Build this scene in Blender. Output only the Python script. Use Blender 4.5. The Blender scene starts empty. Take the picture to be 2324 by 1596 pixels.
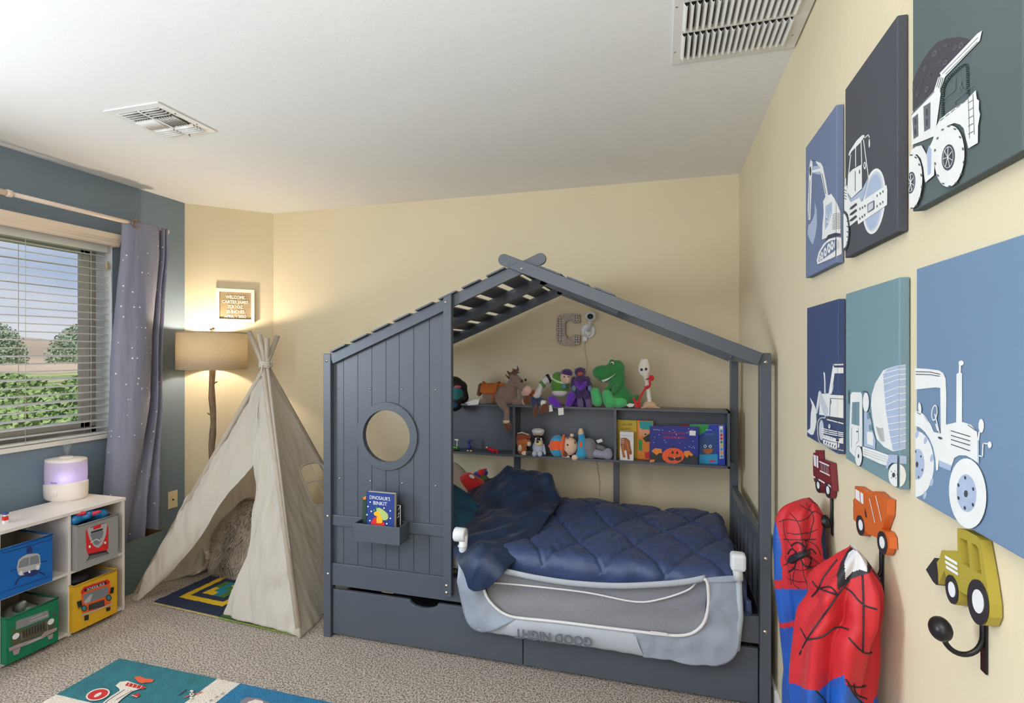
import bpy, bmesh, math, random
from mathutils import Vector, Matrix, noise
random.seed(7)
SC = bpy.context.scene
COL = SC.collection
PI = math.pi
# ---------------------------------------------------------------- camera
YAW = math.radians(15.8); FPX = 1192.0; EYE = 1.40; CX, CY = 1162.0, 799.0
CA, SA = math.cos(YAW), math.sin(YAW)
cam_d = bpy.data.cameras.new('camera'); cam = bpy.data.objects.new('camera', cam_d); COL.objects.link(cam)
cam_d.sensor_width = 36.0; cam_d.lens = FPX / 2324.0 * 36.0; cam_d.clip_start = 0.02; cam_d.clip_end = 400
cam_d.shift_y = 1.0 / 2324.0
cam.location = (0, 0, EYE); cam.rotation_euler = (PI / 2, 0, YAW)
SC.camera = cam
# ---------------------------------------------------------------- view
SC.view_settings.view_transform = 'Standard'; SC.view_settings.look = 'None'
SC.view_settings.gamma = 1.0; SC.view_settings.exposure = -0.1; SC.view_settings.use_curve_mapping = False
SC.cycles.max_bounces = 8; SC.cycles.volume_bounces = 2; SC.cycles.diffuse_bounces = 5; SC.cycles.transparent_max_bounces = 16
SC.cycles.glossy_bounces = 3; SC.cycles.transmission_bounces = 6; SC.cycles.caustics_reflective = False
SC.cycles.caustics_refractive = False; SC.cycles.sample_clamp_indirect = 4.0
# ---------------------------------------------------------------- room constants
XR, XL, YB, ZC = 0.439, -3.19, 3.30, 2.437
CH = -2.79 - YB            # chamfer wall: x - y = CH
YREAR = -2.2
# ---------------------------------------------------------------- sky
def s2l(c):
    return tuple((v / 12.92 if v <= .04045 else ((v + .055) / 1.055) ** 2.4) for v in c)
def rgb(r, g, b):
    return s2l((r / 255, g / 255, b / 255)) + (1,)
wd = bpy.data.worlds.new('sky'); SC.world = wd; wd.use_nodes = True
nt = wd.node_tree; nt.nodes.clear()
wo = nt.nodes.new('ShaderNodeOutputWorld'); bg = nt.nodes.new('ShaderNodeBackground')
tc = nt.nodes.new('ShaderNodeTexCoord'); mp = nt.nodes.new('ShaderNodeMapping'); nz = nt.nodes.new('ShaderNodeTexNoise')
cr = nt.nodes.new('ShaderNodeValToRGB')
mp.inputs['Scale'].default_value = (1, 1, 4); nz.inputs['Scale'].default_value = 3.2; nz.inputs['Detail'].default_value = 6
nt.links.new(tc.outputs['Generated'], mp.inputs['Vector']); nt.links.new(mp.outputs[0], nz.inputs['Vector'])
nt.links.new(nz.outputs[0], cr.inputs[0])
cr.color_ramp.elements[0].position = .36; cr.color_ramp.elements[0].color = rgb(190, 208, 238)
cr.color_ramp.elements[1].position = .66; cr.color_ramp.elements[1].color = rgb(240, 244, 252)
nt.links.new(cr.outputs[0], bg.inputs[0]); bg.inputs[1].default_value = 1.0; nt.links.new(bg.outputs[0], wo.inputs[0])
# ---------------------------------------------------------------- lights
def area(name, loc, rot, sx, sy, power, col, spread=PI):
    d = bpy.data.lights.new(name, 'AREA'); d.shape = 'RECTANGLE'; d.size = sx; d.size_y = sy
    d.energy = power; d.color = col; d.spread = spread
    o = bpy.data.objects.new(name, d); COL.objects.link(o); o.location = loc; o.rotation_euler = rot
    return o
# added area lights for daylight, set in unseen openings beside and behind the camera
area('side_daylight_fill', (XL - .04, .35, 1.5), (0, -PI / 2, 0), 1.1, 1.3, 104, (.80, .90, 1.0))
area('rear_daylight_fill', (-1.35, YREAR - .03, 1.45), (PI / 2, 0, 0), 2.6, 1.5, 40, (.96, .97, 1.0))
# fill light added behind the camera, aimed up to brighten the ceiling
area('ceiling_fill_light', (-.55, -.45, 1.75), (PI, 0, 0), .5, .5, 76, (.95, .98, 1.0))
sun_d = bpy.data.lights.new('sun', 'SUN'); sun_d.energy = 4.0; sun_d.angle = .02; sun_d.color = (1, .95, .86)
sun = bpy.data.objects.new('sun', sun_d); COL.objects.link(sun); sun.rotation_euler = (math.radians(35), math.radians(38), 0)

# ---------------------------------------------------------------- materials
MATS = {}
def mat(name, c, rough=.6, bump=0., bscale=60., var=0., vscale=8., metal=0., sheen=0., emit=None, estr=0., trans=0., coat=0., stretch=None, spec=.5, alpha=None, c2=None, sharp=None, transl=0.):
    if name in MATS: return MATS[name]
    m = bpy.data.materials.new(name); m.use_nodes = True; t = m.node_tree; N = t.nodes; L = t.links
    b = N['Principled BSDF']; col = rgb(*c)
    b.inputs['Base Color'].default_value = col; b.inputs['Roughness'].default_value = rough
    b.inputs['Metallic'].default_value = metal; b.inputs['Specular IOR Level'].default_value = spec
    if sheen: b.inputs['Sheen Weight'].default_value = sheen; b.inputs['Sheen Roughness'].default_value = .5
    if coat: b.inputs['Coat Weight'].default_value = coat
    if trans: b.inputs['Transmission Weight'].default_value = trans
    if emit: b.inputs['Emission Color'].default_value = rgb(*emit); b.inputs['Emission Strength'].default_value = estr
    if alpha is not None: b.inputs['Alpha'].default_value = alpha
    if var or bump or c2:
        tc = N.new('ShaderNodeTexCoord'); mp = N.new('ShaderNodeMapping'); L.new(tc.outputs['Object'], mp.inputs[0])
        if stretch: mp.inputs['Scale'].default_value = stretch
        if var or c2:
            n = N.new('ShaderNodeTexNoise'); n.inputs['Scale'].default_value = vscale; n.inputs['Detail'].default_value = 5
            L.new(mp.outputs[0], n.inputs['Vector']); r = N.new('ShaderNodeValToRGB'); L.new(n.outputs[0], r.inputs[0])
            if c2: a0, a1 = col, rgb(*c2)
            else:
                a0 = tuple(max(0, v * (1 - var)) for v in col[:3]) + (1,); a1 = tuple(min(1, v * (1 + var)) for v in col[:3]) + (1,)
            lo, hi = sharp or (.3, .7)
            r.color_ramp.elements[0].position = lo; r.color_ramp.elements[1].position = hi
            r.color_ramp.elements[0].color = a0; r.color_ramp.elements[1].color = a1
            L.new(r.outputs[0], b.inputs['Base Color'])
        if bump:
            n = N.new('ShaderNodeTexNoise'); n.inputs['Scale'].default_value = bscale; n.inputs['Detail'].default_value = 4
            L.new(mp.outputs[0], n.inputs['Vector']); bp = N.new('ShaderNodeBump'); bp.inputs['Strength'].default_value = bump
            bp.inputs['Distance'].default_value = .01
            L.new(n.outputs[0], bp.inputs['Height']); L.new(bp.outputs[0], b.inputs['Normal'])
    if transl:
        tr = N.new('ShaderNodeBsdfTranslucent'); mx = N.new('ShaderNodeMixShader'); mx.inputs[0].default_value = transl
        tr.inputs[0].default_value = col
        L.new(b.outputs[0], mx.inputs[1]); L.new(tr.outputs[0], mx.inputs[2]); L.new(mx.outputs[0], N['Material Output'].inputs[0])
    MATS[name] = m
    return m
def flat(name, r, g, b, rough=.55): return mat(name, (r, g, b), rough, var=.04, vscale=30)

# ---------------------------------------------------------------- pixel rays onto real planes
def ray(px, py):
    u = (px - CX) / FPX; v = (CY - py) / FPX
    return Vector((u * CA - SA, u * SA + CA, v))
def onx(px, py, X): r = ray(px, py); t = X / r.x; return Vector((X, r.y * t, EYE + r.z * t))
def ony(px, py, Y): r = ray(px, py); t = Y / r.y; return Vector((r.x * t, Y, EYE + r.z * t))
def onz(px, py, Z): r = ray(px, py); t = (Z - EYE) / r.z; return Vector((r.x * t, r.y * t, Z))
def onpl(px, py, p0, n):
    r = ray(px, py); o = Vector((0, 0, EYE)); t = (p0 - o).dot(n) / r.dot(n); return o + r * t
def oncham(px, py, off=0.):
    n = Vector((1, -1, 0)).normalized(); return onpl(px, py, Vector((-2.79, YB, 0)) + n * off, n)

# ---------------------------------------------------------------- mesh builder
class MB:
    def __init__(s): s.v = []; s.f = []; s.m = []; s.sm = []
    def add(s, vs, fs, mi=0, smooth=False):
        k = len(s.v); s.v += [Vector(p) for p in vs]
        for f in fs: s.f.append(tuple(i + k for i in f)); s.m.append(mi); s.sm.append(smooth)
        return s
    def box(s, a, b, mi=0, M=None):
        (x0, y0, z0), (x1, y1, z1) = a, b
        x0, x1 = min(x0, x1), max(x0, x1); y0, y1 = min(y0, y1), max(y0, y1); z0, z1 = min(z0, z1), max(z0, z1)
        vs = [Vector(p) for p in ((x0, y0, z0), (x1, y0, z0), (x1, y1, z0), (x0, y1, z0), (x0, y0, z1), (x1, y0, z1), (x1, y1, z1), (x0, y1, z1))]
        if M: vs = [M @ p for p in vs]
        return s.add(vs, ((0, 3, 2, 1), (4, 5, 6, 7), (0, 1, 5, 4), (1, 2, 6, 5), (2, 3, 7, 6), (3, 0, 4, 7)), mi)
    def hexa(s, lo, hi, mi=0):
        return s.add(list(lo) + list(hi), ((3, 2, 1, 0), (4, 5, 6, 7), (0, 1, 5, 4), (1, 2, 6, 5), (2, 3, 7, 6), (3, 0, 4, 7)), mi)
    def prism(s, pts, d, mi=0, side=None):
        """closed outline (3D points) pushed along vector d"""
        n = len(pts); d = Vector(d); a = [Vector(p) for p in pts]
        k = [p + d for p in a]
        s.add(a + k, [tuple(range(n))], mi); b = len(s.v) - 2 * n
        s.f.append(tuple(b + n + i for i in reversed(range(n)))); s.m.append(mi); s.sm.append(False)
        for i in range(n):
            j = (i + 1) % n
            s.f.append((b + i, b + n + i, b + n + j, b + j)); s.m.append(mi if side is None else side); s.sm.append(False)
        return s
    def ngon(s, pts, mi=0): return s.add(pts, [tuple(range(len(pts)))], mi)
    def grid(s, P, mi=0, smooth=True, wrap=False, mf=None):
        n, m = len(P), len(P[0]); vs = [p for r in P for p in r]; fs = []; k = len(s.v)
        s.v += [Vector(p) for p in vs]
        for i in range(n - 1):
            for j in range(m if wrap else m - 1):
                j2 = (j + 1) % m
                s.f.append((k + i * m + j, k + i * m + j2, k + (i + 1) * m + j2, k + (i + 1) * m + j))
                s.m.append(mf(i, j) if mf else mi); s.sm.append(smooth)
        return s
    def tube(s, pts, r, seg=10, mi=0, cap=True):
        pts = [Vector(p) for p in pts]; n = len(pts); rs = r if isinstance(r, (list, tuple)) else [r] * n
        rings = []; up = None
        for i, p in enumerate(pts):
            t = (pts[min(i + 1, n - 1)] - pts[max(i - 1, 0)]).normalized()
            if up is None: up = t.orthogonal().normalized()
            up = (up - t * up.dot(t)); up = up.normalized() if up.length > 1e-6 else t.orthogonal().normalized()
            w = t.cross(up)
            rings.append([p + (up * math.cos(a) + w * math.sin(a)) * rs[i] for a in (2 * PI * k / seg for k in range(seg))])
        k = len(s.v); s.grid(rings, mi, True, True)
        if cap:
            s.f.append(tuple(k + j for j in reversed(range(seg)))); s.m.append(mi); s.sm.append(False)
            b = k + (n - 1) * seg
            s.f.append(tuple(b + j for j in range(seg))); s.m.append(mi); s.sm.append(False)
        return s
    def lathe(s, prof, c, seg=32, mi=0, sx=1., sy=1., axis='z'):
        c = Vector(c); R = []
        for r, h in prof:
            row = []
            for k in range(seg):
                a = 2 * PI * k / seg; x, y = math.cos(a) * r * sx, math.sin(a) * r * sy
                p = Vector((x, y, h)) if axis == 'z' else (Vector((h, x, y)) if axis == 'x' else Vector((x, h, y)))
                row.append(c + p)
            R.append(row)
        return s.grid(R, mi, True, True)
    def ell(s, c, r, mi=0, seg=20, rings=12, M=None):
        c = Vector(c); r = (r, r, r) if not isinstance(r, (tuple, list)) else r
        R = []
        for i in range(rings + 1):
            t = PI * i / rings
            row = []
            for k in range(seg):
                a = 2 * PI * k / seg
                p = Vector((math.sin(t) * math.cos(a) * r[0], math.sin(t) * math.sin(a) * r[1], -math.cos(t) * r[2]))
                if M: p = M @ p
                row.append(c + p)
            R.append(row)
        return s.grid(R, mi, True, True)
    def cap(s, p, q, r1, r2=None, mi=0, seg=14):
        r2 = r1 if r2 is None else r2; p, q = Vector(p), Vector(q); d = q - p; L = d.length
        if L < 1e-6: return s.ell(p, r1, mi)
        d.normalize(); pts = []; rs = []
        for k in range(5): a = PI / 2 * k / 4; pts.append(p - d * r1 * math.cos(a)); rs.append(max(r1 * math.sin(a), r1 * .02))
        for k in range(1, 5): a = PI / 2 * k / 4; pts.append(q + d * r2 * math.sin(a)); rs.append(max(r2 * math.cos(a), r2 * .02))
        pts.insert(5, q); rs.insert(5, r2)
        return s.tube(pts, rs, seg, mi)
    def stroke(s, pts, w, n, mi=0, lift=0.):
        """flat ribbon of width w along pts on a surface of normal n"""
        n = Vector(n).normalized(); pts = [Vector(p) + n * lift for p in pts]; A = []; B = []
        for i, p in enumerate(pts):
            t = (pts[min(i + 1, len(pts) - 1)] - pts[max(i - 1, 0)]).normalized(); o = n.cross(t) * (w / 2)
            A.append(p - o); B.append(p + o)
        return s.grid([A, B], mi, False)
    def text(s, body, size, org, ux, uy, mi=0, align='CENTER', ext=.0006, bold=0., sx=1.):
        cu = bpy.data.curves.new('t', 'FONT'); cu.body = body; cu.size = size; cu.align_x = align; cu.extrude = ext; cu.offset = bold
        cu.resolution_u = 3
        o = bpy.data.objects.new('t', cu); COL.objects.link(o)
        dg = bpy.context.evaluated_depsgraph_get(); me = o.evaluated_get(dg).to_mesh()
        ux, uy = Vector(ux).normalized(), Vector(uy).normalized(); un = ux.cross(uy); org = Vector(org)
        s.add([org + ux * v.co.x * sx + uy * v.co.y + un * (v.co.z + ext) for v in me.vertices], [tuple(p.vertices) for p in me.polygons], mi)
        o.evaluated_get(dg).to_mesh_clear(); bpy.data.objects.remove(o); bpy.data.curves.remove(cu)
        return s

def _new(name, mb, mats, org):
    me = bpy.data.meshes.new(name)
    me.from_pydata([tuple(p - org) for p in mb.v], [], mb.f)
    for m in (mats if isinstance(mats, (list, tuple)) else [mats]): me.materials.append(m)
    for p, mi, sm in zip(me.polygons, mb.m, mb.sm): p.material_index = mi; p.use_smooth = sm
    me.validate(); me.update()
    o = bpy.data.objects.new(name, me); COL.objects.link(o)
    return o
def tag(o, label=None, cat=None, group=None, kind=None):
    if label: o['label'] = label
    if cat: o['category'] = cat
    if group: o['group'] = group
    if kind: o['kind'] = kind
    return o
def thing(name, label, cat, loc=(0, 0, 0), group=None):
    o = bpy.data.objects.new(name, None); COL.objects.link(o); o.location = loc; o.empty_display_size = .05
    return tag(o, label, cat, group)
def root_loc(o):
    while o.parent: o = o.parent
    return Vector(o.location)
def fixn(o):
    bm = bmesh.new(); bm.from_mesh(o.data); bmesh.ops.recalc_face_normals(bm, faces=bm.faces); bm.to_mesh(o.data); bm.free()
def bevel(o, w, seg=2):
    md = o.modifiers.new('bevel', 'BEVEL'); md.width = w; md.segments = seg; md.limit_method = 'ANGLE'; md.angle_limit = .6
    md.harden_normals = False
def part(name, mb, mats, parent, bev=0., label=None, fix=True):
    o = _new(name, mb, mats, root_loc(parent)); o.parent = parent
    if fix: fixn(o)
    if bev: bevel(o, bev)
    if label: o['label'] = label
    return o
def single(name, mb, mats, label, cat, loc=(0, 0, 0), group=None, bev=0., kind=None, fix=True):
    o = _new(name, mb, mats, Vector(loc)); o.location = loc
    if fix: fixn(o)
    if bev: bevel(o, bev)
    return tag(o, label, cat, group, kind)
def struct(name, mb, mats, fix=False, parent=None, bev=0.):
    o = _new(name, mb, mats, Vector((0, 0, 0)))
    if fix: fixn(o)
    if bev: bevel(o, bev)
    if parent: o.parent = parent
    else: o['kind'] = 'structure'
    return o
def solid(o, t, off=0.):
    md = o.modifiers.new('solid', 'SOLIDIFY'); md.thickness = t; md.offset = off
    return o
def plush(mb, vox=.006, sm=4):
    """melts overlapping rounded volumes into one continuous skin; returns a new MB"""
    o = _new('tmp', mb, [], Vector((0, 0, 0))); fixn(o)
    r = o.modifiers.new('r', 'REMESH'); r.mode = 'VOXEL'; r.voxel_size = vox
    q = o.modifiers.new('s', 'SMOOTH'); q.iterations = sm; q.factor = .5
    dg = bpy.context.evaluated_depsgraph_get(); me = o.evaluated_get(dg).to_mesh(); out = MB()
    out.add([v.co.copy() for v in me.vertices], [tuple(p.vertices) for p in me.polygons], 0, True)
    o.evaluated_get(dg).to_mesh_clear(); d = o.data; bpy.data.objects.remove(o); bpy.data.meshes.remove(d)
    return out
def rs(pts, n):
    """resample a polyline to n points (Catmull-Rom smoothed)"""
    P = [Vector(p) for p in pts]
    if len(P) > 2:
        Q = []
        for i in range(len(P) - 1):
            a, b, c, d = P[max(i - 1, 0)], P[i], P[i + 1], P[min(i + 2, len(P) - 1)]
            for k in range(8):
                t = k / 8
                Q.append(.5 * ((2 * b) + (c - a) * t + (2 * a - 5 * b + 4 * c - d) * t * t + (3 * b - a - 3 * c + d) * t ** 3))
        Q.append(P[-1]); P = Q
    L = [0]
    for i in range(1, len(P)): L.append(L[-1] + (P[i] - P[i - 1]).length)
    out = []; k = 0
    for i in range(n):
        s = L[-1] * i / (n - 1)
        while k < len(P) - 2 and L[k + 1] < s: k += 1
        t = (s - L[k]) / max(L[k + 1] - L[k], 1e-9); out.append(P[k].lerp(P[k + 1], min(max(t, 0), 1)))
    return out
def loft(curves, n, m, disp=None):
    """grid through a list of curves: m samples along each, n rows between first and last"""
    C = [rs(c, m) for c in curves]; cols = [rs([c[j] for c in C], n) if len(C) > 1 else None for j in range(m)]
    P = [[cols[j][i] for j in range(m)] for i in range(n)]
    if disp:
        Q = []
        for i in range(n):
            row = []
            for j in range(m):
                a = P[min(i + 1, n - 1)][j] - P[max(i - 1, 0)][j]; b = P[i][min(j + 1, m - 1)] - P[i][max(j - 1, 0)]
                nn = a.cross(b); nn = nn.normalized() if nn.length > 1e-12 else Vector((0, 0, 1))
                row.append(P[i][j] + nn * disp(i / (n - 1), j / (m - 1), P[i][j]))
            Q.append(row)
        P = Q
    return P
def fbm(x, y, z=0., o=4):
    return noise.fractal(Vector((x, y, z)), .6, 2.1, o)
def arc(c, r, u, v, a0=0., a1=2 * PI, n=28, ry=None):
    c, u, v = Vector(c), Vector(u), Vector(v); ry = r if ry is None else ry
    full = abs(a1 - a0 - 2 * PI) < 1e-6; k = n if full else n - 1
    return [c + u * math.cos(a0 + (a1 - a0) * i / k) * r + v * math.sin(a0 + (a1 - a0) * i / k) * ry for i in range(n)]
X, Y, Z = Vector((1, 0, 0)), Vector((0, 1, 0)), Vector((0, 0, 1))
# ================================================================ the room
m_yel = mat('yellow_wall_paint', (215, 202, 172), .75, bump=.10, bscale=70, var=.015, vscale=3)
m_blue = mat('blue_wall_paint', (112, 128, 142), .6, bump=.10, bscale=70, var=.015, vscale=3)
m_ceil = mat('ceiling_paint', (236, 235, 234), .85, bump=.12, bscale=26, var=.01, vscale=3)
m_white = mat('white_trim', (236, 232, 226), .45, var=.02, vscale=6)
m_carpet = mat('carpet_pile', (122, 104, 90), .95, bump=1.0, bscale=170, sheen=.15, spec=.1, c2=(230, 216, 202), vscale=135, sharp=(.38, .58))
bp = [n for n in m_carpet.node_tree.nodes if n.type == 'BUMP'][0]; bp.inputs['Distance'].default_value = .02

# carpet: a gently uneven surface with short pile relief
mb = MB(); nx, ny = 90, 130
P = [[Vector((XL - .02 + (XR - XL + .04) * j / nx, YREAR - .02 + (YB - YREAR + .04) * i / ny, 0)) for j in range(nx + 1)] for i in range(ny + 1)]
for r in P:
    for p in r: p.z = .0015 * fbm(p.x * 9, p.y * 9)
mb.grid(P); struct('floor', mb, m_carpet)
mb = MB().box((XL - .3, YREAR - .2, ZC), (XR + .2, YB + .2, ZC + .1)); struct('ceiling', mb, m_ceil)
mb = MB().box((-2.79, YB, -.02), (XR + .12, YB + .12, ZC + .02)); struct('wall_back', mb, m_yel)
mb = MB().box((XR, YREAR, -.02), (XR + .12, YB + .12, ZC + .02)); struct('wall_right', mb, m_yel)
yc = XL - CH   # where the chamfer meets the blue wall
mb = MB().prism([(-2.79, YB, -.02), (XL, yc, -.02), (XL - .1, yc + .1, -.02), (-2.79, YB + .14, -.02)], (0, 0, ZC + .04)); struct('wall_corner', mb, m_yel, True)
# blue wall: window in view, plus an opening added for the area light
W1 = (1.0, 2.398, .905, 2.045); W2 = (-.55, .70, .905, 2.10)
WT = .15
mb = MB()
def wallx(a, b, z0, z1): mb.box((XL - WT, a, z0), (XL, b, z1))
wallx(YREAR, W2[0], -.02, ZC + .02); wallx(W2[0], W2[1], -.02, W2[2]); wallx(W2[0], W2[1], W2[3], ZC + .02)
wallx(W2[1], W1[0], -.02, ZC + .02); wallx(W1[0], W1[1], -.02, W1[2]); wallx(W1[0], W1[1], W1[3], ZC + .02); wallx(W1[1], yc + .001, -.02, ZC + .02)
mb.v = [Vector((p.x, min(p.y, yc), p.z)) if p.x > XL - .001 else p for p in mb.v]
struct('wall_left', mb, m_blue)
# rear wall with an opening added for the area light
mb = MB(); RW = (-2.65, -.05, .7, 2.2)
mb.box((XL - WT, YREAR - .12, -.02), (RW[0], YREAR, ZC + .02)); mb.box((RW[1], YREAR - .12, -.02), (XR + .12, YREAR, ZC + .02))
mb.box((RW[0], YREAR - .12, -.02), (RW[1], YREAR, RW[2])); mb.box((RW[0], YREAR - .12, RW[3]), (RW[1], YREAR, ZC + .02)); struct('wall_rear', mb, m_yel)
# baseboards
bbh = .085
mb = MB().box((-2.79, YB - .014, 0), (XR, YB, bbh)); struct('baseboard_back', mb, m_white, bev=.004)
mb = MB().box((XR - .014, YREAR, 0), (XR, YB, bbh)); struct('baseboard_right', mb, m_white, bev=.004)
mb = MB().box((XL, YREAR, 0), (XL + .014, yc, bbh)); struct('baseboard_left', mb, m_white, bev=.004)
d = Vector((1, -1, 0)).normalized() * .014
mb = MB().prism([Vector((-2.79, YB, 0)), Vector((XL, yc, 0)), Vector((XL, yc, 0)) + d, Vector((-2.79, YB, 0)) + d], (0, 0, bbh)); struct('baseboard_corner', mb, m_white, True, bev=.004)

# ---- window 1 (in view): frame, sliding sash, panes, insect screen
m_frame = mat('window_frame_vinyl', (205, 200, 192), .4)
m_bronze = mat('window_track_bronze', (168, 160, 152), .4)
def glassmat():
    m = bpy.data.materials.new('window_glass'); m.use_nodes = True; t = m.node_tree; N = t.nodes; N.clear()
    o = N.new('ShaderNodeOutputMaterial'); g = N.new('ShaderNodeBsdfGlossy'); tr = N.new('ShaderNodeBsdfTransparent'); mx = N.new('ShaderNodeMixShader')
    fr = N.new('ShaderNodeFresnel'); fr.inputs[0].default_value = 1.25; g.inputs['Roughness'].default_value = .02
    t.links.new(fr.outputs[0], mx.inputs[0]); t.links.new(tr.outputs[0], mx.inputs[1]); t.links.new(g.outputs[0], mx.inputs[2]); t.links.new(mx.outputs[0], o.inputs[0])
    return m
def screenmat(name, opac, c, scale):
    m = bpy.data.materials.new(name); m.use_nodes = True; t = m.node_tree; N = t.nodes; b = N['Principled BSDF']
    b.inputs['Base Color'].default_value = rgb(*c); b.inputs['Roughness'].default_value = .8
    tc = N.new('ShaderNodeTexCoord'); ck = N.new('ShaderNodeTexNoise'); ck.inputs['Scale'].default_value = scale
    r = N.new('ShaderNodeMapRange'); r.inputs[1].default_value = .3; r.inputs[2].default_value = .7; r.inputs[3].default_value = opac * .7; r.inputs[4].default_value = min(1, opac * 1.3)
    t.links.new(tc.outputs['Object'], ck.inputs['Vector']); t.links.new(ck.outputs[0], r.inputs[0]); t.links.new(r.outputs[0], b.inputs['Alpha'])
    return m
m_glass = glassmat(); m_screen = screenmat('insect_screen', .14, (150, 155, 165), 400)
XG = XL - .14
mb = MB(); y0, y1, z0, z1 = W1
mb.box((XG - .035, y0, z0), (XG + .01, y1, z0 + .045)); mb.box((XG - .035, y0, z1 - .03), (XG + .01, y1, z1))
mb.box((XG - .035, y1 - .035, z0), (XG + .01, y1, z1)); mb.box((XG - .035, y0, z0), (XG + .01, y0 + .035, z1))
w1 = struct('window_1', mb, m_bronze)
mb = MB(); ym = 1.66
for a, b in ((y1 - .085, y1 - .036), (ym - .02, ym + .03)): mb.box((XG - .022, a, z0 + .045), (XG + .004, b, z1 - .03))
mb.box((XG - .022, ym, z0 + .045), (XG + .004, y1 - .036, z0 + .085)); mb.box((XG - .022, ym, z1 - .06), (XG + .004, y1 - .036, z1 - .03))
struct('window_sash', mb, m_frame, parent=w1)
mb = MB().box((XG - .012, ym, z0 + .08), (XG - .008, y1 - .08, z1 - .05)); struct('window_pane', mb, m_glass, parent=w1)
mb = MB().box((XG - .026, y0 + .03, z0 + .04), (XG - .022, ym, z1 - .03)); struct('window_pane', mb, m_glass, parent=w1)
mb = MB().ngon([(XG - .034, ym, z0 + .04), (XG - .034, y1 - .03, z0 + .04), (XG - .034, y1 - .03, z1 - .03), (XG - .034, ym, z1 - .03)]); struct('insect_screen', mb, m_screen, parent=w1)
mb = MB().box((XL - WT + .03, y0, z0 - .02), (XL + .012, y1 + .0, z0 + .004)); struct('window_sill', mb, m_white, parent=w1, bev=.003)
mb = MB().box((XG + .012, y1 - .004, z0), (XL - .0005, y1 - .0002, z1)).box((XG + .012, y0, z1 - .004), (XL - .0005, y1, z1 - .0002)); struct('window_reveal', mb, mat('reveal_paint', (226, 232, 238), .6), parent=w1)
# unseen windows beside and behind the camera: frames added round the area lights' openings
y0, y1, z0, z1 = W2; mb = MB()
for a, b in (((y0, z0), (y1, z0 + .04)), ((y0, z1 - .04), (y1, z1)), ((y0, z0), (y0 + .04, z1)), ((y1 - .04, z0), (y1, z1))):
    mb.box((XL - .14, a[0], a[1]), (XL - .10, b[0], b[1]))
struct('unseen_window_2', mb, m_frame)
x0, x1, z0, z1 = RW; mb = MB()
for a, b in (((x0, z0), (x1, z0 + .04)), ((x0, z1 - .04), (x1, z1)), ((x0, z0), (x0 + .04, z1)), ((x1 - .04, z0), (x1, z1))):
    mb.box((a[0], YREAR - .12, a[1]), (b[0], YREAR - .08, b[1]))
struct('unseen_window_3', mb, m_frame)

# ================================================================ outside the window
m_grass = mat('outdoor_grass', (112, 150, 74), .9, bump=.6, bscale=4, c2=(196, 186, 140), vscale=.35, sharp=(.42, .66))
m_hill = mat('dry_hillside', (150, 134, 118), .95, bump=.6, bscale=.6, c2=(196, 176, 156), vscale=.12)
mb = MB(); P = []
for i in range(50):
    r = []
    for j in range(50):
        x = -4.2 - 60 * (i / 49) ** 1.5; y = -20 + 80 * j / 49
        r.append(Vector((x, y, -.45 + .12 * fbm(x * .3, y * .3))))
    P.append(r)
mb.grid(P); single('lawn', mb, m_grass, 'sunlit green lawn with dry patches outside the window', 'lawn', kind='stuff')
mb = MB(); P = []
for i in range(16):
    r = []
    for j in range(50):
        y = -10 + 95 * j / 49; t = i / 15; x = -52 - 22 * t
        r.append(Vector((x, y, -.6 + 3.6 * math.sin(t * PI / 2) + .8 * t * fbm(x * .1, y * .1))))
    P.append(r)
mb.grid(P); single('hillside', mb, m_hill, 'low brown dry hillside far beyond the lawn', 'hill', kind='stuff')
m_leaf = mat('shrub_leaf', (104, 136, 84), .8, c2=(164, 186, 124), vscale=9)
m_leaf2 = mat('hazed_tree_leaf', (124, 142, 124), .8, c2=(156, 170, 146), vscale=6)  # distance haze mixed into the pale leaf colour
m_bark = mat('bark', (118, 88, 66), .9, bump=.5, bscale=30)
def foliage(c, r, n, leaf, seed):
    R = random.Random(seed); f = MB(); c = Vector(c)
    for k in range(n):
        d = Vector((R.gauss(0, 1), R.gauss(0, 1), R.gauss(0, 1))).normalized(); d.z = abs(d.z) * .95 - .1
        q = c + Vector((d.x * r[0], d.y * r[1], d.z * r[2])) * (R.random() ** .35)
        a = Vector((R.uniform(-1, 1), R.uniform(-1, 1), R.uniform(-1, 1))).normalized(); b = a.orthogonal().normalized() * leaf * .5; a *= leaf
        f.add([q, q + a * .5 + b, q + a, q + a * .5 - b], [(0, 1, 2, 3)])
    return f
# (distance, pixel column, size): shrubs on the lawn, trees on the rise
def shrub(x, y, r, h, lab, seed, mt=m_leaf, nm='shrub', cat='shrub'):
    t = thing(nm, lab, cat, (x, y, -.45), 'plants outside the window')
    part('foliage', foliage((x, y, -.45 + h * .35), (r, r, h * .65), int(2600 + 1500 * r), .085 + .02 * r, seed), mt, t, fix=False)
    q = MB().tube([(x, y, -.5), (x + .03, y, -.45 + h * .5)], [.06, .03], 8); part('trunk', q, m_bark, t)
shrub(-12.5, 8.4, 1.1, 1.25, 'bright green shrub nearest the window, seen between the blind slats', 1)
shrub(-14.5, 11.6, 1.3, 1.35, 'bright green shrub seen at the right edge of the window', 2)
shrub(-17.5, 13.2, 1.4, 1.55, 'rounded green shrub standing behind the nearer shrubs', 3)
shrub(-16.5, 9.4, 1.3, 1.45, 'rounded green shrub at the left edge of the window', 4)
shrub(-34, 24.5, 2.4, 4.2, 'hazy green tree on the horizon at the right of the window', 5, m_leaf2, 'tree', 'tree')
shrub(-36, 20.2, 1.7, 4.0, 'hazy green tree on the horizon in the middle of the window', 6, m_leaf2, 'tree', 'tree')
p = onz(57, 985, -.45)
mb = MB().tube([p, p + Vector((0, 0, .5))], [.16, .15], 10)
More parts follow.
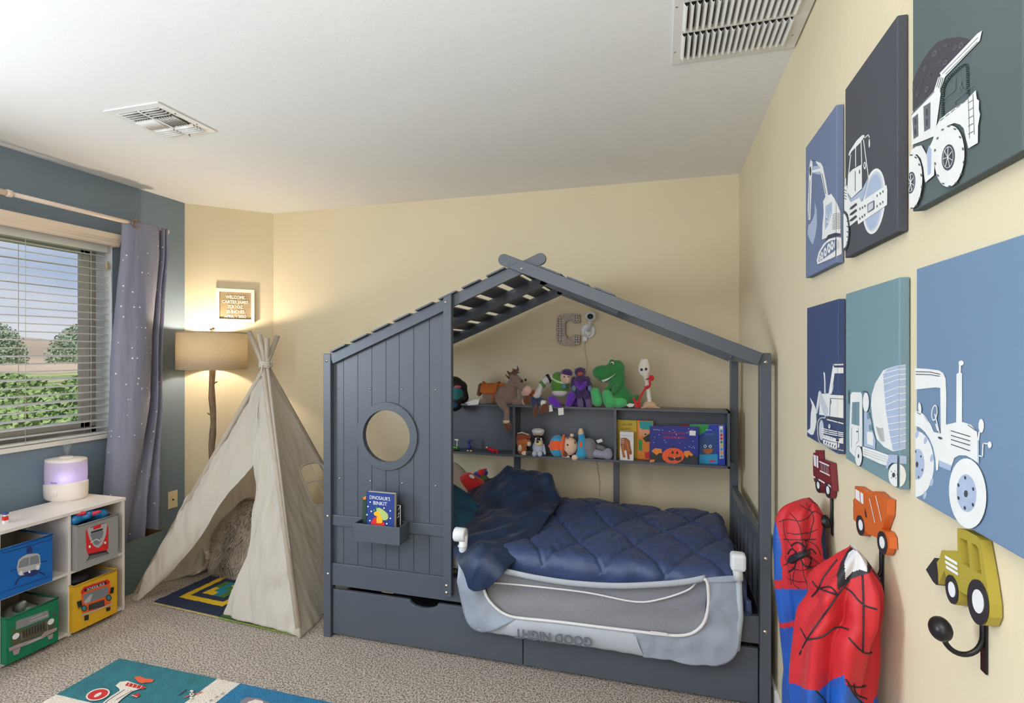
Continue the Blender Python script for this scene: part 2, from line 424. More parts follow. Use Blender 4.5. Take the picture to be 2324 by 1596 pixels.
single('wooden_stump', mb, m_bark, 'reddish brown tree stump on the grass outside the window', 'stump', p)
# ================================================================ house bed
m_bed = mat('grey_bed_paint', (74, 80, 90), .4, bump=.05, bscale=120, var=.02, vscale=5)
m_bolt = mat('bolt_steel', (190, 180, 168), .3, metal=1.)
m_dark = mat('dark_gap', (18, 18, 20), .9)
BX0, BX1, BY0, BY1 = -1.596, .413, 2.232, 3.17
PW = .041
bed = thing('house_bed', 'grey wooden house-frame bed with slatted roof and planked side wall', 'bed', (-.59, 2.7, 0))
APX, APZ, SL = -.585, 1.773, .42
def rz(x): return APZ - SL * abs(x - APX)
def bpost(x0, x1, y0, y1, z0, z1, slant=0):
    return MB().hexa([(x0, y0, z0), (x1, y0, z0), (x1, y1, z0), (x0, y1, z0)], [(x0, y0, z1), (x1, y0, z1 + slant), (x1, y1, z1 + slant), (x0, y1, z1)])
def bolts(po, pts, y, r=.0075):
    for px, py in pts:
        c = ony(px, py, y)
        q = MB().lathe([(.0, -.004), (r * .5, -.004), (r * .6, -.002), (r, -.002), (r * 1.05, .001), (r, .004)], c, 14, axis='y')
        part('bolt', q, m_bolt, po)
p = part('post', bpost(BX0, BX0 + PW, BY0, BY0 + PW, 0, 1.392), m_bed, bed, .003); bolts(p, ((741, 819), (743, 1172), (744, 1303)), BY0)
p = part('post', bpost(BX1 - PW, BX1, BY0, BY0 + PW, 0, 1.396), m_bed, bed, .003); bolts(p, ((1738, 822), (1738, 1269), (1737, 1435)), BY0)
part('post', bpost(BX0 + .05, BX0 + PW + .05, BY1 - .04, BY1, 0, 1.392), m_bed, bed, .003)
part('post', bpost(BX1 - PW, BX1, BY1 - .04, BY1, 0, 1.37), m_bed, bed, .003)
part('post', bpost(-.877, -.84, 3.14, 3.17, 0, 1.0), m_bed, bed, .002)
part('post', bpost(-.268, -.234, 3.14, 3.17, 0, 1.0), m_bed, bed, .002)
MX0, MX1 = ony(1005.5, 700, 2.208).x, ony(1024, 700, 2.208).x
p = part('post', bpost(MX0, MX1, 2.208, 2.236, .29, rz(MX0) + .026, SL * (MX1 - MX0)), m_bed, bed, .003); bolts(p, ((1011, 686), (1013, 1330), (1013, 1346)), 2.208)
def rafter(y0, y1, right, xe, xt, rnd=True, hw=.0255):
    """sloping board from the post at xe to past the ridge at xt, its far end rounded"""
    s = -SL if right else SL; c = lambda x: Vector((x, y0, APZ + s * (x - APX)))
    d = Vector((1, 0, s)).normalized() * (1 if xt > xe else -1); n = Vector((-d.z, 0, d.x)); n = n if n.z > 0 else -n
    a, b = c(xe), c(xt)
    o = [a + n * hw, a - n * hw]
    if rnd: o += [b - d * hw + d * hw * math.sin(t) - n * hw * math.cos(t) for t in (PI * k / 12 for k in range(13))]
    else: o += [b - n * hw, b + n * hw]
    return MB().prism(o, (0, y1 - y0, 0))
p = part('rafter', rafter(2.236, 2.252, False, BX0 + PW, -.482), m_bed, bed, .002)
p = part('rafter', rafter(2.218, 2.2355, True, BX1 - PW, -.690), m_bed, bed, .002); bolts(p, ((1184, 610),), 2.218)
for y in (2.665, 3.135):
    part('rafter', rafter(y, y + .03, False, BX0 + PW, -.575, False), m_bed, bed)
    part('rafter', rafter(y, y + .03, True, BX1 - PW if y > 3 else -.20, -.595, False), m_bed, bed)
# roof slats (ends show as small steps along the rafter tops)
def slat(xa, xb, right):
    s = -SL if right else SL; n = Vector((-s, 0, 1)).normalized(); hw = .0262
    z = lambda x: APZ + s * (x - APX)
    q = MB(); a = Vector((xa, 0, z(xa))) + n * hw; b = Vector((xb, 0, z(xb))) + n * hw; y0, y1 = (2.216, 3.17)
    q.hexa([a + Y * y0, b + Y * y0, b + Y * y1, a + Y * y1], [a + Y * y0 + n * .0065, b + Y * y0 + n * .0065, b + Y * y1 + n * .0065, a + Y * y1 + n * .0065])
    part('roof_slat', q, m_bed, bed)
def xs(px): return ony(px, 700, 2.216).x
for a, b in ((753, 787), (799, 837), (847, 885), (896, 933), (947, 986), (1000, 1039), (1053, 1093), (1109, 1150)): slat(xs(a), xs(b), False)
slat(-.635, -.592, False)
for a, b in ((1217, 1266), (1281, 1327), (1343, 1387)): slat(xs(a), xs(b), True)
# side rails
for xx in (BX0 + .004, BX1 - PW + .004):
    part('top_rail', MB().box((xx, BY0 + PW, 1.348), (xx + .033, BY1 - .04, 1.388)), m_bed, bed)
part('side_rail', MB().box((BX0 + PW, 2.243, .255), (BX1 - PW, 2.265, .362)), m_bed, bed, .002)
part('side_rail', MB().box((BX0 + PW, 3.14, .255), (BX1 - PW, 3.16, .362)), m_bed, bed)
for xx in (BX0 + .006, BX1 - PW + .006):
    part('end_rail', MB().box((xx, BY0 + PW, .255), (xx + .028, BY1 - .04, .362)), m_bed, bed)
    part('end_rail', MB().box((xx, BY0 + PW, .615), (xx + .024, BY1 - .04, .662)), m_bed, bed, .002)
    for k in range(7):
        yy = BY0 + PW + .06 + k * .118
        part('baluster', MB().box((xx + .004, yy, .36), (xx + .020, yy + .032, .617)), m_bed, bed)
# planked side wall with its round window, rails, box and ring
edges = [ony(q, 900, 2.258).x for q in (757, 780, 812, 844, 876, 906, 939, 974.6, 1021)]
wc = ony(877.8, 990, 2.256); RI, RO = .1245, .163
q = MB()
for a, b in zip(edges[:-1], edges[1:]):
    a += .0012; b -= .0012; n = max(4, int((b - a) / .006))
    for k in range(n):
        x0, x1 = a + (b - a) * k / n, a + (b - a) * (k + 1) / n
        def seg(za0, zb0, za1, zb1):
            q.hexa([(x0, 2.258, za0), (x1, 2.258, zb0), (x1, 2.272, zb0), (x0, 2.272, za0)], [(x0, 2.258, za1), (x1, 2.258, zb1), (x1, 2.272, zb1), (x0, 2.272, za1)])
        h = lambda x: math.sqrt(max((RI + .008) ** 2 - (x - wc.x) ** 2, 0))
        t0, t1 = rz(x0) - .02, rz(x1) - .02
        if abs((x0 + x1) / 2 - wc.x) < RI + .008: seg(.33, .33, wc.z - h(x0), wc.z - h(x1)); seg(wc.z + h(x0), wc.z + h(x1), t0, t1)
        else: seg(.33, .33, t0, t1)
part('plank_panel', q, m_bed, bed, fix=False)
q = MB(); prof = [(RI, 2.276), (RI, 2.2495), (RI + .0015, 2.248), (RO - .0015, 2.248), (RO, 2.2495), (RO, 2.26), (RI, 2.276)]
q.lathe([(r, y - wc.y) for r, y in prof], wc, 72, axis='y'); q.sm = [False] * len(q.f); part('round_window_frame', q, m_bed, bed)
part('panel_rail', MB().box((BX0 + PW, 2.246, ony(757, 1193, 2.246).z), (MX0 + .02, 2.259, ony(757, 1169, 2.246).z)), m_bed, bed, .002)
q = part('panel_bolts', MB(), m_bolt, bed) if False else None
for px, py in ((769, 882), (840, 883), (912, 884), (989, 885), (771, 1086), (841, 1092), (913, 1097), (989, 1103)):
    c = ony(px, py, 2.258); part('bolt', MB().lathe([(0, -.004), (.004, -.003), (.0055, 0), (.005, .003)], c, 12, axis='y'), m_bolt, bed)
tx0, tx1, ty, tz0, tz1 = -1.378, -1.137, 2.150, .521, .603
t = MB(); w = .009
t.box((tx0, ty, tz0), (tx1, ty + w, tz1)); t.box((tx0, 2.238, tz0), (tx1, 2.246, tz1 + .0)); t.box((tx0, ty + w, tz0), (tx0 + w, 2.238, tz1)); t.box((tx1 - w, ty + w, tz0), (tx1, 2.238, tz1)); t.box((tx0 + w, ty + w, tz0), (tx1 - w, 2.238, tz0 + w))
part('book_box', t, m_bed, bed, .0015)
# drawers
def drawer(x0, x1, notch):
    q = MB(); yf = 2.246; zt, zb = .234, .016
    out = [(x0, yf, zb), (x1, yf, zb), (x1, yf, zt)]
    if notch:
        c = ony((935 + 988) / 2, 1368, yf).x; r = .072
        out += [Vector((c, yf, zt)) + Vector((math.cos(a) * r, 0, -math.sin(a) * r * .42)) for a in (PI * k / 14 for k in range(15))]
    out.append((x0, yf, zt))
    q.prism([Vector(p) for p in out], (0, .016, 0))
    d = part('drawer', q, m_bed, bed, .0015)
    q = MB().box((x0 + .02, yf + .016, .03), (x0 + .035, 3.05, .2)).box((x1 - .035, yf + .016, .03), (x1 - .02, 3.05, .2)).box((x0 + .035, yf + .016, .03), (x1 - .035, 3.05, .04)).box((x0 + .035, 3.035, .04), (x1 - .035, 3.05, .2))
    b = part('drawer_tray', q, m_bed, d)
drawer(BX0 + PW + .004, -.587, True); drawer(-.583, BX1 - PW - .004, False)
m_wood = mat('raw_pine', (196, 160, 104), .6, bump=.1, bscale=20, stretch=(2, 30, 30), var=.1)
q = MB(); xw = ony(878, 1350, 2.27).x; q.box((xw - .03, 2.275, .236), (xw + .03, 3.1, .254)); part('bed_slat', q, m_wood, bed)
for k in range(8): part('bed_slat', MB().box((-1.4 + k * .23, 2.3, .362), (-1.32 + k * .23, 3.12, .376)), m_wood, bed)
# bookcase built into the back of the bed
SY0, SY1 = 3.005, 3.128
ztop = ony(1657, 933.5, SY0).z; zbot = ony(1657, 1064.7, SY0).z; xr = ony(1657, 1000, SY0).x; bt = .0125
xl = ony(946, 950, SY0).x
q = MB().box((xl, SY0, ztop - bt), (xr, SY1, ztop)).box((xl, SY0, zbot), (xr, SY1, zbot + bt))
q.box((xr - bt, SY0, zbot), (xr, SY1, ztop)).box((xl, SY0, zbot), (xl + bt, SY1, ztop)); bc = part('bookcase', q, m_bed, bed, .001)
for px in ((1163.5, 1169), (1393, 1399)):
    part('divider', MB().box((ony(px[0], 1000, SY0).x, SY0 + .001, zbot + bt), (ony(px[1], 1000, SY0).x, SY1, ztop - bt)), m_bed, bc)
part('back_panel', MB().box((xl, SY1, zbot), (xr, SY1 + .006, ztop)), m_bed, bc)
for a, b in ((BX1 - PW - .02, xr - .001),):
    part('bracket', MB().box((b, SY0 + .02, zbot), (BX1 - PW + .002, SY1, zbot + .03)), m_bed, bc)

# mattress (mostly under the covers)
m_mattress = mat('mattress_ticking', (214, 214, 214), .8, bump=.2, bscale=80)
q = MB().box((-1.53, 2.285, .378), (.30, 3.115, .50)); single('mattress', q, m_mattress, 'white mattress lying in the grey house bed under the navy comforter', 'mattress', (-.59, 2.7, .378), bev=.03)
# ---------------------------------------------------------------- comforter
m_navy = mat('navy_comforter', (52, 68, 108), .46, bump=.08, bscale=260, var=.05, vscale=40, sheen=.05)
def sst(a, b, x): t = min(max((x - a) / (b - a), 0), 1); return t * t * (3 - 2 * t)
def comf(x, y):
    s, t = x / .255 + y / .43 - .25, x / .255 - y / .43 + .12
    s += .05 * noise.noise(Vector((x * 4, y * 4, 1))); t += .05 * noise.noise(Vector((x * 4, y * 4, 5)))
    puff = (abs(math.sin(PI * s)) * abs(math.sin(PI * t))) ** .3
    ds, dt = abs(s - round(s)), abs(t - round(t)); near = max(0, 1 - min(ds, dt) / .45)
    w = .0028 * near * (1 - near * .5) * math.sin(26 * (s if dt < ds else t) + 5 * noise.noise(Vector((x * 7, y * 7, 2)))) * (.4 + abs(noise.noise(Vector((x * 5, y * 5, 12)))) * 2)
    z = .510 + .015 * puff + w + .012 * noise.noise(Vector((x * 4, y * 4, 3))) + .0035 * (1 - 2.5 * abs(noise.noise(Vector((x * 9 + y * 4, y * 9 - x * 5, 8))))) + .0018 * (1 - 2.5 * abs(noise.noise(Vector((x * 22 - y * 14, y * 20 + x * 9, 18)))))
    z -= .007 * (math.exp(-(ds / .035) ** 2) + math.exp(-(dt / .035) ** 2))
    z += .045 * math.exp(-((x + .42) ** 2 / .05 + (y - 2.9) ** 2 / .04)) + .012 * math.exp(-((x + .15) ** 2 / .06 + (y - 2.55) ** 2 / .03))
    return z
P = []
n, m = 200, 400
for i in range(n + 1):
    row = []
    for j in range(m + 1):
        u, v = j / m, i / n
        x = -1.52 + 1.90 * u; sy = 2.06 + 1.10 * v        # sheet coordinates; the near edge folds down over the mattress side
        y = max(sy, 2.262 + .02 * math.sin(x * 9)) if False else sy
        z = comf(x, sy); X_, Y_ = x, sy
        fy = 2.362 - .062 * sst(-.93, -.84, x)
        if sy < fy:                                        # rolls over the long edge, hangs
            e = fy - sy; r = .07
            a = min(e / r, PI / 2); Y_ = fy - r * math.sin(a); z = z - r * (1 - math.cos(a)) - max(0, e - r * PI / 2)
            Y_ += (.006 + .006 * math.sin(x * 38 + 2 * math.sin(x * 7))) * min(1, e / .12)
        if x > .28:                                        # tucks down inside the foot rails
            e = x - .28; r = .05; a = min(e / r, PI / 2); X_ = .28 + r * math.sin(a) + .003 * math.sin(sy * 50); z -= r * (1 - math.cos(a)) + max(0, e - r * PI / 2) * 4.5
        if sy > 3.08: z -= (sy - 3.08) ** 2 * 30; Y_ = min(sy, 3.128)
        row.append(Vector((min(X_, .362), Y_, max(z, .372))))
    P.append(row)
cf = single('comforter', MB().grid(P), m_navy, 'navy blue diamond-quilted comforter spread over the house bed', 'comforter', (-.59, 2.7, .4), fix=False)
solid(cf, .012, -1)
# ---------------------------------------------------------------- plush blanket heaped at the head end
m_velvet = mat('dark_navy_velvet', (7, 20, 46), .5, bump=.1, bscale=300, sheen=.12, c2=(14, 44, 84), vscale=11)
def L(y, pts): return [ony(a, b, y) for a, b in pts]
rows = [L(3.02, [(960, 1190), (1030, 1180), (1100, 1165), (1180, 1150), (1245, 1150), (1272, 1160)]),
        L(2.97, [(960, 1170), (1040, 1150), (1100, 1095), (1170, 1077), (1222, 1095), (1262, 1120)]),
        L(2.88, [(960, 1165), (1040, 1142), (1105, 1088), (1180, 1068), (1240, 1084), (1270, 1135)]),
        L(2.76, [(960, 1170), (1035, 1150), (1095, 1120), (1165, 1108), (1215, 1128), (1262, 1152)]),
        L(2.62, [(950, 1180), (1030, 1165), (1090, 1160), (1150, 1156), (1205, 1168), (1246, 1178)]),
        L(2.46, [(995, 1200), (1030, 1195), (1080, 1190), (1135, 1192), (1180, 1205), (1214, 1222)]),
        L(2.31, [(1033, 1230), (1050, 1225), (1075, 1220), (1110, 1226), (1145, 1240), (1182, 1262)]),
        L(2.20, [(1035, 1262), (1060, 1254), (1085, 1252), (1110, 1260), (1135, 1275), (1154, 1290)]),
        L(2.15, [(1050, 1290), (1065, 1285), (1085, 1285), (1105, 1290), (1122, 1300), (1138, 1308)]),
        L(2.145, [(1064, 1333), (1072, 1339), (1082, 1341), (1092, 1339), (1102, 1336), (1112, 1330)])]
def bd(u, v, p):
    e = min(1, 6 * min(u, 1 - u) + .2)
    f = noise.noise(Vector((p.x * 5 + p.y * 3, p.y * 3 - p.x * 2, p.z * 2 + 4)))
    g = noise.noise(Vector((p.x * 13 - p.y * 9, p.y * 5, p.z * 6)))
    return e * (.024 * (1 - 2.4 * abs(f)) + .011 * (1 - 2.4 * abs(g)) - .008)
bl = single('blanket', MB().grid(loft(rows, 130, 110, bd)), m_velvet, 'dark navy velvety blanket heaped at the bed head and trailing over the rail', 'blanket', ony(1150, 1180, 2.6), fix=False)
solid(bl, .014, 0)
# pillows and soft toys at the head
def pillow(c, dims, M, seed=0):
    q = MB(); R = []
    n = 26
    for sgn in (1, -1):
        G = []
        for i in range(n + 1):
            row = []
            for j in range(n + 1):
                u, v = 2 * i / n - 1, 2 * j / n - 1
                e = (1 - abs(u) ** 3.2) * (1 - abs(v) ** 3.2)
                sq = 1 - .08 * (u * u) * (v * v) * 0; pin = 1 + .06 * (abs(u * v)) ** 2
                h = dims[2] * .5 * max(e, 0) ** .42 + .006 * fbm(u * 2 + seed, v * 2, sgn) * e
                row.append(Vector(c) + M @ Vector((u * dims[0] / 2 * (1 - .05 * v * v) * pin, v * dims[1] / 2 * (1 - .05 * u * u) * pin, sgn * h)))
            G.append(row)
        q.grid(G)
    return q
def rot(ax, ay, az): return Matrix.Rotation(math.radians(az), 3, 'Z') @ Matrix.Rotation(math.radians(ay), 3, 'Y') @ Matrix.Rotation(math.radians(ax), 3, 'X')
m_pw = mat('cream_pillowcase', (206, 198, 186), .8, bump=.15, bscale=90, var=.05)
m_teal = mat('teal_pillowcase', (30, 92, 116), .75, bump=.2, bscale=120, c2=(20, 62, 92), vscale=14)
c = ony(1026, 1128, 2.80); single('pillow', pillow(c, (.34, .50, .13), rot(8, 46, 0)), m_pw, 'cream white pillow leaning at the bed head beneath the red plush', 'pillow', c, fix=True)
c = ony(1022, 1152, 2.55); single('pillow', pillow(c, (.36, .42, .12), rot(0, 30, 0), 5), m_teal, 'teal blue pillow lying in front of the cream pillow', 'pillow', c)
m_redp = mat('red_plush', (196, 16, 28), .85, bump=.3, bscale=220, sheen=.5)
m_bluep = mat('blue_plush', (36, 56, 150), .85, bump=.3, bscale=220, sheen=.5)
c = ony(1080, 1096, 2.90)
rp = thing('plush_toy', 'bright red plush toy lying on its side behind the navy blanket', 'soft toy', c)
q = MB(); S = lambda px, py, dy=0.: ony(px, py, 2.90 + dy)
q.cap(S(1062, 1092), S(1092, 1112), .052, .055); q.cap(S(1092, 1112), S(1128, 1118, -.03), .05, .05); q.cap(S(1050, 1100), S(1032, 1082), .03, .018)
q.ell(S(1050, 1120), .06)
part('body', plush(q, .008), m_redp, rp)
m_wh = flat('soft_white', 232, 230, 226, .7); m_bk = flat('soft_black', 22, 21, 24, .5)
q = MB().ell(S(1071, 1082, -.045), (.018, .006, .010), M=rot(0, 25, 0)); part('eye_patch', q, m_wh, rp)
c = ony(1095, 1085, 2.97)
q = MB(); q.cap(ony(1084, 1082, 2.96), ony(1100, 1074, 2.97), .032, .02)
t2 = thing('plush_toy', 'small blue plush toy with red tip and green patch behind the red plush', 'soft toy', c)
part('body', q, m_bluep, t2)
part('hood', MB().cap(ony(1093, 1074, 2.96), ony(1102, 1066, 2.98), .026, .008), m_redp, t2)
part('green_patch', MB().ell(ony(1098, 1090, 2.945), (.034, .025, .03)), flat('olive_plush', 70, 96, 48, .85), t2)

# ---------------------------------------------------------------- fabric guard hanging folded down over the bed side
m_guard = mat('guard_fabric', (146, 154, 168), .6, bump=.12, bscale=300, var=.03, vscale=6)
m_guard2 = mat('guard_padded_roll', (170, 175, 184), .6, bump=.12, bscale=300, var=.03, vscale=6)
m_mesh = screenmat('guard_mesh', .55, (168, 168, 174), 900)
m_pipe = mat('guard_piping', (224, 222, 222), .6, bump=.2, bscale=300)
m_plas = mat('white_plastic', (222, 224, 228), .35)
GY = 2.19
gd = thing('bed_guard', 'light grey fabric bed guard with mesh panel, folded down over the bed side', 'bed guard', (-.27, 2.2, .17))
G = lambda px, py, dy=0.: ony(px, py, GY + dy)
outer_l = [G(1045, 1262), G(1040, 1300), G(1046, 1350), G(1056, 1400), G(1072, 1424), G(1092, 1436)]
inner_l = [G(1095, 1318), G(1098, 1336), G(1108, 1360), G(1128, 1382), G(1150, 1396), G(1180, 1403)]
def gdisp(a): return lambda u, v, p: 2.2 * a * (noise.noise(Vector((p.x * 8, 0, p.z * 10))) + .5 * noise.noise(Vector((p.x * 22, 1, p.z * 16)))) - .01 * math.sin(PI * u)
q = MB(); q.grid(loft([outer_l, [(a + b) / 2 + Vector((0, -.012, 0)) for a, b in zip(outer_l, inner_l)], inner_l], 18, 40, gdisp(.004)))
o = part('fabric_side', q, m_guard, gd, fix=False); solid(o, .006)
outer_r = [G(1684, 1312), G(1685, 1360), G(1681, 1430), G(1672, 1480), G(1650, 1504), G(1622, 1511), G(1560, 1505), G(1460, 1490)]
inner_r = [G(1606, 1318), G(1608, 1350), G(1606, 1385), G(1596, 1416), G(1572, 1437), G(1540, 1443), G(1500, 1440), G(1436, 1433)]
q = MB(); q.grid(loft([outer_r, [(a + b) / 2 + Vector((0, -.012, 0)) for a, b in zip(outer_r, inner_r)], inner_r], 26, 90, gdisp(.005)))
o = part('fabric_side', q, m_guard, gd, fix=False); solid(o, .006)
# padded roll along the bottom with the printed words
top = [(1180, 1403), (1260, 1412), (1350, 1423), (1440, 1434)]; bot = [(1084, 1432), (1180, 1447), (1300, 1464), (1380, 1476), (1462, 1490)]
top = [(1095, 1398), (1180, 1404)] + top[1:]
rt, rb = rs([G(*p) for p in top], 60), rs([G(*p) for p in bot], 60)
R = []
for k in range(60):
    a, b = rt[k], rb[k]; c_ = (a + b) / 2; h = (a - b) / 2; row = []
    pin = 1 - .16 * sum(math.exp(-((k - kk) / 1.1) ** 2) for kk in (10, 25, 38, 50))
    for j in range(20):
        t = 2 * PI * j / 20; row.append(c_ + h * math.cos(t) * (1 + .02 * math.sin(k)) + Vector((0, -.017 * math.sin(t) * pin + .002, 0)))
    R.append(row)
q = MB().grid(R, wrap=True); part('padded_roll', q, m_guard2, gd)
# the words are upside down because the guard hangs folded over
a, b = G(1183, 1434, -.030), G(1331, 1452, -.030); ux = (a - b).normalized(); uy = Vector((-ux.z, 0, ux.x)); uy = uy if uy.z < 0 else -uy
q = MB().text('GOOD NIGHT', .052, (a + b) / 2 + Y * -.006 - uy * .012, ux, uy, ext=.002, bold=.0012, sx=.97)
part('printed_words', q, mat('grey_print', (92, 98, 108), .6), gd)
# mesh window, slack
tl, bl_ = [(1098, 1300), (1150, 1302), (1225, 1316), (1400, 1330), (1540, 1324), (1606, 1316)], [(1108, 1362), (1160, 1399), (1260, 1411), (1400, 1428), (1540, 1443), (1598, 1412)]
q = MB(); q.grid(loft([[G(*p, .012) for p in tl], [G((p[0] + r[0]) / 2, (p[1] + r[1]) / 2, .020) for p, r in zip(tl, bl_)], [G(*p, .004) for p in bl_]], 40, 110, lambda u, v, p: .004 * math.sin(9 * u + 5 * v + 2 * noise.noise(p * 4)) * math.sin(PI * u)))
part('mesh_panel', q, m_mesh, gd, fix=False)
pip = [G(*p, -.007) for p in ((1095, 1312), (1098, 1336), (1108, 1360), (1128, 1382), (1150, 1396), (1180, 1403), (1260, 1411), (1350, 1422), (1440, 1433), (1500, 1440), (1540, 1443), (1572, 1437), (1596, 1416), (1606, 1385), (1608, 1350), (1605, 1322), (1598, 1313))]
part('piping', MB().tube(rs(pip, 110), .0062, 8), m_pipe, gd)
pp = [G(*p, -.004) for p in ((1136, 1294), (1180, 1304), (1225, 1313), (1300, 1324), (1400, 1330), (1500, 1326), (1560, 1320), (1600, 1312))]
q = MB(); R = [[p + Vector((0, 0, .012 * a)) + Vector((0, -.004 * (1 - a * a), 0)) for p in rs(pp, 60)] for a in (-1, -.5, 0, .5, 1)]
q.grid(R); o = part('top_hem', q, m_guard2, gd, fix=False); solid(o, .005)
q = MB().tube(rs([G(*p, .01) for p in ((1110, 1322), (1200, 1330), (1330, 1345), (1440, 1366), (1500, 1360), (1560, 1340), (1580, 1322))], 70), .004, 6); part('piping', q, m_pipe, gd)
o = part('label_tape', MB().prism([G(1476, 1432, -.014), G(1515, 1437, -.014), G(1515, 1444, -.014), G(1476, 1440, -.014)], (0, -.002, 0)), m_pipe, gd)
q = MB().grid(loft([[G(1600, 1312), G(1640, 1308), G(1684, 1306)], [G(1606, 1322, -.004), G(1645, 1322, -.006), G(1685, 1320)]], 6, 20)); o = part('top_hem', q, m_guard, gd, fix=False); solid(o, .006)
# plastic hinge arms
for (k, a, b) in ((0, (1052, 1215), (1050, 1268)), (1, (1672, 1275), (1676, 1316))):
    A_, B_ = G(*a, 0), G(*b, 0)
    arm = part('hinge_arm', MB().tube([A_, B_], [.020, .017], 16), m_plas, gd)
    if k == 0:
        part('hinge_knob', MB().lathe([(0, -.034), (.026, -.034), (.031, -.030), (.031, .016), (.026, .02), (0, .02)], G(1048, 1214, -.0), 28, axis='x'), m_plas, arm)
        part('collar', MB().tube([G(1050, 1238), G(1050, 1240)], [.022, .022], 16), m_plas, arm)
    else:
        q = MB().box(G(1659, 1258, -.03), G(1690, 1290, .02)); part('hinge_block', q, m_plas, arm, .012)
q = MB().tube([G(1050, 1262, -.01), G(1044, 1320, .01), G(1058, 1390, .01)], .014, 10); part('frame_tube', q, m_guard2, gd)
q = MB().tube([G(1676, 1316, .005), G(1680, 1400, .01), G(1672, 1475, .01)], .012, 10); part('frame_tube', q, m_guard2, gd)
# ================================================================ window dressing
m_slat = mat('blind_slat', (222, 220, 216), .4, var=.02)
m_val = mat('valance_cream', (226, 208, 188), .5, bump=.05, bscale=30, stretch=(1, .2, 6))
m_cord = mat('blind_cord', (214, 208, 196), .8)
bd_ = thing('window_blind', 'cream faux-wood venetian blind with open slats hanging in the window', 'blind', (XL, 1.7, .91))
yv = onx(277, 550, -3.11).y
prof = [(0, 0), (.006, .002), (.012, .010), (.012, .020), (.018, .026), (.022, .034), (.028, .040), (.028, .070), (.024, .074), (0, .074)]
q = MB().prism([Vector((XL + .052 + a, .95, 2.028 + b)) for a, b in prof] , (0, yv - .95, 0))
q.box((XL + .002, yv - .014, 2.03), (XL + .053, yv, 2.10)); part('valance', q, m_val, bd_)
part('head_rail', MB().box((XL - .06, 1.01, 1.995), (XL - .005, 2.388, 2.04)), m_slat, bd_)
SX = XL - .034
nsl = 25
for k in range(nsl):
    z = 1.975 - k * .0425; q = MB(); tilt = .002 + .0015 * math.sin(k * 2.3)
    sag = lambda y: .0015 * math.sin(y * 5 + k) + (-.012 * max(0, (y - 1.95)) if k == 8 else 0)
    R = []
    for i in range(9):
        y = 1.01 + (2.384 - 1.01) * i / 8
        R.append([Vector((SX + a, y, z + sag(y) + b)) for a, b in ((-.025, tilt), (0, .0022), (.025, -tilt), (.025, -tilt - .0028), (0, -.0006), (-.025, tilt - .0028))])
    q.grid(R, wrap=True, smooth=False); k0 = len(q.v) - 6
    q.f.append(tuple(range(k0, k0 + 6))); q.m.append(0); q.sm.append(False); q.f.append((5, 4, 3, 2, 1, 0)); q.m.append(0); q.sm.append(False)
    part('slat', q, m_slat, bd_)
part('bottom_rail', MB().box((SX - .025, 1.01, .912), (SX + .025, 2.384, .926)), m_slat, bd_, .003)
for px in (50, 199):
    y = onx(px, 800, SX).y
    for dx in (-.026, .026): part('ladder_cord', MB().tube([(SX + dx, y, .915), (SX + dx, y, 2.0)], .0013, 5), m_cord, bd_)
a = onx(243, 560, XL - .002)
part('pull_cord', MB().tube([a, onx(243, 592, XL - .002)], .0013, 5), m_cord, bd_)
part('tassel', MB().tube([onx(243, 592, XL - .002), onx(243, 600, XL - .002), onx(243, 611, XL - .002)], [.004, .008, .010], 10), mat('tassel_wood', (190, 176, 140), .5), bd_)
part('pull_cord', MB().tube(rs([onx(240, 592, XL), onx(249, 600, XL), onx(253, 640, XL), onx(254, 700, XL), onx(252, 706, XL)], 20), .0014, 5), m_cord, bd_)

m_rod = mat('curtain_rod', (226, 206, 190), .4)
RX = -3.065; zr = onx(320, 512, RX).z
rod = thing('curtain_rod', 'cream metal curtain rod with ball end above the window', 'curtain rod', (RX, 1.7, zr))
ye = onx(371, 520, RX).y
part('pole', MB().tube([(RX, .75, zr), (RX, 1.80, zr)], .0145, 14).tube([(RX, 1.79, zr), (RX, ye, zr)], .012, 14), m_rod, rod)
part('finial', MB().lathe([(0, -.012), (.013, -.012), (.018, -.004), (.021, .004), (.020, .014), (.012, .022), (0, .024)], (RX, ye + .01, zr), 20, axis='y'), m_rod, rod)
part('joint_ring', MB().lathe([(.014, -.012), (.018, -.01), (.018, .01), (.014, .012)], (RX, 1.80, zr), 18, axis='y'), m_rod, rod)
for yy in (ye - .035, .85):
    part('bracket', MB().box((XL + .001, yy - .006, zr - .02), (RX + .004, yy + .006, zr - .012)).box((XL + .0005, yy - .012, zr - .05), (XL + .006, yy + .012, zr + .02)), m_rod, rod)
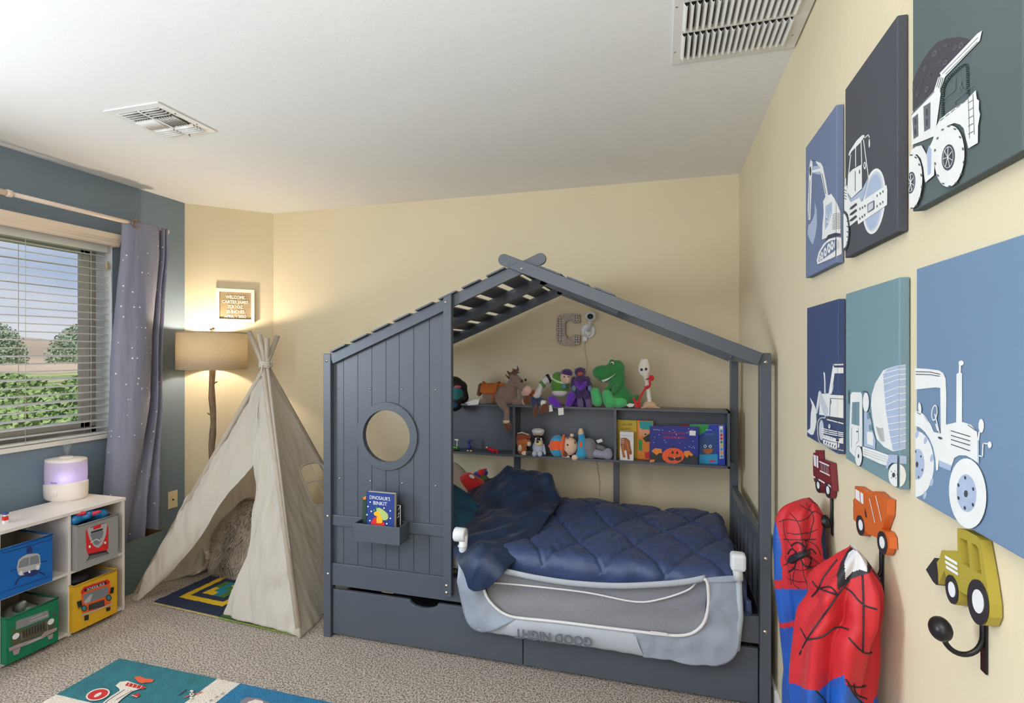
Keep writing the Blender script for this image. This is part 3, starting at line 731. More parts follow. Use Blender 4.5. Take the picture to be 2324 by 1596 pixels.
# curtain
m_curt = mat('grey_blue_satin', (136, 138, 158), .36, bump=.05, bscale=200, var=.04, vscale=5, transl=.12)
m_dot = mat('silver_dot', (232, 234, 240), .35)
ctn = thing('curtain', 'grey blue satin curtain with silver dots bunched at the window side', 'curtain', (RX, 2.5, .06))
def cpt(s, h):
    """s along cloth 0..1, h 0 bottom .. 1 top : plan position of the folded cloth"""
    top = [(-3.085, 2.372), (-3.055, 2.40), (-3.035, 2.47), (-3.03, 2.55), (-3.06, 2.595), (-3.11, 2.60), (-3.03, 2.612), (-3.11, 2.622), (-3.03, 2.635), (-3.09, 2.648), (-3.12, 2.652)]
    mid = [(-3.10, 2.315), (-3.05, 2.34), (-3.00, 2.42), (-3.02, 2.50), (-3.08, 2.53), (-3.11, 2.545), (-3.03, 2.565), (-3.11, 2.585), (-3.05, 2.61), (-3.10, 2.625), (-3.13, 2.63)]
    bot = [(-3.12, 2.265), (-3.07, 2.28), (-3.035, 2.33), (-3.07, 2.385), (-3.13, 2.40), (-3.08, 2.44), (-3.03, 2.475), (-3.11, 2.50), (-3.12, 2.53), (-3.04, 2.57), (-3.10, 2.60)]
    return top, mid, bot
T_, M_, B_ = cpt(0, 0)
m = 120
tt, mm, bb = [rs([(a, b, 0) for a, b in q], m) for q in (T_, M_, B_)]
ztp = onx(300, 500, -3.04).z; P = []
n = 70
for i in range(n + 1):
    h = i / n; z = ztp - (ztp - .05) * h
    row = []
    for j in range(m):
        if h < .45: w = h / .45; w = w * w * (3 - 2 * w); p = tt[j].lerp(mm[j], w)
        else: w = (h - .45) / .55; w = w * w * (3 - 2 * w); p = mm[j].lerp(bb[j], w)
        row.append(Vector((max(p.x + .004 * fbm(p.y * 20, z * 2), XL + .012), p.y + .004 * fbm(p.y * 9, z * 3, 5), z + .004 * fbm(j * .1, 0))))
    P.append(row)
o = part('panel', MB().grid(P), m_curt, ctn, fix=False); solid(o, .003)
q = MB(); R_ = random.Random(3)
for k in range(190):
    i = R_.randint(2, n - 2); j = R_.randint(2, m - 3); p = P[i][j]; nn = (P[i][j + 1] - p).cross(P[i + 1][j] - p).normalized()
    u = nn.orthogonal().normalized(); w = nn.cross(u); r = R_.choice((.0026, .0036, .0050))
    for sg in (1, -1): q.ngon([p + nn * .0021 * sg + (u * math.cos(a) + w * math.sin(a)) * r for a in (2 * PI * t / 8 for t in range(8))])
part('dot_print', q, m_dot, ctn, fix=False)
g = onx(313, 513, -3.03)
part('grommet', MB().lathe([(.020, -.003), (.028, -.003), (.030, 0), (.028, .003), (.020, .003), (.020, -.003)], (-3.041, g.y, zr), 24, axis='x'), mat('grommet_nickel', (150, 128, 112), .3, metal=1), ctn)

# ================================================================ toy shelf and bins
m_mel = mat('white_melamine', (230, 222, 216), .4, var=.015)
FX, BXk = -2.80, -3.09
sh = thing('toy_shelf', 'white low cubby shelf holding fabric bins under the window', 'shelf', ((FX + BXk) / 2, 1.75, 0))
ys = [1.318, 1.60, 1.888, 2.158]; zt = .61
part('top_panel', MB().box((BXk, 1.318, zt - .016), (FX + .004, 2.175, zt)), m_mel, sh, .001)
for yy in ys: part('upright', MB().box((BXk, yy, 0), (FX, yy + .014, zt - .016)), m_mel, sh, .001)
for a, b in zip(ys[:-1], ys[1:]):
    part('shelf_board', MB().box((BXk, a + .014, .302), (FX - .002, b, .316)), m_mel, sh, .001)
    part('shelf_board', MB().box((BXk, a + .014, .006), (FX - .002, b, .020)), m_mel, sh, .001)
part('back_panel', MB().box((BXk, 1.902, .02), (BXk + .004, 2.158, .594)), m_mel, sh)
part('back_panel', MB().box((BXk, 1.614, .02), (BXk + .004, 1.70, .594)), m_mel, sh)
BF = -2.768
def lin(y0, y1, z0, z1, cfab, lab, nm, mouth=0.02, prints=None, zbase=0):
    c = mat(nm + '_fabric', cfab, .8, bump=.15, bscale=200, var=.04)
    inn = mat('bin_lining', (150, 142, 132), .85)
    t = thing('storage_bin', lab, 'storage bin', ((BF + BXk) / 2, (y0 + y1) / 2, z0), 'fabric bins in the white cubby shelf')
    xb = BF - .255; w = .004
    q = MB()
    o_ = [(xb, y0), (BF, y0), (BF, y1), (xb, y1)]; i_ = [(xb + w, y0 + w), (BF - w, y0 + w), (BF - w, y1 - w), (xb + w, y1 - w)]
    dz = [.0, -.004, 0, 0]
    for k in range(4):
        a, b = o_[k], o_[(k + 1) % 4]; e, f = i_[k], i_[(k + 1) % 4]; n = 10
        G_ = []; H_ = []
        for i in range(n + 1):
            t_ = i / n; sg = -mouth * .35 * math.sin(PI * t_); p = Vector(a).lerp(Vector(b), t_) if False else Vector((a[0] + (b[0] - a[0]) * t_, a[1] + (b[1] - a[1]) * t_, 0))
            r = Vector((e[0] + (f[0] - e[0]) * t_, e[1] + (f[1] - e[1]) * t_, 0)); zz = z1 + (sg if k != 1 else sg * .25)
            G_.append([Vector((p.x, p.y, z0)), Vector((p.x, p.y, zz))]); H_.append([Vector((r.x, r.y, z0 + w)), Vector((r.x, r.y, zz))])
        q.grid(G_, 0, False); q.grid([[h[1], h[0]] for h in H_], 1, False)
        q.grid([[g_[1], h[1]] for g_, h in zip(G_, H_)], 0, False)
    q.ngon([(x, y, z0) for x, y in reversed(o_)], 0); q.ngon([(x, y, z0 + w) for x, y in i_], 1)
    part('body', q, [c, inn], t, fix=False)
    dk = mat(nm + '_trim', tuple(int(v * .8) for v in cfab), .8)
    part('top_trim', MB().tube([(BF + .001, y0, z1 + .0), (BF + .001, y1, z1 + .0)], .004, 8).tube([(BF, y0, z1), (xb, y0, z1)], .004, 8).tube([(BF, y1, z1), (xb, y1, z1)], .004, 8).tube([(xb, y0, z1), (xb, y1, z1)], .004, 8), dk, t)
    return t
class Draw:
    """flat printed artwork on a plane x = X0 facing -x or +x; outlines given by photograph pixels"""
    def __init__(s, fn, nrm, step=.0004): s.fn = fn; s.n = Vector(nrm); s.q = MB(); s.k = 1; s.mats = []; s.step = step
    def mi(s, m):
        if m not in s.mats: s.mats.append(m)
        return s.mats.index(m)
    def P(s, pts): return [s.fn(*p) + s.n * s.step * s.k for p in pts]
    def poly(s, pts, m): s.q.ngon(s.P(pts), s.mi(m)); s.k += .5; return s
    def line(s, pts, w, m, smooth=False):
        p = s.P(pts); p = rs(p, max(8, 3 * len(p))) if smooth else p
        s.q.stroke(p, w, s.n, s.mi(m)); s.k += .5; return s
    def oval(s, c, rx, ry, m, ang=0., n=32):
        """ellipse given in pixels"""
        ca, sa = math.cos(ang), math.sin(ang)
        return s.poly([(c[0] + rx * math.cos(a) * ca - ry * math.sin(a) * sa, c[1] + rx * math.cos(a) * sa + ry * math.sin(a) * ca) for a in (2 * PI * i / n for i in range(n))], m)
    def disc(s, c, r, m, u=Y, v=Z, n=36, sc=1.):
        """true circle of radius r metres round the point seen at pixel c"""
        o = s.fn(*c) + s.n * s.step * s.k; s.q.ngon([o + u * math.cos(a) * r + v * math.sin(a) * r * sc for a in (2 * PI * i / n for i in range(n))], s.mi(m)); s.k += .5; return s
    def text(s, body, size, c, ux, uy, m, **k):
        s.q.text(body, size, s.fn(*c) + s.n * s.step * s.k, ux, uy, s.mi(m), ext=.0003, **k); s.k += .5; return s
    def done(s, parent, name='printed_picture'): return part(name, s.q, s.mats, parent, fix=False)
pw = flat('print_white', 228, 228, 230); pk = flat('print_black', 34, 34, 40); pgr = flat('print_grey', 132, 130, 132); plg = flat('print_light_grey', 178, 176, 178)
pr_ = flat('print_red', 206, 32, 38); por = flat('print_orange', 226, 96, 40); pbl = flat('print_navy', 30, 44, 104); pgy = flat('print_glass', 120, 124, 132); pte = flat('print_teal', 60, 130, 140)
pol = flat('print_olive', 82, 78, 60); pma = flat('print_mauve', 160, 142, 146); pye = flat('print_yellow', 236, 200, 52)
BZ = lambda px, py: onx(px, py, BF)
yy = lambda px, py: onx(px, py, BF).y
zz = lambda px, py: onx(px, py, BF).z
b1 = lin(yy(175, 1240) , yy(268, 1200), .318, zz(268, 1167), (150, 148, 146), 'light grey bin with red tram picture, top right of the shelf', 'tram_bin')
b2 = lin(1.585, yy(119, 1290), .318, zz(119, 1213), (0, 92, 170), 'bright blue bin with helicopter picture, top left of the shelf', 'helicopter_bin')
b3 = lin(yy(168, 1390), yy(266, 1350), .022, zz(265, 1293), (218, 168, 30), 'yellow bin with school bus picture, bottom right of the shelf', 'bus_bin')
b4 = lin(yy(14, 1460), yy(132, 1420), .022, zz(132, 1357), (4, 112, 74), 'green bin with off-road car picture, bottom left of the shelf', 'car_bin')
# tram
d = Draw(BZ, X)
d.poly([(194, 1210), (197, 1200), (204, 1196), (236, 1187), (243, 1190), (246, 1199), (246, 1244), (240, 1252), (200, 1258), (196, 1250)], pr_)
d.poly([(197, 1201), (204, 1196), (236, 1187), (243, 1190), (240, 1215), (232, 1236), (223, 1244), (213, 1240), (203, 1224)], plg)
d.poly([(205, 1215), (208, 1210), (232, 1203), (235, 1208), (230, 1228), (222, 1238), (214, 1236)], pgy)
d.poly([(206, 1207), (233, 1199), (233, 1203), (206, 1211)], pk); d.line([(205, 1198), (238, 1187)], .003, pk)
d.poly([(211, 1195), (229, 1189), (229, 1197), (212, 1203)], pr_)
d.line([(205, 1232), (218, 1224), (226, 1228), (230, 1222)], .004, pw); d.oval((203, 1241), 2.5, 3, pw); d.oval((238, 1232), 2.5, 3, pw)
d.poly([(199, 1258), (240, 1249), (243, 1252), (202, 1262)], pk); d.line([(203, 1262), (196, 1274)], .004, pk); d.line([(238, 1250), (245, 1257)], .004, pk)
for k in range(3): d.line([(201 - k * 2, 1264 + k * 3.6), (240 + k * 2, 1253 + k * 1.6)], .0022, pk)
d.done(b1)
# helicopter
d = Draw(BZ, X)
d.line([(4, 1257), (118, 1224)], .004, pbl); d.poly([(61, 1243), (72, 1240), (73, 1254), (60, 1257)], pbl)
d.line([(22, 1297), (107, 1272)], .004, pbl)
d.poly([(50, 1264), (62, 1258), (84, 1256), (90, 1260), (92, 1280), (89, 1290), (80, 1299), (48, 1307), (41, 1304), (38, 1290), (41, 1272)], plg)
d.poly([(44, 1275), (52, 1268), (84, 1260), (88, 1263), (89, 1278), (41, 1290)], pgy); d.line([(67, 1264), (66, 1284)], .003, plg)
d.poly([(52, 1301), (60, 1298), (78, 1293), (88, 1294), (84, 1303), (70, 1309), (58, 1308)], pbl)
d.oval((47, 1301), 3.6, 5.5, pw, .2); d.oval((85, 1288), 4.2, 6, pw, .3); d.oval((66, 1298), 2.6, 3, pw)
d.line([(88, 1298), (101, 1305)], .006, pbl); d.line([(60, 1306), (42, 1312), (34, 1328)], .006, pbl, True)
d.line([(2, 1345), (118, 1306)], .002, pbl); d.done(b2)
# school bus
d = Draw(BZ, X)
d.poly([(184, 1346), (190, 1336), (240, 1322), (250, 1325), (251, 1375), (186, 1393)], por)
d.poly([(183, 1344), (190, 1333), (244, 1315), (250, 1321), (246, 1326), (192, 1344), (186, 1350)], pr_)
d.poly([(190, 1338), (240, 1320), (243, 1325), (192, 1344)], pk)
u_ = (BZ(243, 1323) - BZ(191, 1341)).normalized(); d.text('SCHOOL BUS', .0175, (217, 1334.5), u_, Z, pw, sx=.82)
d.poly([(188, 1351), (196, 1347), (242, 1331), (245, 1334), (244, 1352), (193, 1371), (190, 1366)], pgy)
d.poly([(190, 1366), (204, 1350), (210, 1349), (204, 1366), (193, 1371)], plg)
d.poly([(201, 1373), (236, 1361), (237, 1375), (201, 1386)], pk)
for k in range(4): d.line([(203, 1375 + k * 3), (235, 1363.5 + k * 3)], .0012, pgr)
for c in ((190, 1381), (246, 1357)): d.oval(c, 6.5, 7, pk); d.oval(c, 4.6, 5.2, pte)
d.poly([(173, 1366), (184, 1362), (186, 1376), (176, 1380)], pk); d.poly([(250, 1334), (258, 1332), (256, 1346), (248, 1348)], pk); d.line([(176, 1383), (185, 1378)], .003, pk)
d.line([(183, 1398), (254, 1370)], .007, plg); d.poly([(190, 1398), (200, 1395), (200, 1407), (190, 1409)], pk); d.poly([(239, 1380), (249, 1377), (249, 1385), (240, 1388)], pk); d.done(b3)
# off-road car
d = Draw(BZ, X)
d.poly([(36, 1413), (39, 1409), (109, 1385), (111, 1401), (36, 1430)], pgr); d.line([(68, 1411), (110, 1396)], .004, plg); d.line([(69, 1405), (96, 1394)], .003, plg)
d.poly([(25, 1443), (34, 1434), (112, 1405), (123, 1404), (124, 1424), (118, 1432), (32, 1465), (26, 1463)], pol)
for k in range(8): d.poly([(52 + k * 6.4, 1431 - k * 2.5), (55 + k * 6.4, 1430 - k * 2.5), (55.3 + k * 6.4, 1447 - k * 2.5), (52.3 + k * 6.4, 1448 - k * 2.5)], pk)
d.line([(47, 1437), (49, 1453)], .003, pgr); d.line([(106, 1411), (107, 1432)], .003, pgr)
d.disc((35, 1444), .0135, pw); d.disc((114.5, 1411), .0135, pw)
d.poly([(18, 1471), (20, 1479), (42, 1470), (62, 1463), (95, 1449), (128, 1430), (128, 1424), (100, 1434), (92, 1444), (62, 1455), (40, 1462)], pma)
d.line([(62, 1460), (92, 1447)], .006, plg); d.poly([(27, 1477), (45, 1470), (41, 1484), (30, 1487)], pma); d.poly([(106, 1444), (119, 1438), (118, 1448), (109, 1452)], pma)
d.poly([(25, 1428), (31, 1426), (31, 1434), (26, 1436)], pol); d.poly([(119, 1390), (124, 1388), (124, 1397), (119, 1399)], pol); d.done(b4)
# things in the bins
m_bag = mat('clear_bag', (176, 186, 176), .25, bump=.4, bscale=40, alpha=.75)
c = Vector((BF - .12, 1.735, .16))
q = MB(); P = [[Vector((BF - .03 - .20 * u / 14, 1.66 + .16 * v / 14, .165 + .055 * math.sin(PI * u / 14) * math.sin(PI * v / 14) + .018 * fbm(u * .5, v * .5, 1))) for v in range(15)] for u in range(15)]
q.grid(P); q.tube([(BF - .1, 1.73, .21), (BF - .07, 1.72, .235), (BF - .05, 1.715, .25)], [.03, .014, .006], 8)
single('plastic_bag', q, m_bag, 'crumpled clear plastic bag stuffed in the green bin', 'bag', c, fix=False)
q = MB(); q.cap((BF - .05, 1.93, .56), (BF - .05, 2.0, .575), .028, .02); q.cap((BF - .1, 1.95, .555), (BF - .03, 1.975, .57), .03, .022); q.cap((BF - .06, 1.99, .57), (BF - .015, 2.02, .568), .022, .014); q.cap((BF - .12, 2.0, .545), (BF - .05, 2.06, .55), .03, .03)
single('toy_figure', plush(q, .006), mat('toy_blue_gloss', (24, 84, 150), .35, c2=(30, 120, 176), vscale=20), 'blue toy piled in the grey tram bin', 'toy', (BF - .06, 1.98, .53))
q = MB(); q.cap((BF - .03, 1.995, .568), (BF - .012, 2.02, .578), .013, .010); q.cap((BF - .045, 1.94, .586), (BF - .02, 1.955, .590), .012, .010)
single('toy_figure', plush(q, .004), flat('toy_red', 190, 30, 50, .35), 'small red toy lying on the blue toy in the tram bin', 'toy', (BF - .03, 1.98, .56))
q = MB().ell((BF - .10, 1.96, .245), (.06, .06, .03)); single('toy_ball', q, pk, 'black rounded toy in the yellow bus bin', 'toy', (BF - .1, 1.96, .22))

# humidifier
hc = onz(150, 1131, .61); m_hum = mat('humidifier_shell', (240, 230, 222), .3, var=.01)
m_tank = mat('humidifier_tank', (232, 220, 230), .25, transl=.5)
hm = thing('humidifier', 'white and lilac cool-mist humidifier steaming on the cubby shelf', 'humidifier', hc)
rp_ = Vector((CA, SA, 0)); fp_ = Vector((-SA, CA, 0)); ra, rb_ = .110, .078
hr = math.radians(-8); rp2 = rp_ * math.cos(hr) + fp_ * math.sin(hr); fp2 = fp_ * math.cos(hr) - rp_ * math.sin(hr)
def oval(z, s, dz=lambda a: 0, n=48): return [hc + rp2 * math.cos(a) * ra * s + fp2 * math.sin(a) * rb_ * s + Z * (z + dz(a)) for a in (2 * PI * k / n for k in range(n))]
wv = lambda a: .010 * math.cos(a + .3)
q = MB().grid([oval(.0, .01), oval(.0, .90), oval(.004, .92), oval(.012, .985), oval(.05, 1.01), oval(.082, 1.01, wv), oval(.088, 1.0, wv), oval(.088, .95, wv)], wrap=True); part('base', q, m_hum, hm)
q = MB().grid([oval(.078, .95, wv), oval(.12, .97), oval(.16, .97), oval(.198, .955), oval(.205, .93)], wrap=True); part('water_tank', q, m_tank, hm)
q = MB().grid([oval(.203, .945), oval(.209, .955), oval(.214, .93), oval(.221, .5), oval(.222, .02)], wrap=True); lid = part('lid', q, m_hum, hm)
q = MB().lathe([(0, .0), (.040, .0), (.040, .004), (.036, .007), (.02, .008), (0, .008)], hc + Z * .219, 28, sy=.7); part('nozzle', q, m_hum, lid)
kc = hc - fp2 * (rb_ * 1.0) + rp2 * .012 + Z * .048
def dial(r, d0, d1):
    q = MB(); A = [kc + (rp2 * math.cos(a) + Z * math.sin(a)) * r - fp2 * d0 for a in (2 * PI * k / 28 for k in range(28))]; B = [p - fp2 * (d1 - d0) for p in A]; C_ = [kc - fp2 * d1 + (p - kc + fp2 * d1) * .9 for p in B]
    q.grid([A, B, C_], wrap=True); q.ngon(C_); return q
part('control_dial', dial(.021, -.004, .005), m_hum, hm); part('control_dial', dial(.014, .004, .011), m_hum, hm)
part('indicator_light', MB().ell(hc - fp2 * (rb_ * .55) + rp2 * .045 + Z * .104, (.014, .006, .010)), mat('blue_led', (120, 120, 255), .4, emit=(150, 150, 255), estr=9), hm)
hl = bpy.data.lights.new('tank_glow', 'POINT'); hl.energy = .12; hl.color = (.55, .5, 1); hl.shadow_soft_size = .02
ho = bpy.data.objects.new('tank_glow', hl); COL.objects.link(ho); ho.parent = hm; ho.location = -fp2 * .03 + rp2 * .045 + Z * .125
part('maker_name', MB().text('Homasy', .012, hc - fp2 * (rb_ * .975) + rp2 * .012 + Z * .098, rp2, Z, ext=.0006), flat('lilac_print', 150, 140, 190), hm)
for k, zq in enumerate((.13, .142, .154, .166)): part('level_mark', MB().box((-.004, -.0005, -.0008), (.004, .0005, .0008), M=Matrix.Translation(hc + rp2 * ra * .90 - fp2 * rb_ * .42 + Z * zq)), flat('lilac_print', 150, 140, 190), hm)
# mist plume
mm_ = bpy.data.materials.new('mist'); mm_.use_nodes = True; t = mm_.node_tree; N = t.nodes; N.clear()
o_ = N.new('ShaderNodeOutputMaterial'); vs_ = N.new('ShaderNodeVolumePrincipled'); tc = N.new('ShaderNodeTexCoord'); sp = N.new('ShaderNodeSeparateXYZ'); mr = N.new('ShaderNodeMapRange')
vs_.inputs['Color'].default_value = (.9, .95, 1, 1); vs_.inputs['Anisotropy'].default_value = .2
mr.inputs[1].default_value = 0; mr.inputs[2].default_value = .13; mr.inputs[3].default_value = 16; mr.inputs[4].default_value = 0
t.links.new(tc.outputs['Object'], sp.inputs[0]); t.links.new(sp.outputs[2], mr.inputs[0]); t.links.new(mr.outputs[0], vs_.inputs['Density']); t.links.new(vs_.outputs[0], o_.inputs['Volume'])
mc = hc + Z * .228 + rp2 * .006
q = MB().lathe([(.0005, 0), (.004, .001), (.014, .035), (.026, .07), (.042, .125), (.0005, .13)], mc, 20)
single('mist_plume', q, mm_, 'faint plume of white mist rising from the humidifier', 'mist', mc, kind='stuff')
# tiny figure
c = onz(12, 1188, .61)
tf = thing('toy_figure', 'tiny plastic figure with blue cap, red shirt and white legs on the shelf top', 'toy', c)
part('legs', MB().box(c + Vector((-.008, -.008, 0)), c + Vector((.008, .008, .014))), pw, tf, .001)
part('torso', MB().box(c + Vector((-.008, -.009, .0142)), c + Vector((.008, .009, .031))), pr_, tf, .001)
part('head', MB().lathe([(0, .032), (.006, .032), (.007, .035), (.007, .043), (0, .045)], c, 14), pw, tf)
part('cap', MB().ell(c + Z * .046, (.013, .013, .007)), flat('toy_blue', 40, 70, 130, .4), tf)

# waste bin behind the shelf
m_wb = mat('bin_green', (98, 116, 116), .5); m_gold = mat('brass_lining', (176, 144, 100), .28, metal=.85)
x0, x1, y0, y1, h, w = -3.165, -2.947, 2.215, 2.535, .298, .006
wb = thing('waste_bin', 'dark grey green rectangular waste bin with brass lining beside the shelf', 'waste bin', ((x0 + x1) / 2, (y0 + y1) / 2, 0))
def tub(x0, x1, y0, y1, z0, z1, w): return MB().box((x0, y0, z0), (x0 + w, y1, z1)).box((x1 - w, y0, z0), (x1, y1, z1)).box((x0 + w, y0, z0), (x1 - w, y0 + w, z1)).box((x0 + w, y1 - w, z0), (x1 - w, y1, z1)).box((x0 + w, y0 + w, z0), (x1 - w, y1 - w, z0 + w))
part('shell', tub(x0, x1, y0, y1, 0.001, h, .004), m_wb, wb)
part('lining', tub(x0 + .0042, x1 - .0042, y0 + .0042, y1 - .0042, .006, h + .002, .003), m_gold, wb)

# wall plate
pc = Vector((XL, 2.803, .398)); op = thing('wall_plate', 'cream cable socket plate low on the blue wall', 'wall plate', pc)
m_iv = mat('ivory_plastic', (232, 214, 174), .4)
part('plate', MB().box(pc + Vector((.0005, -.036, -.058)), pc + Vector((.006, .036, .058))), m_iv, op, .002)
part('socket', MB().lathe([(0, .012), (.004, .012), (.006, .010), (.006, .005)], pc, 16, axis='x'), m_bk, op)
for s in (-1, 1): part('screw', MB().lathe([(0, .0075), (.003, .007), (.004, .005)], pc + Z * .042 * s, 12, axis='x'), m_iv, op)

# ================================================================ ceiling registers
m_vent = mat('vent_enamel', (232, 230, 226), .4); m_void = mat('duct_dark', (60, 56, 52), .9)
cx, cy = -2.151, 1.84; r = .150; zc = ZC
v1 = thing('air_register', 'small square ceiling air register with curved louvres above the window side', 'air vent', (cx, cy, ZC - .02))
q = MB(); ri = .112
for a, b in (((-r, -r), (r, -ri)), ((-r, ri), (r, r)), ((-r, -ri), (-ri, ri)), ((ri, -ri), (r, ri))): q.box((cx + a[0], cy + a[1], zc - .006), (cx + b[0], cy + b[1], zc - .0005))
part('frame', q, m_vent, v1, .002)
part('duct_shade', MB().box((cx - ri, cy - ri, zc - .0012), (cx + ri, cy + ri, zc - .0004)), m_void, v1)  # thin dark sheet painted as the shade inside the opening
def blade(p0, p1, tip, drop=.022):
    p0, p1 = Vector(p0), Vector(p1); tip = Vector(tip); R = []
    for k in range(7):
        a = k / 6 * PI / 2; o = tip * (1 - math.cos(a)) * .012 - Z * math.sin(a) * drop * .7
        R.append([p0 + o, p1 + o])
    return MB().grid(R)
def bl_(p0, p1, tip, d=.020): o = part('louvre', blade(p0, p1, tip, d), m_vent, v1, fix=False); solid(o, .0012)
zb = zc - .001
for half in (-1, 1):
    xa, xb = (cx - ri, cx - .006) if half < 0 else (cx + .006, cx + ri)
    for k in range(4): bl_((xa, cy - ri + .006 + k * .017, zb), (xb, cy - ri + .006 + k * .017, zb), (0, -1, 0))
    for k in range(4): bl_((xa, cy + ri - .006 - k * .017, zb), (xb, cy + ri - .006 - k * .017, zb), (0, 1, 0))
    for k in range(7): bl_((cx + half * (.010 + k * .0145), cy - .04, zb), (cx + half * (.010 + k * .0145), cy + .04, zb), (half, 0, 0))
part('crossbar', MB().box((cx - .005, cy - ri, zc - .010), (cx + .005, cy + ri, zc - .006)), m_vent, v1)
part('damper_lever', MB().tube([(cx + .02, cy + ri + .004, zc - .006), (cx + .022, cy + ri + .007, zc - .018), (cx + .027, cy + ri + .007, zc - .024)], .0022, 6), m_void, v1)
for s in (-.05, .06): part('screw', MB().ell((cx + ri + .018, cy + s, zc - .006), (.004, .004, .002)), m_void, v1)

X0, X1, Y1 = .037, XR - .004, 1.967; Y0 = 1.40
v2 = thing('return_grille', 'large white ceiling return-air grille with slanted louvres by the yellow wall', 'air vent', ((X0 + X1) / 2, (Y0 + Y1) / 2, ZC - .02))
lx0, lx1 = onz(1550, 60, ZC).x, .392
ybar = onz(1562, 68, ZC - .006).y; yend = onz(1546, 133, ZC - .008).y
q = MB(); q.box((X0, Y0, zc - .008), (lx0, Y1, zc - .0005)); q.box((lx1, Y0, zc - .008), (X1, Y1, zc - .0005)); q.box((lx0, yend, zc - .008), (lx1, Y1, zc - .0005)); q.box((lx0, Y0, zc - .008), (lx1, Y0 + .03, zc - .0005))
part('frame', q, m_vent, v2, .002)
part('duct_shade', MB().box((lx0, Y0 + .03, zc - .0012), (lx1, yend, zc - .0004)), m_void, v2)  # flat dark sheet in place of the shaded hollow behind the louvres
nl = 18
for (ya, yb2) in ((ybar + .006, yend), (ybar - .150, ybar - .006), (Y0 + .03, ybar - .162)):
    for k in range(nl):
        x = lx0 + .004 + (lx1 - lx0 - .008) * k / (nl - 1)
        q = MB(); R = []
        for (dx, dz, e) in ((0, -.001, 0), (.004, -.014, .006), (.010, -.020, .008), (.0125, -.020, .008), (.0125, -.016, .008)): R.append([Vector((x - .008 + dx, ya + e, zc + dz)), Vector((x - .008 + dx, yb2 - e, zc + dz))])
        q.grid(R, smooth=False); o = part('louvre', q, m_vent, v2, fix=False); solid(o, .0011)
for yb2 in (ybar, ybar - .156): part('crossbar', MB().box((lx0, yb2 - .006, zc - .012), (lx1, yb2 + .006, zc - .002)), m_vent, v2)
for px, py in ((1536, 16), (1532, 118), (1799, 80)): part('screw', MB().ell(onz(px, py, zc - .008), (.004, .004, .002)), m_bolt, v2)

# ================================================================ floor lamp and letter board
lc = Vector((-2.91, 2.86, 0)); lf = -lc.x * SA + lc.y * CA
zt_, zb_ = EYE + (799 - 755) / FPX * lf, EYE + (799 - 838) / FPX * lf; rsd = 144 / FPX * lf / 2 * .985
lamp = thing('floor_lamp', 'floor lamp with branch-like pole and burlap drum shade in the corner', 'floor lamp', lc)
m_bur = mat('burlap_shade', (214, 200, 172), .85, bump=.5, bscale=420, var=.14, vscale=160, stretch=(1, 1, 3), transl=.26)
m_brn = mat('branch_resin', (132, 112, 88), .7, bump=.6, bscale=40, c2=(92, 76, 58), vscale=25, stretch=(3, 3, .6))
o = part('lamp_shade', MB().lathe([(rsd, zb_), (rsd, (zt_ + zb_) / 2), (rsd * .99, zt_)], lc, 64), m_bur, lamp, fix=False); solid(o, .003)
part('shade_rim', MB().lathe([(rsd * .988, zt_ - .006), (rsd * .988 + .004, zt_ - .004), (rsd * .988 + .004, zt_ + .001), (rsd * .985, zt_ + .002), (rsd * .985, zt_ - .006)], lc, 64).lathe([(rsd - .002, zb_), (rsd + .003, zb_ - .001), (rsd + .003, zb_ + .006), (rsd - .002, zb_ + .007), (rsd - .002, zb_)], lc, 64), mat('shade_trim', (176, 156, 122), .8), o)
pts = [lc + Vector((.004 * math.sin(k * 1.3), .004 * math.cos(k * 1.1), .03 + k * (zb_ + .02) / 16)) for k in range(17)]
q = MB().tube(pts, [.019 + .0025 * math.sin(k * 2.1) for k in range(17)], 14); pole = part('pole', q, m_brn, lamp)
k1 = lc + Z * (EYE + (799 - 872) / FPX * lf)
part('twig', MB().tube([k1, k1 + rp_ * .02 + Z * .012, k1 + rp_ * .033 + Z * .016], [.008, .006, .004], 8), m_brn, pole)
k1 = lc + Z * (EYE + (799 - 942) / FPX * lf); part('twig', MB().tube([k1, k1 - rp_ * .026 + Z * .006, k1 - rp_ * .034 + Z * .014], [.007, .005, .003], 8), m_brn, pole)
part('base', MB().lathe([(0, 0.001), (.125, .001), (.13, .006), (.125, .016), (.03, .026), (.02, .04), (0, .04)], lc, 40), m_brn, lamp)
m_met = mat('lamp_metal', (120, 104, 84), .4, metal=.8)
q = MB().tube([lc + Z * (zb_ + .02), lc + Z * (zb_ + .07)], .014, 12)
for k in range(3):
    a = 2 * PI * k / 3 + .4; q.tube([lc + Z * (zt_ - .012), lc + Z * (zt_ - .012) + Vector((math.cos(a), math.sin(a), 0)) * rsd * .985], .0018, 6)
q.tube([lc + Z * (zb_ + .07), lc + Vector((.045, 0, zb_ + .12)), lc + Vector((.03, 0, zt_ - .03)), lc + Z * (zt_ - .012)], .0018, 6); part('socket_and_harp', q, m_met, lamp)
ft = lc + Z * (zt_ - .012); part('finial', MB().tube([ft, ft + Z * .026, ft + Z * .034 + rp_ * .004, ft + Z * .044 + rp_ * .009], [.008, .010, .010, .008], 8).tube([ft + Z * .022, ft + Z * .032 - rp_ * .010, ft + Z * .036 - rp_ * .016], [.008, .007, .006], 8), m_brn, lamp)
bulb_c = lc + Z * (zb_ + .115)
part('bulb', MB().ell(bulb_c, (.03, .03, .038)).tube([bulb_c - Z * .05, bulb_c - Z * .02], [.013, .02], 12), mat('lit_bulb', (255, 220, 170), .5, emit=(255, 214, 160), estr=14), lamp)
ld = bpy.data.lights.new('lamp_light', 'POINT'); ld.energy = 21; ld.color = (1, .84, .64); ld.shadow_soft_size = .035
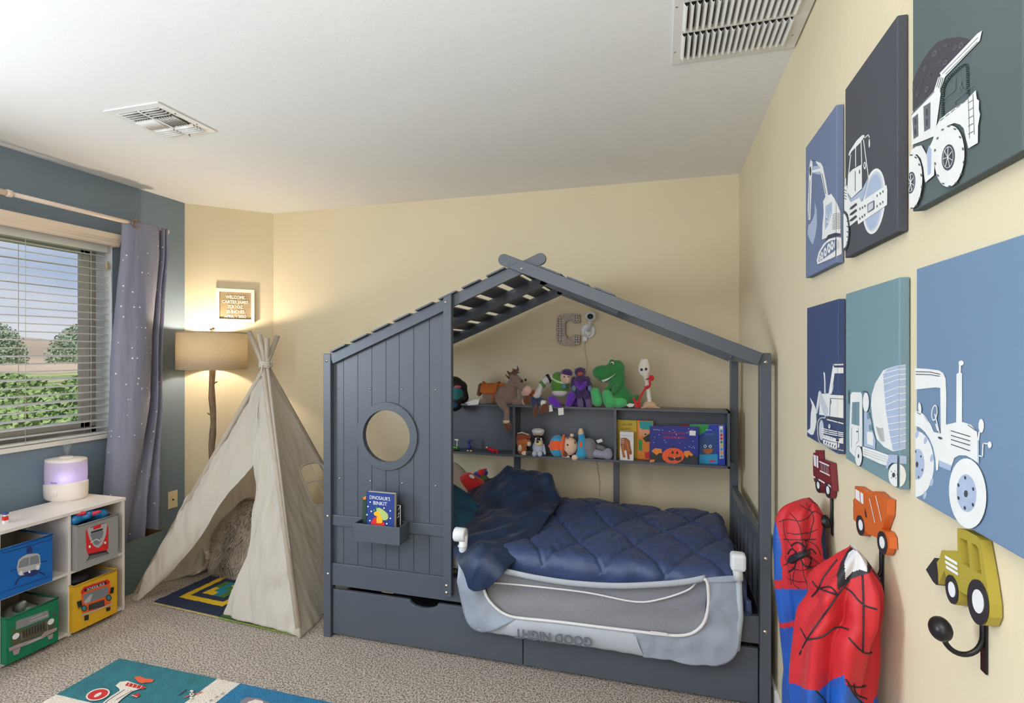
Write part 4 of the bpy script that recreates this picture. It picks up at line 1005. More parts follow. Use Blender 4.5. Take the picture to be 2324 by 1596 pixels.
lo = bpy.data.objects.new('lamp_light', ld); COL.objects.link(lo); lo.parent = lamp; lo.location = bulb_c - lc + Z * .002
lo.location.z += .045

n_ = Vector((1, -1, 0)).normalized(); uc = Vector((1, 1, 0)).normalized()
c_ = [oncham(*p, .028) for p in ((490, 654), (577.5, 658), (577.5, 733), (491, 729))]
zT, zB = (c_[0].z + c_[1].z) / 2, (c_[2].z + c_[3].z) / 2; s0, s1 = min(p.dot(uc) for p in c_), max(p.dot(uc) for p in c_)
base = Vector((-2.79, YB, 0)); sb = base.dot(uc)
def bpnt(s, z, off): return base + uc * (s - sb) + n_ * off + Z * z
def bbox(sa, sb_, za, zb, o0, o1):
    return MB().hexa([bpnt(sa, za, o0), bpnt(sb_, za, o0), bpnt(sb_, za, o1), bpnt(sa, za, o1)], [bpnt(sa, zb, o0), bpnt(sb_, zb, o0), bpnt(sb_, zb, o1), bpnt(sa, zb, o1)])
lb = thing('letter_board', 'white framed letter board hanging on the narrow corner wall above the lamp', 'letter board', bpnt((s0 + s1) / 2, zB, .01))
m_fr = mat('frame_white', (236, 228, 214), .5); m_fel = mat('tan_felt', (150, 134, 104), .95, bump=.3, bscale=300)
fw = .021; q = MB()
for a in ((s0, s1, zB, zB + fw), (s0, s1, zT - fw, zT), (s0, s0 + fw, zB + fw, zT - fw), (s1 - fw, s1, zB + fw, zT - fw)):
    t_ = bbox(a[0], a[1], a[2], a[3], .002, .030); q.add(t_.v, t_.f)
part('frame', q, m_fr, lb, .001)
t_ = bbox(s0 + fw, s1 - fw, zB + fw, zT - fw, .003, .012); part('felt_panel', t_, m_fel, lb)
q = MB(); lines = ['WELCOME', 'CARTER JAMES', '7LB 1OZ', '20 INCHES', 'APRIL 1 2020']; hh = (zT - zB - 2 * fw)
for k, s in enumerate(lines):
    q.text(s, .030, bpnt((s0 + s1) / 2, zT - fw - hh * (.235 + k * .178), .0122), uc, Z, ext=.0022, bold=.0004, sx=.84)
part('letters', q, m_fr, lb)
q = MB()
for k in range(24):
    z = zB + fw + hh * (k + .5) / 24; t_ = bbox(s0 + fw, s1 - fw, z - .0006, z + .0006, .012, .0126); q.add(t_.v, t_.f)
part('felt_ridges', q, m_fel, lb)

# ================================================================ rugs
def quilt_pattern(i, j):
    n = 12; sq = (i // n, j // n); a, b = i % n, j % n; r = min(a, b, n - 1 - a, n - 1 - b)
    out, ring = {(0, 0): (0, 1), (1, 0): (2, 0), (0, 1): (2, 1), (1, 1): (0, 2)}[sq]
    if r < 2: return out
    if r == 2: return ring
    if r == 3: return 0
    if (a, b) in ((4, 4), (5, 4), (4, 5), (7, 7), (6, 7), (7, 6)): return 1
    if (a, b) in ((5, 6), (6, 5), (5, 5), (6, 4), (5, 7)): return 3
    return 2
rc = [m_ for m_ in (mat('yarn_navy', (34, 44, 72), .95, bump=.8, bscale=250), mat('yarn_yellow', (236, 190, 30), .95, bump=.8, bscale=250), mat('yarn_green', (60, 110, 36), .95, bump=.9, bscale=250, c2=(96, 130, 30), vscale=60), mat('yarn_teal', (20, 134, 150), .95, bump=.8, bscale=250))]
A_ = Vector((-2.711, 2.27, 0)); U_ = (Vector((-1.731, 2.203, 0)) - A_).normalized(); V_ = Vector((-U_.y, U_.x, 0)); cell = .98 / 24
q = MB(); sub = 3; P = []
nn_ = 24 * sub
for i in range(nn_ + 1):
    P.append([A_ + V_ * (cell * i / sub + .003 * fbm(i * .3, j * .3)) + U_ * (cell * j / sub + .003 * fbm(i * .3, j * .3, 9)) + Z * (.013 + .002 * fbm(i * .8, j * .8, 4)) for j in range(nn_ + 1)])
q.grid(P, mf=lambda i, j: quilt_pattern(j // sub, i // sub))
for k in (0, nn_): 
    e = P[k]; q.grid([e, [Vector((p.x, p.y, .001)) for p in e]], 0)
for k in (0, nn_):
    e = [r_[k] for r_ in P]; q.grid([e, [Vector((p.x, p.y, .001)) for p in e]], 0)
cr_ = thing('crochet_rug', 'small crocheted rug of navy, yellow, green and teal squares under the tent', 'rug', A_ + U_ * .49 + V_ * .49)
part('squares', q, rc, cr_, fix=False)
q = MB(); k = 0; R_ = random.Random(5)
while k < 96:
    p = A_ + U_ * (.98 * k / 96 + .004) - V_ * .004 + Z * .006; q.cap(p, p + U_ * .005 - V_ * .004, .005, .004, 0 if k < 47 else 1, seg=6); k += 1
part('edge_stitches', q, [mat('yarn_cream', (176, 160, 110), .9), mat('yarn_leaf', (120, 140, 60), .9)], cr_)

m_rt = mat('rug_teal', (44, 112, 122), .95, bump=.8, bscale=180, var=.14, vscale=22); m_rb = mat('rug_blue', (36, 110, 150), .95, bump=.8, bscale=180, var=.12, vscale=22); m_rw = mat('rug_cream', (226, 214, 200), .95, bump=.8, bscale=180, var=.05, vscale=30)
RZ = .014
ar = thing('play_rug', 'teal and blue airport play rug with cream roads lying in the foreground', 'rug', (-1.5, 1.2, 0))
q = MB(); P = [[Vector((-2.353 + 1.75 * j / 90 + .002 * fbm(i, j * .4), 1.803 - 1.3 * i / 80 + .002 * fbm(i * .4, j), RZ + .0012 * fbm(i * .7, j * .7, 2))) for j in range(91)] for i in range(81)]
def rcol(i, j):
    x, y = -2.353 + 1.75 * (j + .5) / 90, 1.803 - 1.3 * (i + .5) / 80
    if y < 1.535 and x < -2.13 : return 2
    if -1.80 < x < -1.700: return 2
    if y < .98: return 2 if y > .88 else 0
    return 0 if x < -1.75 else 1
q.grid(P, mf=rcol)
for e in (P[0], P[-1], [r_[0] for r_ in P], [r_[-1] for r_ in P]): q.grid([e, [Vector((p.x, p.y, .001)) for p in e]], 0)
part('pile', q, [m_rt, m_rb, m_rw], ar, fix=False)
RD = lambda: Draw(lambda a, b: onz(a, b, RZ + .0035), Z, .0006)
rr, rk, rg_, ro = flat('rug_red', 180, 36, 36, .95), flat('rug_black', 40, 40, 46, .95), flat('rug_grey', 120, 112, 120, .95), flat('rug_orange', 200, 84, 56, .95)
d = RD()
d.oval((222, 1577), 28, 13, m_rw, -.25); d.oval((222, 1577), 24, 10.5, rr, -.25); d.oval((222, 1578), 10, 3.4, m_rw, -.5)
d.done(ar, 'sign_motif')
d = RD()
d.poly([(262, 1557), (272, 1548), (290, 1546), (332, 1561), (318, 1564), (300, 1570), (280, 1584), (262, 1600), (228, 1600), (250, 1582), (272, 1568), (270, 1563)], m_rw)
d.line([(283, 1566), (246, 1590), (236, 1599)], .004, rk); d.line([(300, 1568), (262, 1590)], .003, rk); d.poly([(290, 1550), (331, 1560), (324, 1566), (283, 1557)], rr)
for k in range(4): d.line([(296 + k * 9, 1550 + k * 2.4), (291 + k * 9, 1558 + k * 2.2)], .003, m_rw)
d.done(ar, 'tower_motif')
d = RD()
d.poly([(304, 1538), (316, 1535), (328, 1540), (350, 1543), (345, 1549), (330, 1550), (322, 1552), (313, 1548)], ro)
d.done(ar, 'flag_motif')
d = RD()
d.poly([(297, 1580), (316, 1573), (316, 1581), (308, 1584)], rr); d.line([(299, 1578), (312, 1583)], .003, m_rw)
d.done(ar, 'pennant_motif')
d = RD()
d.line([(405, 1579), (424, 1565)], .006, rk); d.line([(417, 1584), (438, 1576)], .006, ro); d.line([(436, 1577), (459, 1571)], .006, ro); d.oval((435, 1577), 5, 4, m_rw); d.oval((434, 1585), 4, 3, m_rw); d.oval((435, 1570), 4, 2.4, m_rw); d.oval((435, 1577), 2, 1.4, rk)
d.done(ar, 'aeroplane_motif')
d = RD()
for k in range(4): d.line([(508 - k * 13, 1573 + k * 7.6), (502 - k * 13, 1576.5 + k * 7.6)], .006, rg_)
d.done(ar, 'road_dashes')
d = RD()
d.poly([(545, 1592), (560, 1583), (590, 1586), (612, 1596), (612, 1604), (545, 1604)], rg_); d.poly([(562, 1594), (580, 1588), (596, 1592), (600, 1604), (560, 1604)], m_rw)
d.done(ar, 'vehicle_motif')

# ================================================================ tent
m_tent = mat('cotton_canvas', (230, 224, 214), .85, bump=.2, bscale=160, var=.02, vscale=8, transl=.5)
m_pole = mat('tent_pole_wood', (176, 164, 148), .6, bump=.15, bscale=30, stretch=(4, 4, .6), var=.08)
AP = ony(603, 826, 2.66)
FLf, FRf = Vector((-2.87, 2.268, 0)), Vector((-1.696, 2.188, 0)); RLf, RRf = Vector((-2.64, 3.06, 0)), Vector((-1.75, 3.04, 0))
tent = thing('play_tent', 'off-white canvas teepee play tent with wooden poles on the carpet', 'tent', (AP.x, AP.y, 0))
fn_ = (FRf - FLf).cross(AP - FLf).normalized(); fn_ = fn_ if fn_.y < 0 else -fn_
F = lambda px, py, o=0.: onpl(px, py, FLf, fn_) + fn_ * o
tops = {'FL': (631, 762), 'FR': (566, 754), 'RL': (603, 766), 'RR': (588, 757)}
for nm, ft, top in (('FL', FLf, ony(630, 762, 2.70)), ('FR', FRf, ony(566, 754, 2.72)), ('RL', RLf, ony(606, 766, 2.60)), ('RR', RRf, ony(588, 758, 2.58))):
    e = {'FL': .012, 'FR': -.012, 'RL': .006, 'RR': -.006}[nm]; c = AP + rp_ * e + (fp_ * -.012 if nm[0] == 'F' else fp_ * .012)
    q = MB().tube([ft + (c - ft) * .03 + Z * .0, c, top], [.0145, .0145, .0145], 14); part('pole', q, m_pole, tent)
def wr(a, sx=9, sz=3):
    return lambda u, v, p: a * (1.5 * (.5 - 2.2 * abs(noise.noise(Vector((p.x * sx * .8 + p.z * 2, p.y * sx * .8, p.z * sz * .8))))) + noise.noise(Vector((p.x * sx, p.y * sx, p.z * sz))) + .6 * noise.noise(Vector((p.x * 26, p.y * 26, p.z * 7 + 3))) + .5 * noise.noise(Vector((p.x * 34, p.y * 30, p.z * 4))) + .3 * abs(noise.noise(Vector((p.x * 50, p.y * 40, p.z * 22)))))
# upper front and right-hand front curtain
leftS = [(600, 832), (560, 905), (515, 990), (470, 1062)]
up_l = [F(600, 832), F(585, 860), F(560, 905), F(530, 962), F(500, 1012), F(470, 1062)]
up_r = [F(604, 832), F(608, 870), F(613, 905), F(618, 950), F(624, 1000), F(633, 1062)]
def front_top():
    C = []
    for k in range(9):
        t = k / 8; row = [a.lerp(b, t) for a, b in zip(up_l, up_r)]; C.append(row)
    return C
P = loft(front_top(), 60, 40, wr(.008, 12, 4))
o = part('front_cloth', MB().grid([r_[:34] for r_ in P]), m_tent, tent, fix=False) if False else None
# left flap: curves run from the top down
flap = [[F(600, 832), F(560, 905), F(515, 990), F(462, 1068), F(420, 1135), F(372, 1220), F(330, 1300), F(297, 1362)],
        [F(601, 832), F(568, 920, .01), F(530, 1010, .012), F(480, 1085, .022), F(434, 1150, .03), F(384, 1228, .03), F(338, 1302, .02), F(299, 1364)],
        [F(602, 832), F(573, 930), F(545, 1020, .004), F(505, 1092, .012), F(455, 1155, .028), F(398, 1235, .022), F(346, 1308, .012), F(302, 1366)],
        [F(603, 832), F(580, 930), F(562, 1020), F(530, 1085, .006), F(478, 1150, .010), F(420, 1240, .004), F(362, 1310), F(306, 1366)],
        [F(604, 832), F(588, 930), F(578, 1036), F(552, 1080), F(506, 1134, -.004), F(438, 1234, -.02), F(365, 1315, -.02), F(310, 1366)]]
o = part('front_flap', MB().grid(loft(flap, 80, 160, wr(.011, 9, 3))), m_tent, tent, fix=False); solid(o, .0022)
right = [[F(603, 832), F(587, 930), F(577.5, 1036), F(577, 1100), F(575, 1165, .004), F(567, 1232, .01), F(552, 1290, .014), F(533, 1340, .01), F(507, 1394, 0)],
         [F(605, 832), F(596, 930, .006), F(593, 1036, .008), F(594, 1100, .01), F(594, 1165, .012), F(590, 1232, .02), F(583, 1300, .02), F(572, 1360, .016), F(556, 1409, .01)],
         [F(606, 832), F(604, 930, .008), F(607, 1036, .012), F(611, 1100, .01), F(613, 1165, .016), F(614, 1232, .02), F(616, 1300, .02), F(616, 1370, .018), F(613, 1424, .012)],
         [F(607, 832), F(610, 930, .004), F(621, 1036, .008), F(627, 1100, .006), F(633, 1165, .006), F(638, 1232, .008), F(644, 1300, .01), F(650, 1375, .01), F(656, 1436, .006)],
         [F(608, 832), F(617, 930), F(629, 1036), F(637, 1100), F(645, 1165), F(653, 1232), F(662, 1300), F(671, 1375), F(681, 1450)]]
o = part('front_curtain', MB().grid(loft(right, 100, 160, wr(.010, 12, 2.2))), m_tent, tent, fix=False); solid(o, .0022)
# right side with window
sn = (RRf - FRf).cross(AP - FRf).normalized(); sn = sn if sn.x > 0 else -sn
S_ = lambda px, py: onpl(px, py, FRf, sn)
def inpoly(x, y, pl):
    c = False; j = len(pl) - 1
    for i in range(len(pl)):
        if (pl[i][1] > y) != (pl[j][1] > y) and x < (pl[j][0] - pl[i][0]) * (y - pl[i][1]) / (pl[j][1] - pl[i][1]) + pl[i][0]: c = not c
        j = i
    return c
def proj(p):
    p = Vector(p); f = -p.x * SA + p.y * CA; r = p.x * CA + p.y * SA; return CX + FPX * r / f, CY - FPX * (p.z - EYE) / f
win = [(680, 1070), (686, 1058), (705, 1051), (722, 1051), (733, 1060), (748, 1092), (757, 1122), (757, 1136), (748, 1140), (718, 1148), (708, 1140), (690, 1100)]
side = [[FRf.lerp(AP, k / 8) for k in range(9)], [(FRf.lerp(RRf, .33)).lerp(AP, k / 8) - sn * .02 * math.sin(PI * k / 8) * 1.5 for k in range(9)], [(FRf.lerp(RRf, .66)).lerp(AP, k / 8) - sn * .03 * math.sin(PI * k / 8) for k in range(9)], [RRf.lerp(AP, k / 8) for k in range(9)]]
Pg = loft(side, 110, 160, wr(.006, 9, 3)); q = MB(); q.v = [p for r_ in Pg for p in r_]
M2 = len(Pg[0])
for i in range(len(Pg) - 1):
    for j in range(M2 - 1):
        c = (Pg[i][j] + Pg[i + 1][j + 1]) / 2
        if not inpoly(*proj(c), win): q.f.append((i * M2 + j, i * M2 + j + 1, (i + 1) * M2 + j + 1, (i + 1) * M2 + j)); q.m.append(0); q.sm.append(True)
o = part('side_cloth', q, m_tent, tent, fix=False); solid(o, .0022)
def sidept(px, py):
    best = min((p for r_ in Pg for p in r_), key=lambda p: (proj(p)[0] - px) ** 2 + (proj(p)[1] - py) ** 2); o_ = Vector((0, 0, EYE)); r = ray(px, py)
    t = (best - o_).dot(sn) / r.dot(sn); return o_ + r * t + sn * .002
wn = [sidept(*p) for p in win]
o = part('window_trim', MB().tube(rs(wn + [wn[0]], 70), .0065, 8), m_tent, tent)
q = MB(); q.tube(rs([sidept(702, 1052), sidept(722, 1100), sidept(744, 1141)], 12), .003, 6); q.tube(rs([sidept(690, 1100), sidept(715, 1092), sidept(748, 1092)], 12), .003, 6)
part('window_tapes', q, m_tent, tent)
for nm, a, b, k0 in (('side_cloth', FLf, RLf, .03), ('rear_cloth', RLf, RRf, .01)):
    cs = [[(a.lerp(b, s)).lerp(AP, k0 + (1 - k0) * k / 8) for k in range(9)] for s in (0, .33, .66, 1)]
    Pr = loft(cs, 90, 110, wr(.008)); q = MB(); q.v = [p for r_ in Pr for p in r_]; M3 = len(Pr[0])
    for i in range(len(Pr) - 1):
        for j in range(M3 - 1):      # opening added in the rear cloth so the bright wall shows through
            x_, y_ = proj((Pr[i][j] + Pr[i + 1][j + 1]) / 2)
            if nm != 'rear_cloth' or not inpoly(x_, y_, [(672, 1085), (684, 1046), (735, 1040), (775, 1060), (790, 1155), (715, 1165), (690, 1135)]): q.f.append((i * M3 + j, i * M3 + j + 1, (i + 1) * M3 + j + 1, (i + 1) * M3 + j)); q.m.append(0); q.sm.append(True)
    o = part(nm, q, m_tent, tent, fix=False); solid(o, .0022)
# tie at the neck
q = MB()
for k in range(3): q.tube([AP + Z * (k * .012 - .016) + Vector((math.cos(a) * .034, math.sin(a) * .034, .004 * math.sin(3 * a))) for a in (2 * PI * i / 16 for i in range(17))], .0065, 6)
q.tube([AP + rp_ * .02, AP + rp_ * .05 + Z * .008, AP + rp_ * .058 + Z * .01], .0025, 6); q.tube([AP - fp_ * .036, AP - fp_ * .05 - Z * .03, AP - fp_ * .05 - Z * .07], .004, 6)
part('neck_tie', q, mat('cotton_cord', (206, 198, 186), .85, bump=.4, bscale=150), tent)
# seam rib along the front right edge
part('seam', MB().tube(rs([F(608 + (681 - 608) * k / 8, 834 + (1448 - 834) * k / 8, .004) for k in range(9)], 40), .009, 8), m_tent, tent)

# furry cushion inside
m_fur = mat('grey_faux_fur', (178, 164, 150), .9, var=.2, vscale=14, sheen=.2)
c = ony(562, 1222, 2.74)
fu = thing('fur_cushion', 'large round grey shaggy cushion leaning inside the tent', 'cushion', c)
Mx = rot(-14, 8, 6); rx, ry, rz_ = .235, .105, .235
part('core', MB().ell(c, (rx, ry, rz_), M=Mx, seg=40, rings=24), mat('fur_backing', (104, 92, 82), .95), fu)
q = MB(); R_ = random.Random(11)
for k in range(26000):
    a, b = R_.uniform(0, 2 * PI), math.acos(R_.uniform(-1, 1)); d0 = Vector((math.sin(b) * math.cos(a), math.sin(b) * math.sin(a), math.cos(b)))
    if (Mx @ d0).y > .35: continue
    p = c + Mx @ Vector((d0.x * rx, d0.y * ry, d0.z * rz_)); nn = (Mx @ Vector((d0.x / rx, d0.y / ry, d0.z / rz_))).normalized()
    fl = Vector((noise.noise(p * 9), noise.noise(p * 9 + Vector((5, 5, 5))), -.9 + noise.noise(p * 7 + Vector((9, 0, 0))))); L_ = .048 * R_.uniform(.6, 1.2)
    e = p + nn * L_ * .62 + fl * L_ * .75; mdp = (p + e) / 2 + nn * L_ * .22; w = nn.cross(fl).normalized() * .0016
    q.add([p - w, p + w, mdp + w * .9, mdp - w * .9, e], [(0, 1, 2, 3), (3, 2, 4)], 0)
part('fur', q, m_fur, fu, fix=False)['kind'] = 'stuff'
# folded throw beside the cushion
m_thr = mat('brown_cream_throw', (122, 102, 80), .9, bump=.3, bscale=150, c2=(206, 194, 178), vscale=16, sharp=(.42, .56))
c = ony(462, 1290, 2.72); c.z = .0; q = MB()
sp_ = [Vector((math.cos(a) * (.016 + .0105 * a), 0, math.sin(a) * (.016 + .0105 * a) * .85)) for a in (PI * 4.4 * k / 60 for k in range(61))]
zl = min(p.z for p in sp_); R = [[c + p + Vector((0, 0, -zl + .016)) + Y * (-.13 + .28 * t / 10) + Vector((.006 * fbm(t, p.x * 30), 0, 0)) for p in sp_] for t in range(11)]
q.grid(R); o = single('throw_blanket', q, m_thr, 'rolled brown and cream patterned throw beside the shaggy cushion', 'blanket', c, fix=False); solid(o, .012)
# ================================================================ right wall: canvases
from mathutils.geometry import tessellate_polygon
from mathutils.bvhtree import BVHTree
def clipx(pts, x0, keep_right):
    out = []; n = len(pts)
    for i in range(n):
        a, b = pts[i], pts[(i + 1) % n]; ia = (a[0] >= x0) if keep_right else (a[0] <= x0); ib = (b[0] >= x0) if keep_right else (b[0] <= x0)
        if ia: out.append(a)
        if ia != ib: t = (x0 - a[0]) / (b[0] - a[0]); out.append((x0, a[1] + t * (b[1] - a[1])))
    return out
class FoldDraw:
    """print on a stretched canvas: face plane (towards the room) and its near side edge"""
    def __init__(s, xf, yside, left, fold, right, tr):
        s.f = Draw(lambda a, b: onx(a, b, xf), -X, .00012); s.s = Draw(lambda a, b: ony(a, b, yside), -Y, .00012); s.l, s.fo, s.r, s.tr = left, fold, right, tr
    def _sync(s): s.f.k = s.s.k = max(s.f.k, s.s.k)
    def poly(s, pts, m):
        p = [s.tr(*q) for q in pts]
        a = clipx(clipx(p, s.l, True), s.fo, False); b = clipx(clipx(p, s.fo, True), s.r, False)
        if len(a) > 2: s.f.poly(a, m)
        if len(b) > 2: s.s.poly(b, m)
        s._sync(); return s
    def oval(s, c, rx, ry, m, ang=0., n=30):
        ca, sa = math.cos(ang), math.sin(ang)
        return s.poly([(c[0] + rx * math.cos(a) * ca - ry * math.sin(a) * sa, c[1] + rx * math.cos(a) * sa + ry * math.sin(a) * ca) for a in (2 * PI * i / n for i in range(n))], m)
    def line(s, pts, w, m, smooth=False):
        if smooth: pts = [(p.x, p.y) for p in rs([(a, b, 0) for a, b in pts], max(10, 5 * len(pts)))]
        for a, b in zip(pts[:-1], pts[1:]):
            dx, dy = b[0] - a[0], b[1] - a[1]; L_ = math.hypot(dx, dy) or 1; ox, oy = -dy / L_ * w / 2, dx / L_ * w / 2; ex, ey = dx / L_ * w * .25, dy / L_ * w * .25
            k = s.f.k; s.poly([(a[0] + ox - ex, a[1] + oy - ey), (b[0] + ox + ex, b[1] + oy + ey), (b[0] - ox + ex, b[1] - oy + ey), (a[0] - ox - ex, a[1] - oy - ey)], m); s.f.k = s.s.k = k
        s.f.k += .5; s.s.k += .5; return s
    def done(s, parent):
        part('printed_picture', s.f.q, s.f.mats, parent, fix=False)
        if s.s.q.v: part('printed_edge', s.s.q, s.s.mats, parent, fix=False)
XF = .4205
cw = flat('canvas_white', 226, 226, 224, .7); cg = flat('canvas_light_blue', 164, 178, 202, .7); cd = flat('canvas_dark', 60, 62, 72, .7); clg = flat('canvas_pale_grey', 192, 196, 206, .7)
cgr = flat('canvas_line_grey', 96, 100, 106, .7)
def canvas(y0, y1, z0, z1, col, lab, nm):
    m = mat(nm, col, .8, bump=.12, bscale=500, var=.03, vscale=5)
    t = thing('canvas_print', lab, 'wall art', (.43, (y0 + y1) / 2, (z0 + z1) / 2), 'vehicle canvases on the yellow wall')
    part('stretched_canvas', MB().box((XF, y0, z0), (XR - .0015, y1, z1)), m, t, .002)
    return t, m
yfar = lambda px: onx(px, 700, XF).y
# 1 excavator
T1, c1 = canvas(1.478, 1.763, 1.622, 2.016, (104, 116, 146), 'slate blue canvas with white excavator, top row nearest the corner', 'canvas_slate')
ZA = lambda a, b: (1820 + .2632 * a, 220 + .2632 * b)
fd = lambda T, ys, l, r, tr: FoldDraw(XF, ys, l, proj((XF, ys, 1.4))[0], r, tr)
d = fd(T1, 1.478, 1829, 1912, ZA)
d.poly([(112, 905), (128, 980), (130, 1100), (115, 1200), (95, 1275), (70, 1240), (48, 1180), (55, 1110), (75, 1090), (95, 1050), (110, 1000)], cg)
d.poly([(75, 540), (90, 548), (92, 600), (85, 700), (82, 830), (72, 1060), (55, 1060), (50, 960), (58, 800), (62, 640), (66, 590)], cw); d.line([(70, 720), (60, 1050)], 5, cgr)
d.poly([(95, 600), (165, 590), (172, 650), (150, 672), (90, 655)], cg); d.poly([(85, 637), (165, 612), (165, 642), (85, 652)], cw); d.line([(82, 548), (120, 553)], 6, cd)
d.poly([(120, 552), (165, 570), (182, 600), (210, 740), (228, 850), (205, 862), (185, 760), (162, 650), (160, 610), (128, 575)], cw); d.line([(175, 660), (208, 835)], 5, cd); d.oval((74, 640), 8, 40, cd)
d.poly([(185, 900), (205, 862), (255, 835), (285, 880), (318, 960), (332, 1000), (332, 1180), (290, 1170), (215, 1215), (175, 1230), (180, 1100), (190, 1000)], cw)
d.poly([(207, 940), (262, 905), (262, 1000), (225, 1110), (200, 1150)], cg); d.line([(215, 1010), (222, 1100), (250, 1000)], 5, cw); d.line([(210, 1050), (225, 1060)], 5, cd)
for k in range(11): d.line([(268, 1012 + k * 13), (330, 1002 + k * 13)], 4, cgr)
d.poly([(205, 1238), (230, 1192), (280, 1175), (330, 1180), (330, 1196), (270, 1207)], cd)
d.poly([(140, 1445), (133, 1410), (150, 1340), (190, 1270), (240, 1225), (300, 1210), (338, 1216), (342, 1350), (330, 1360), (240, 1402), (150, 1440)], cw)
d.poly([(150, 1425), (150, 1385), (175, 1320), (215, 1262), (262, 1236), (300, 1232), (318, 1262), (312, 1300), (280, 1335), (200, 1392)], c1)
for k, (a, b, r) in enumerate(((162, 1392, 8), (180, 1370, 11), (208, 1338, 13), (240, 1305, 14), (268, 1282, 13))): d.oval((a, b), r, r * 3, cw); d.oval((a, b), r * .35, r * 1.2, c1)
d.oval((300, 1275), 17, 38, clg); d.done(T1)
# 2 roller
T2, c2_ = canvas(1.127, 1.412, 1.622, 2.022, (66, 68, 76), 'charcoal navy canvas with white road roller, top row middle', 'canvas_charcoal')
d = fd(T2, 1.127, 1917, 2056, ZA)
d.oval((622, 900), 97, 285, cw, .09); d.oval((622, 900), 82, 262, clg, .09); d.oval((618, 905), 70, 240, cg, .09)
d.poly([(402, 500), (412, 470), (470, 380), (520, 330), (540, 328), (540, 345), (500, 400), (430, 470), (410, 508)], cw)
for l_ in ([(422, 500), (405, 660)], [(465, 430), (465, 600)], [(512, 385), (518, 585)], [(533, 370), (558, 560), (572, 660), (575, 700), (530, 800)]): d.line(l_, 7, cw)
d.line([(545, 352), (575, 325), (584, 350)], 7, cw); d.oval((584, 400), 6, 38, cw); d.oval((545, 592), 11, 32, cw); d.oval((545, 590), 5, 20, c2_)
d.poly([(402, 665), (440, 625), (520, 580), (522, 790), (430, 875), (393, 820)], cw); d.line([(463, 640), (463, 812)], 6, cd); d.oval((501, 646), 5, 19, cd)
d.poly([(393, 828), (430, 880), (522, 800), (575, 700), (545, 830), (522, 900), (430, 905), (400, 860)], cg)
d.poly([(368, 780), (392, 760), (400, 860), (428, 908), (500, 868), (515, 905), (735, 758), (742, 800), (740, 930), (490, 1100), (482, 1062), (415, 1118), (400, 1010), (368, 985)], cw)
for k in range(4): d.line([(368, 800 + k * 24), (390, 812 + k * 24)], 6, cd)
d.poly([(372, 705), (388, 700), (388, 760), (372, 770)], clg)
for k in range(3): d.poly([(415, 972 + k * 52), (424, 952 + k * 52), (474, 913 + k * 52), (482, 932 + k * 52), (440, 966 + k * 52)], cd)
for a, b in ((655, 852), (683, 833), (706, 816), (655, 942), (683, 922), (706, 906), (508, 965), (530, 954), (551, 940), (508, 1048), (529, 1033), (549, 1018)): d.oval((a, b), 5, 11, cgr)
d.poly([(575, 925), (632, 890), (632, 965), (577, 1000)], cgr); d.poly([(582, 930), (626, 903), (626, 958), (583, 990)], clg)
d.oval((372, 1155), 48, 175, cd); d.oval((368, 1155), 42, 150, cw)
for k in range(5): d.line([(398, 1070 + k * 45), (412, 1078 + k * 45)], 8, c2_)
d.done(T2)
# 3 dump truck
T3, c3 = canvas(.777, 1.066, 1.643, 2.06, (80, 92, 93), 'grey green canvas with white dump truck, top row nearest the viewer', 'canvas_greygreen')
ZB_ = lambda a, b: (2060 + .2882 * a, 40 + .2882 * b)
d = fd(T3, .777, 2071.5, 2330, ZB_)
d.poly([(35, 740), (35, 520), (60, 450), (110, 350), (170, 260), (230, 195), (300, 165), (400, 152), (460, 160), (500, 178), (270, 445), (235, 560)], flat('canvas_rubble', 62, 60, 68, .7))
for a, b, r in ((210, 280, 13), (372, 236, 11), (420, 218, 13), (298, 353, 12), (255, 348, 8), (140, 400, 11), (155, 565, 13), (82, 606, 9), (183, 440, 5), (55, 555, 9), (262, 250, 4), (120, 500, 4)): d.oval((a, b), r, r * 2, cgr, .5); d.oval((a, b), r * .6, r * 1.35, MATS['canvas_rubble'], .5)
d.line([(295, 225), (322, 212), (318, 232)], 5, cgr)
d.poly([(35, 770), (215, 580), (250, 470), (275, 455), (305, 465), (265, 575), (270, 600), (225, 930), (140, 965), (35, 1005)], cw)
d.poly([(262, 437), (560, 125), (597, 100), (580, 180), (305, 465), (275, 462)], cw)
for l_ in ([(285, 440), (565, 155)], [(310, 445), (562, 190)], [(37, 768), (222, 582)], [(262, 465), (240, 545)], [(276, 470), (254, 552)], [(290, 474), (268, 560)]): d.line(l_, 5, cgr)
for q_ in ([(135, 700), (190, 665), (188, 870), (142, 898)], [(50, 790), (92, 755), (95, 930), (58, 955)]): d.poly(q_, cgr); cx_ = sum(p[0] for p in q_) / 4; cy_ = sum(p[1] for p in q_) / 4; d.oval((cx_, cy_ - 40), 9, 30, cd); d.oval((cx_, cy_ + 40), 9, 30, cd)
d.line([(290, 790), (288, 650), (300, 540), (340, 472), (400, 412), (460, 366), (480, 378), (484, 470), (486, 610)], 13, flat('canvas_dark_green', 60, 78, 80, .7), True)
for l_ in ([(385, 465), (385, 565), (300, 635)], [(300, 660), (325, 650)], [(380, 690), (380, 660), (545, 520)], [(430, 500), (415, 575), (440, 570), (432, 500)], [(440, 545), (470, 590)]): d.line(l_, 5, cgr)
d.poly([(155, 1298), (150, 1230), (168, 1060), (215, 960), (245, 850), (270, 800), (345, 740), (480, 650), (555, 570), (565, 640), (582, 650), (580, 720), (590, 760), (574, 850), (572, 985), (497, 1028), (480, 960), (460, 870), (430, 840), (385, 828), (330, 850), (290, 900), (262, 980), (240, 1060), (228, 1150), (225, 1240)], cw)
d.poly([(168, 1065), (185, 1005), (205, 1040), (200, 1225), (175, 1245)], cg)
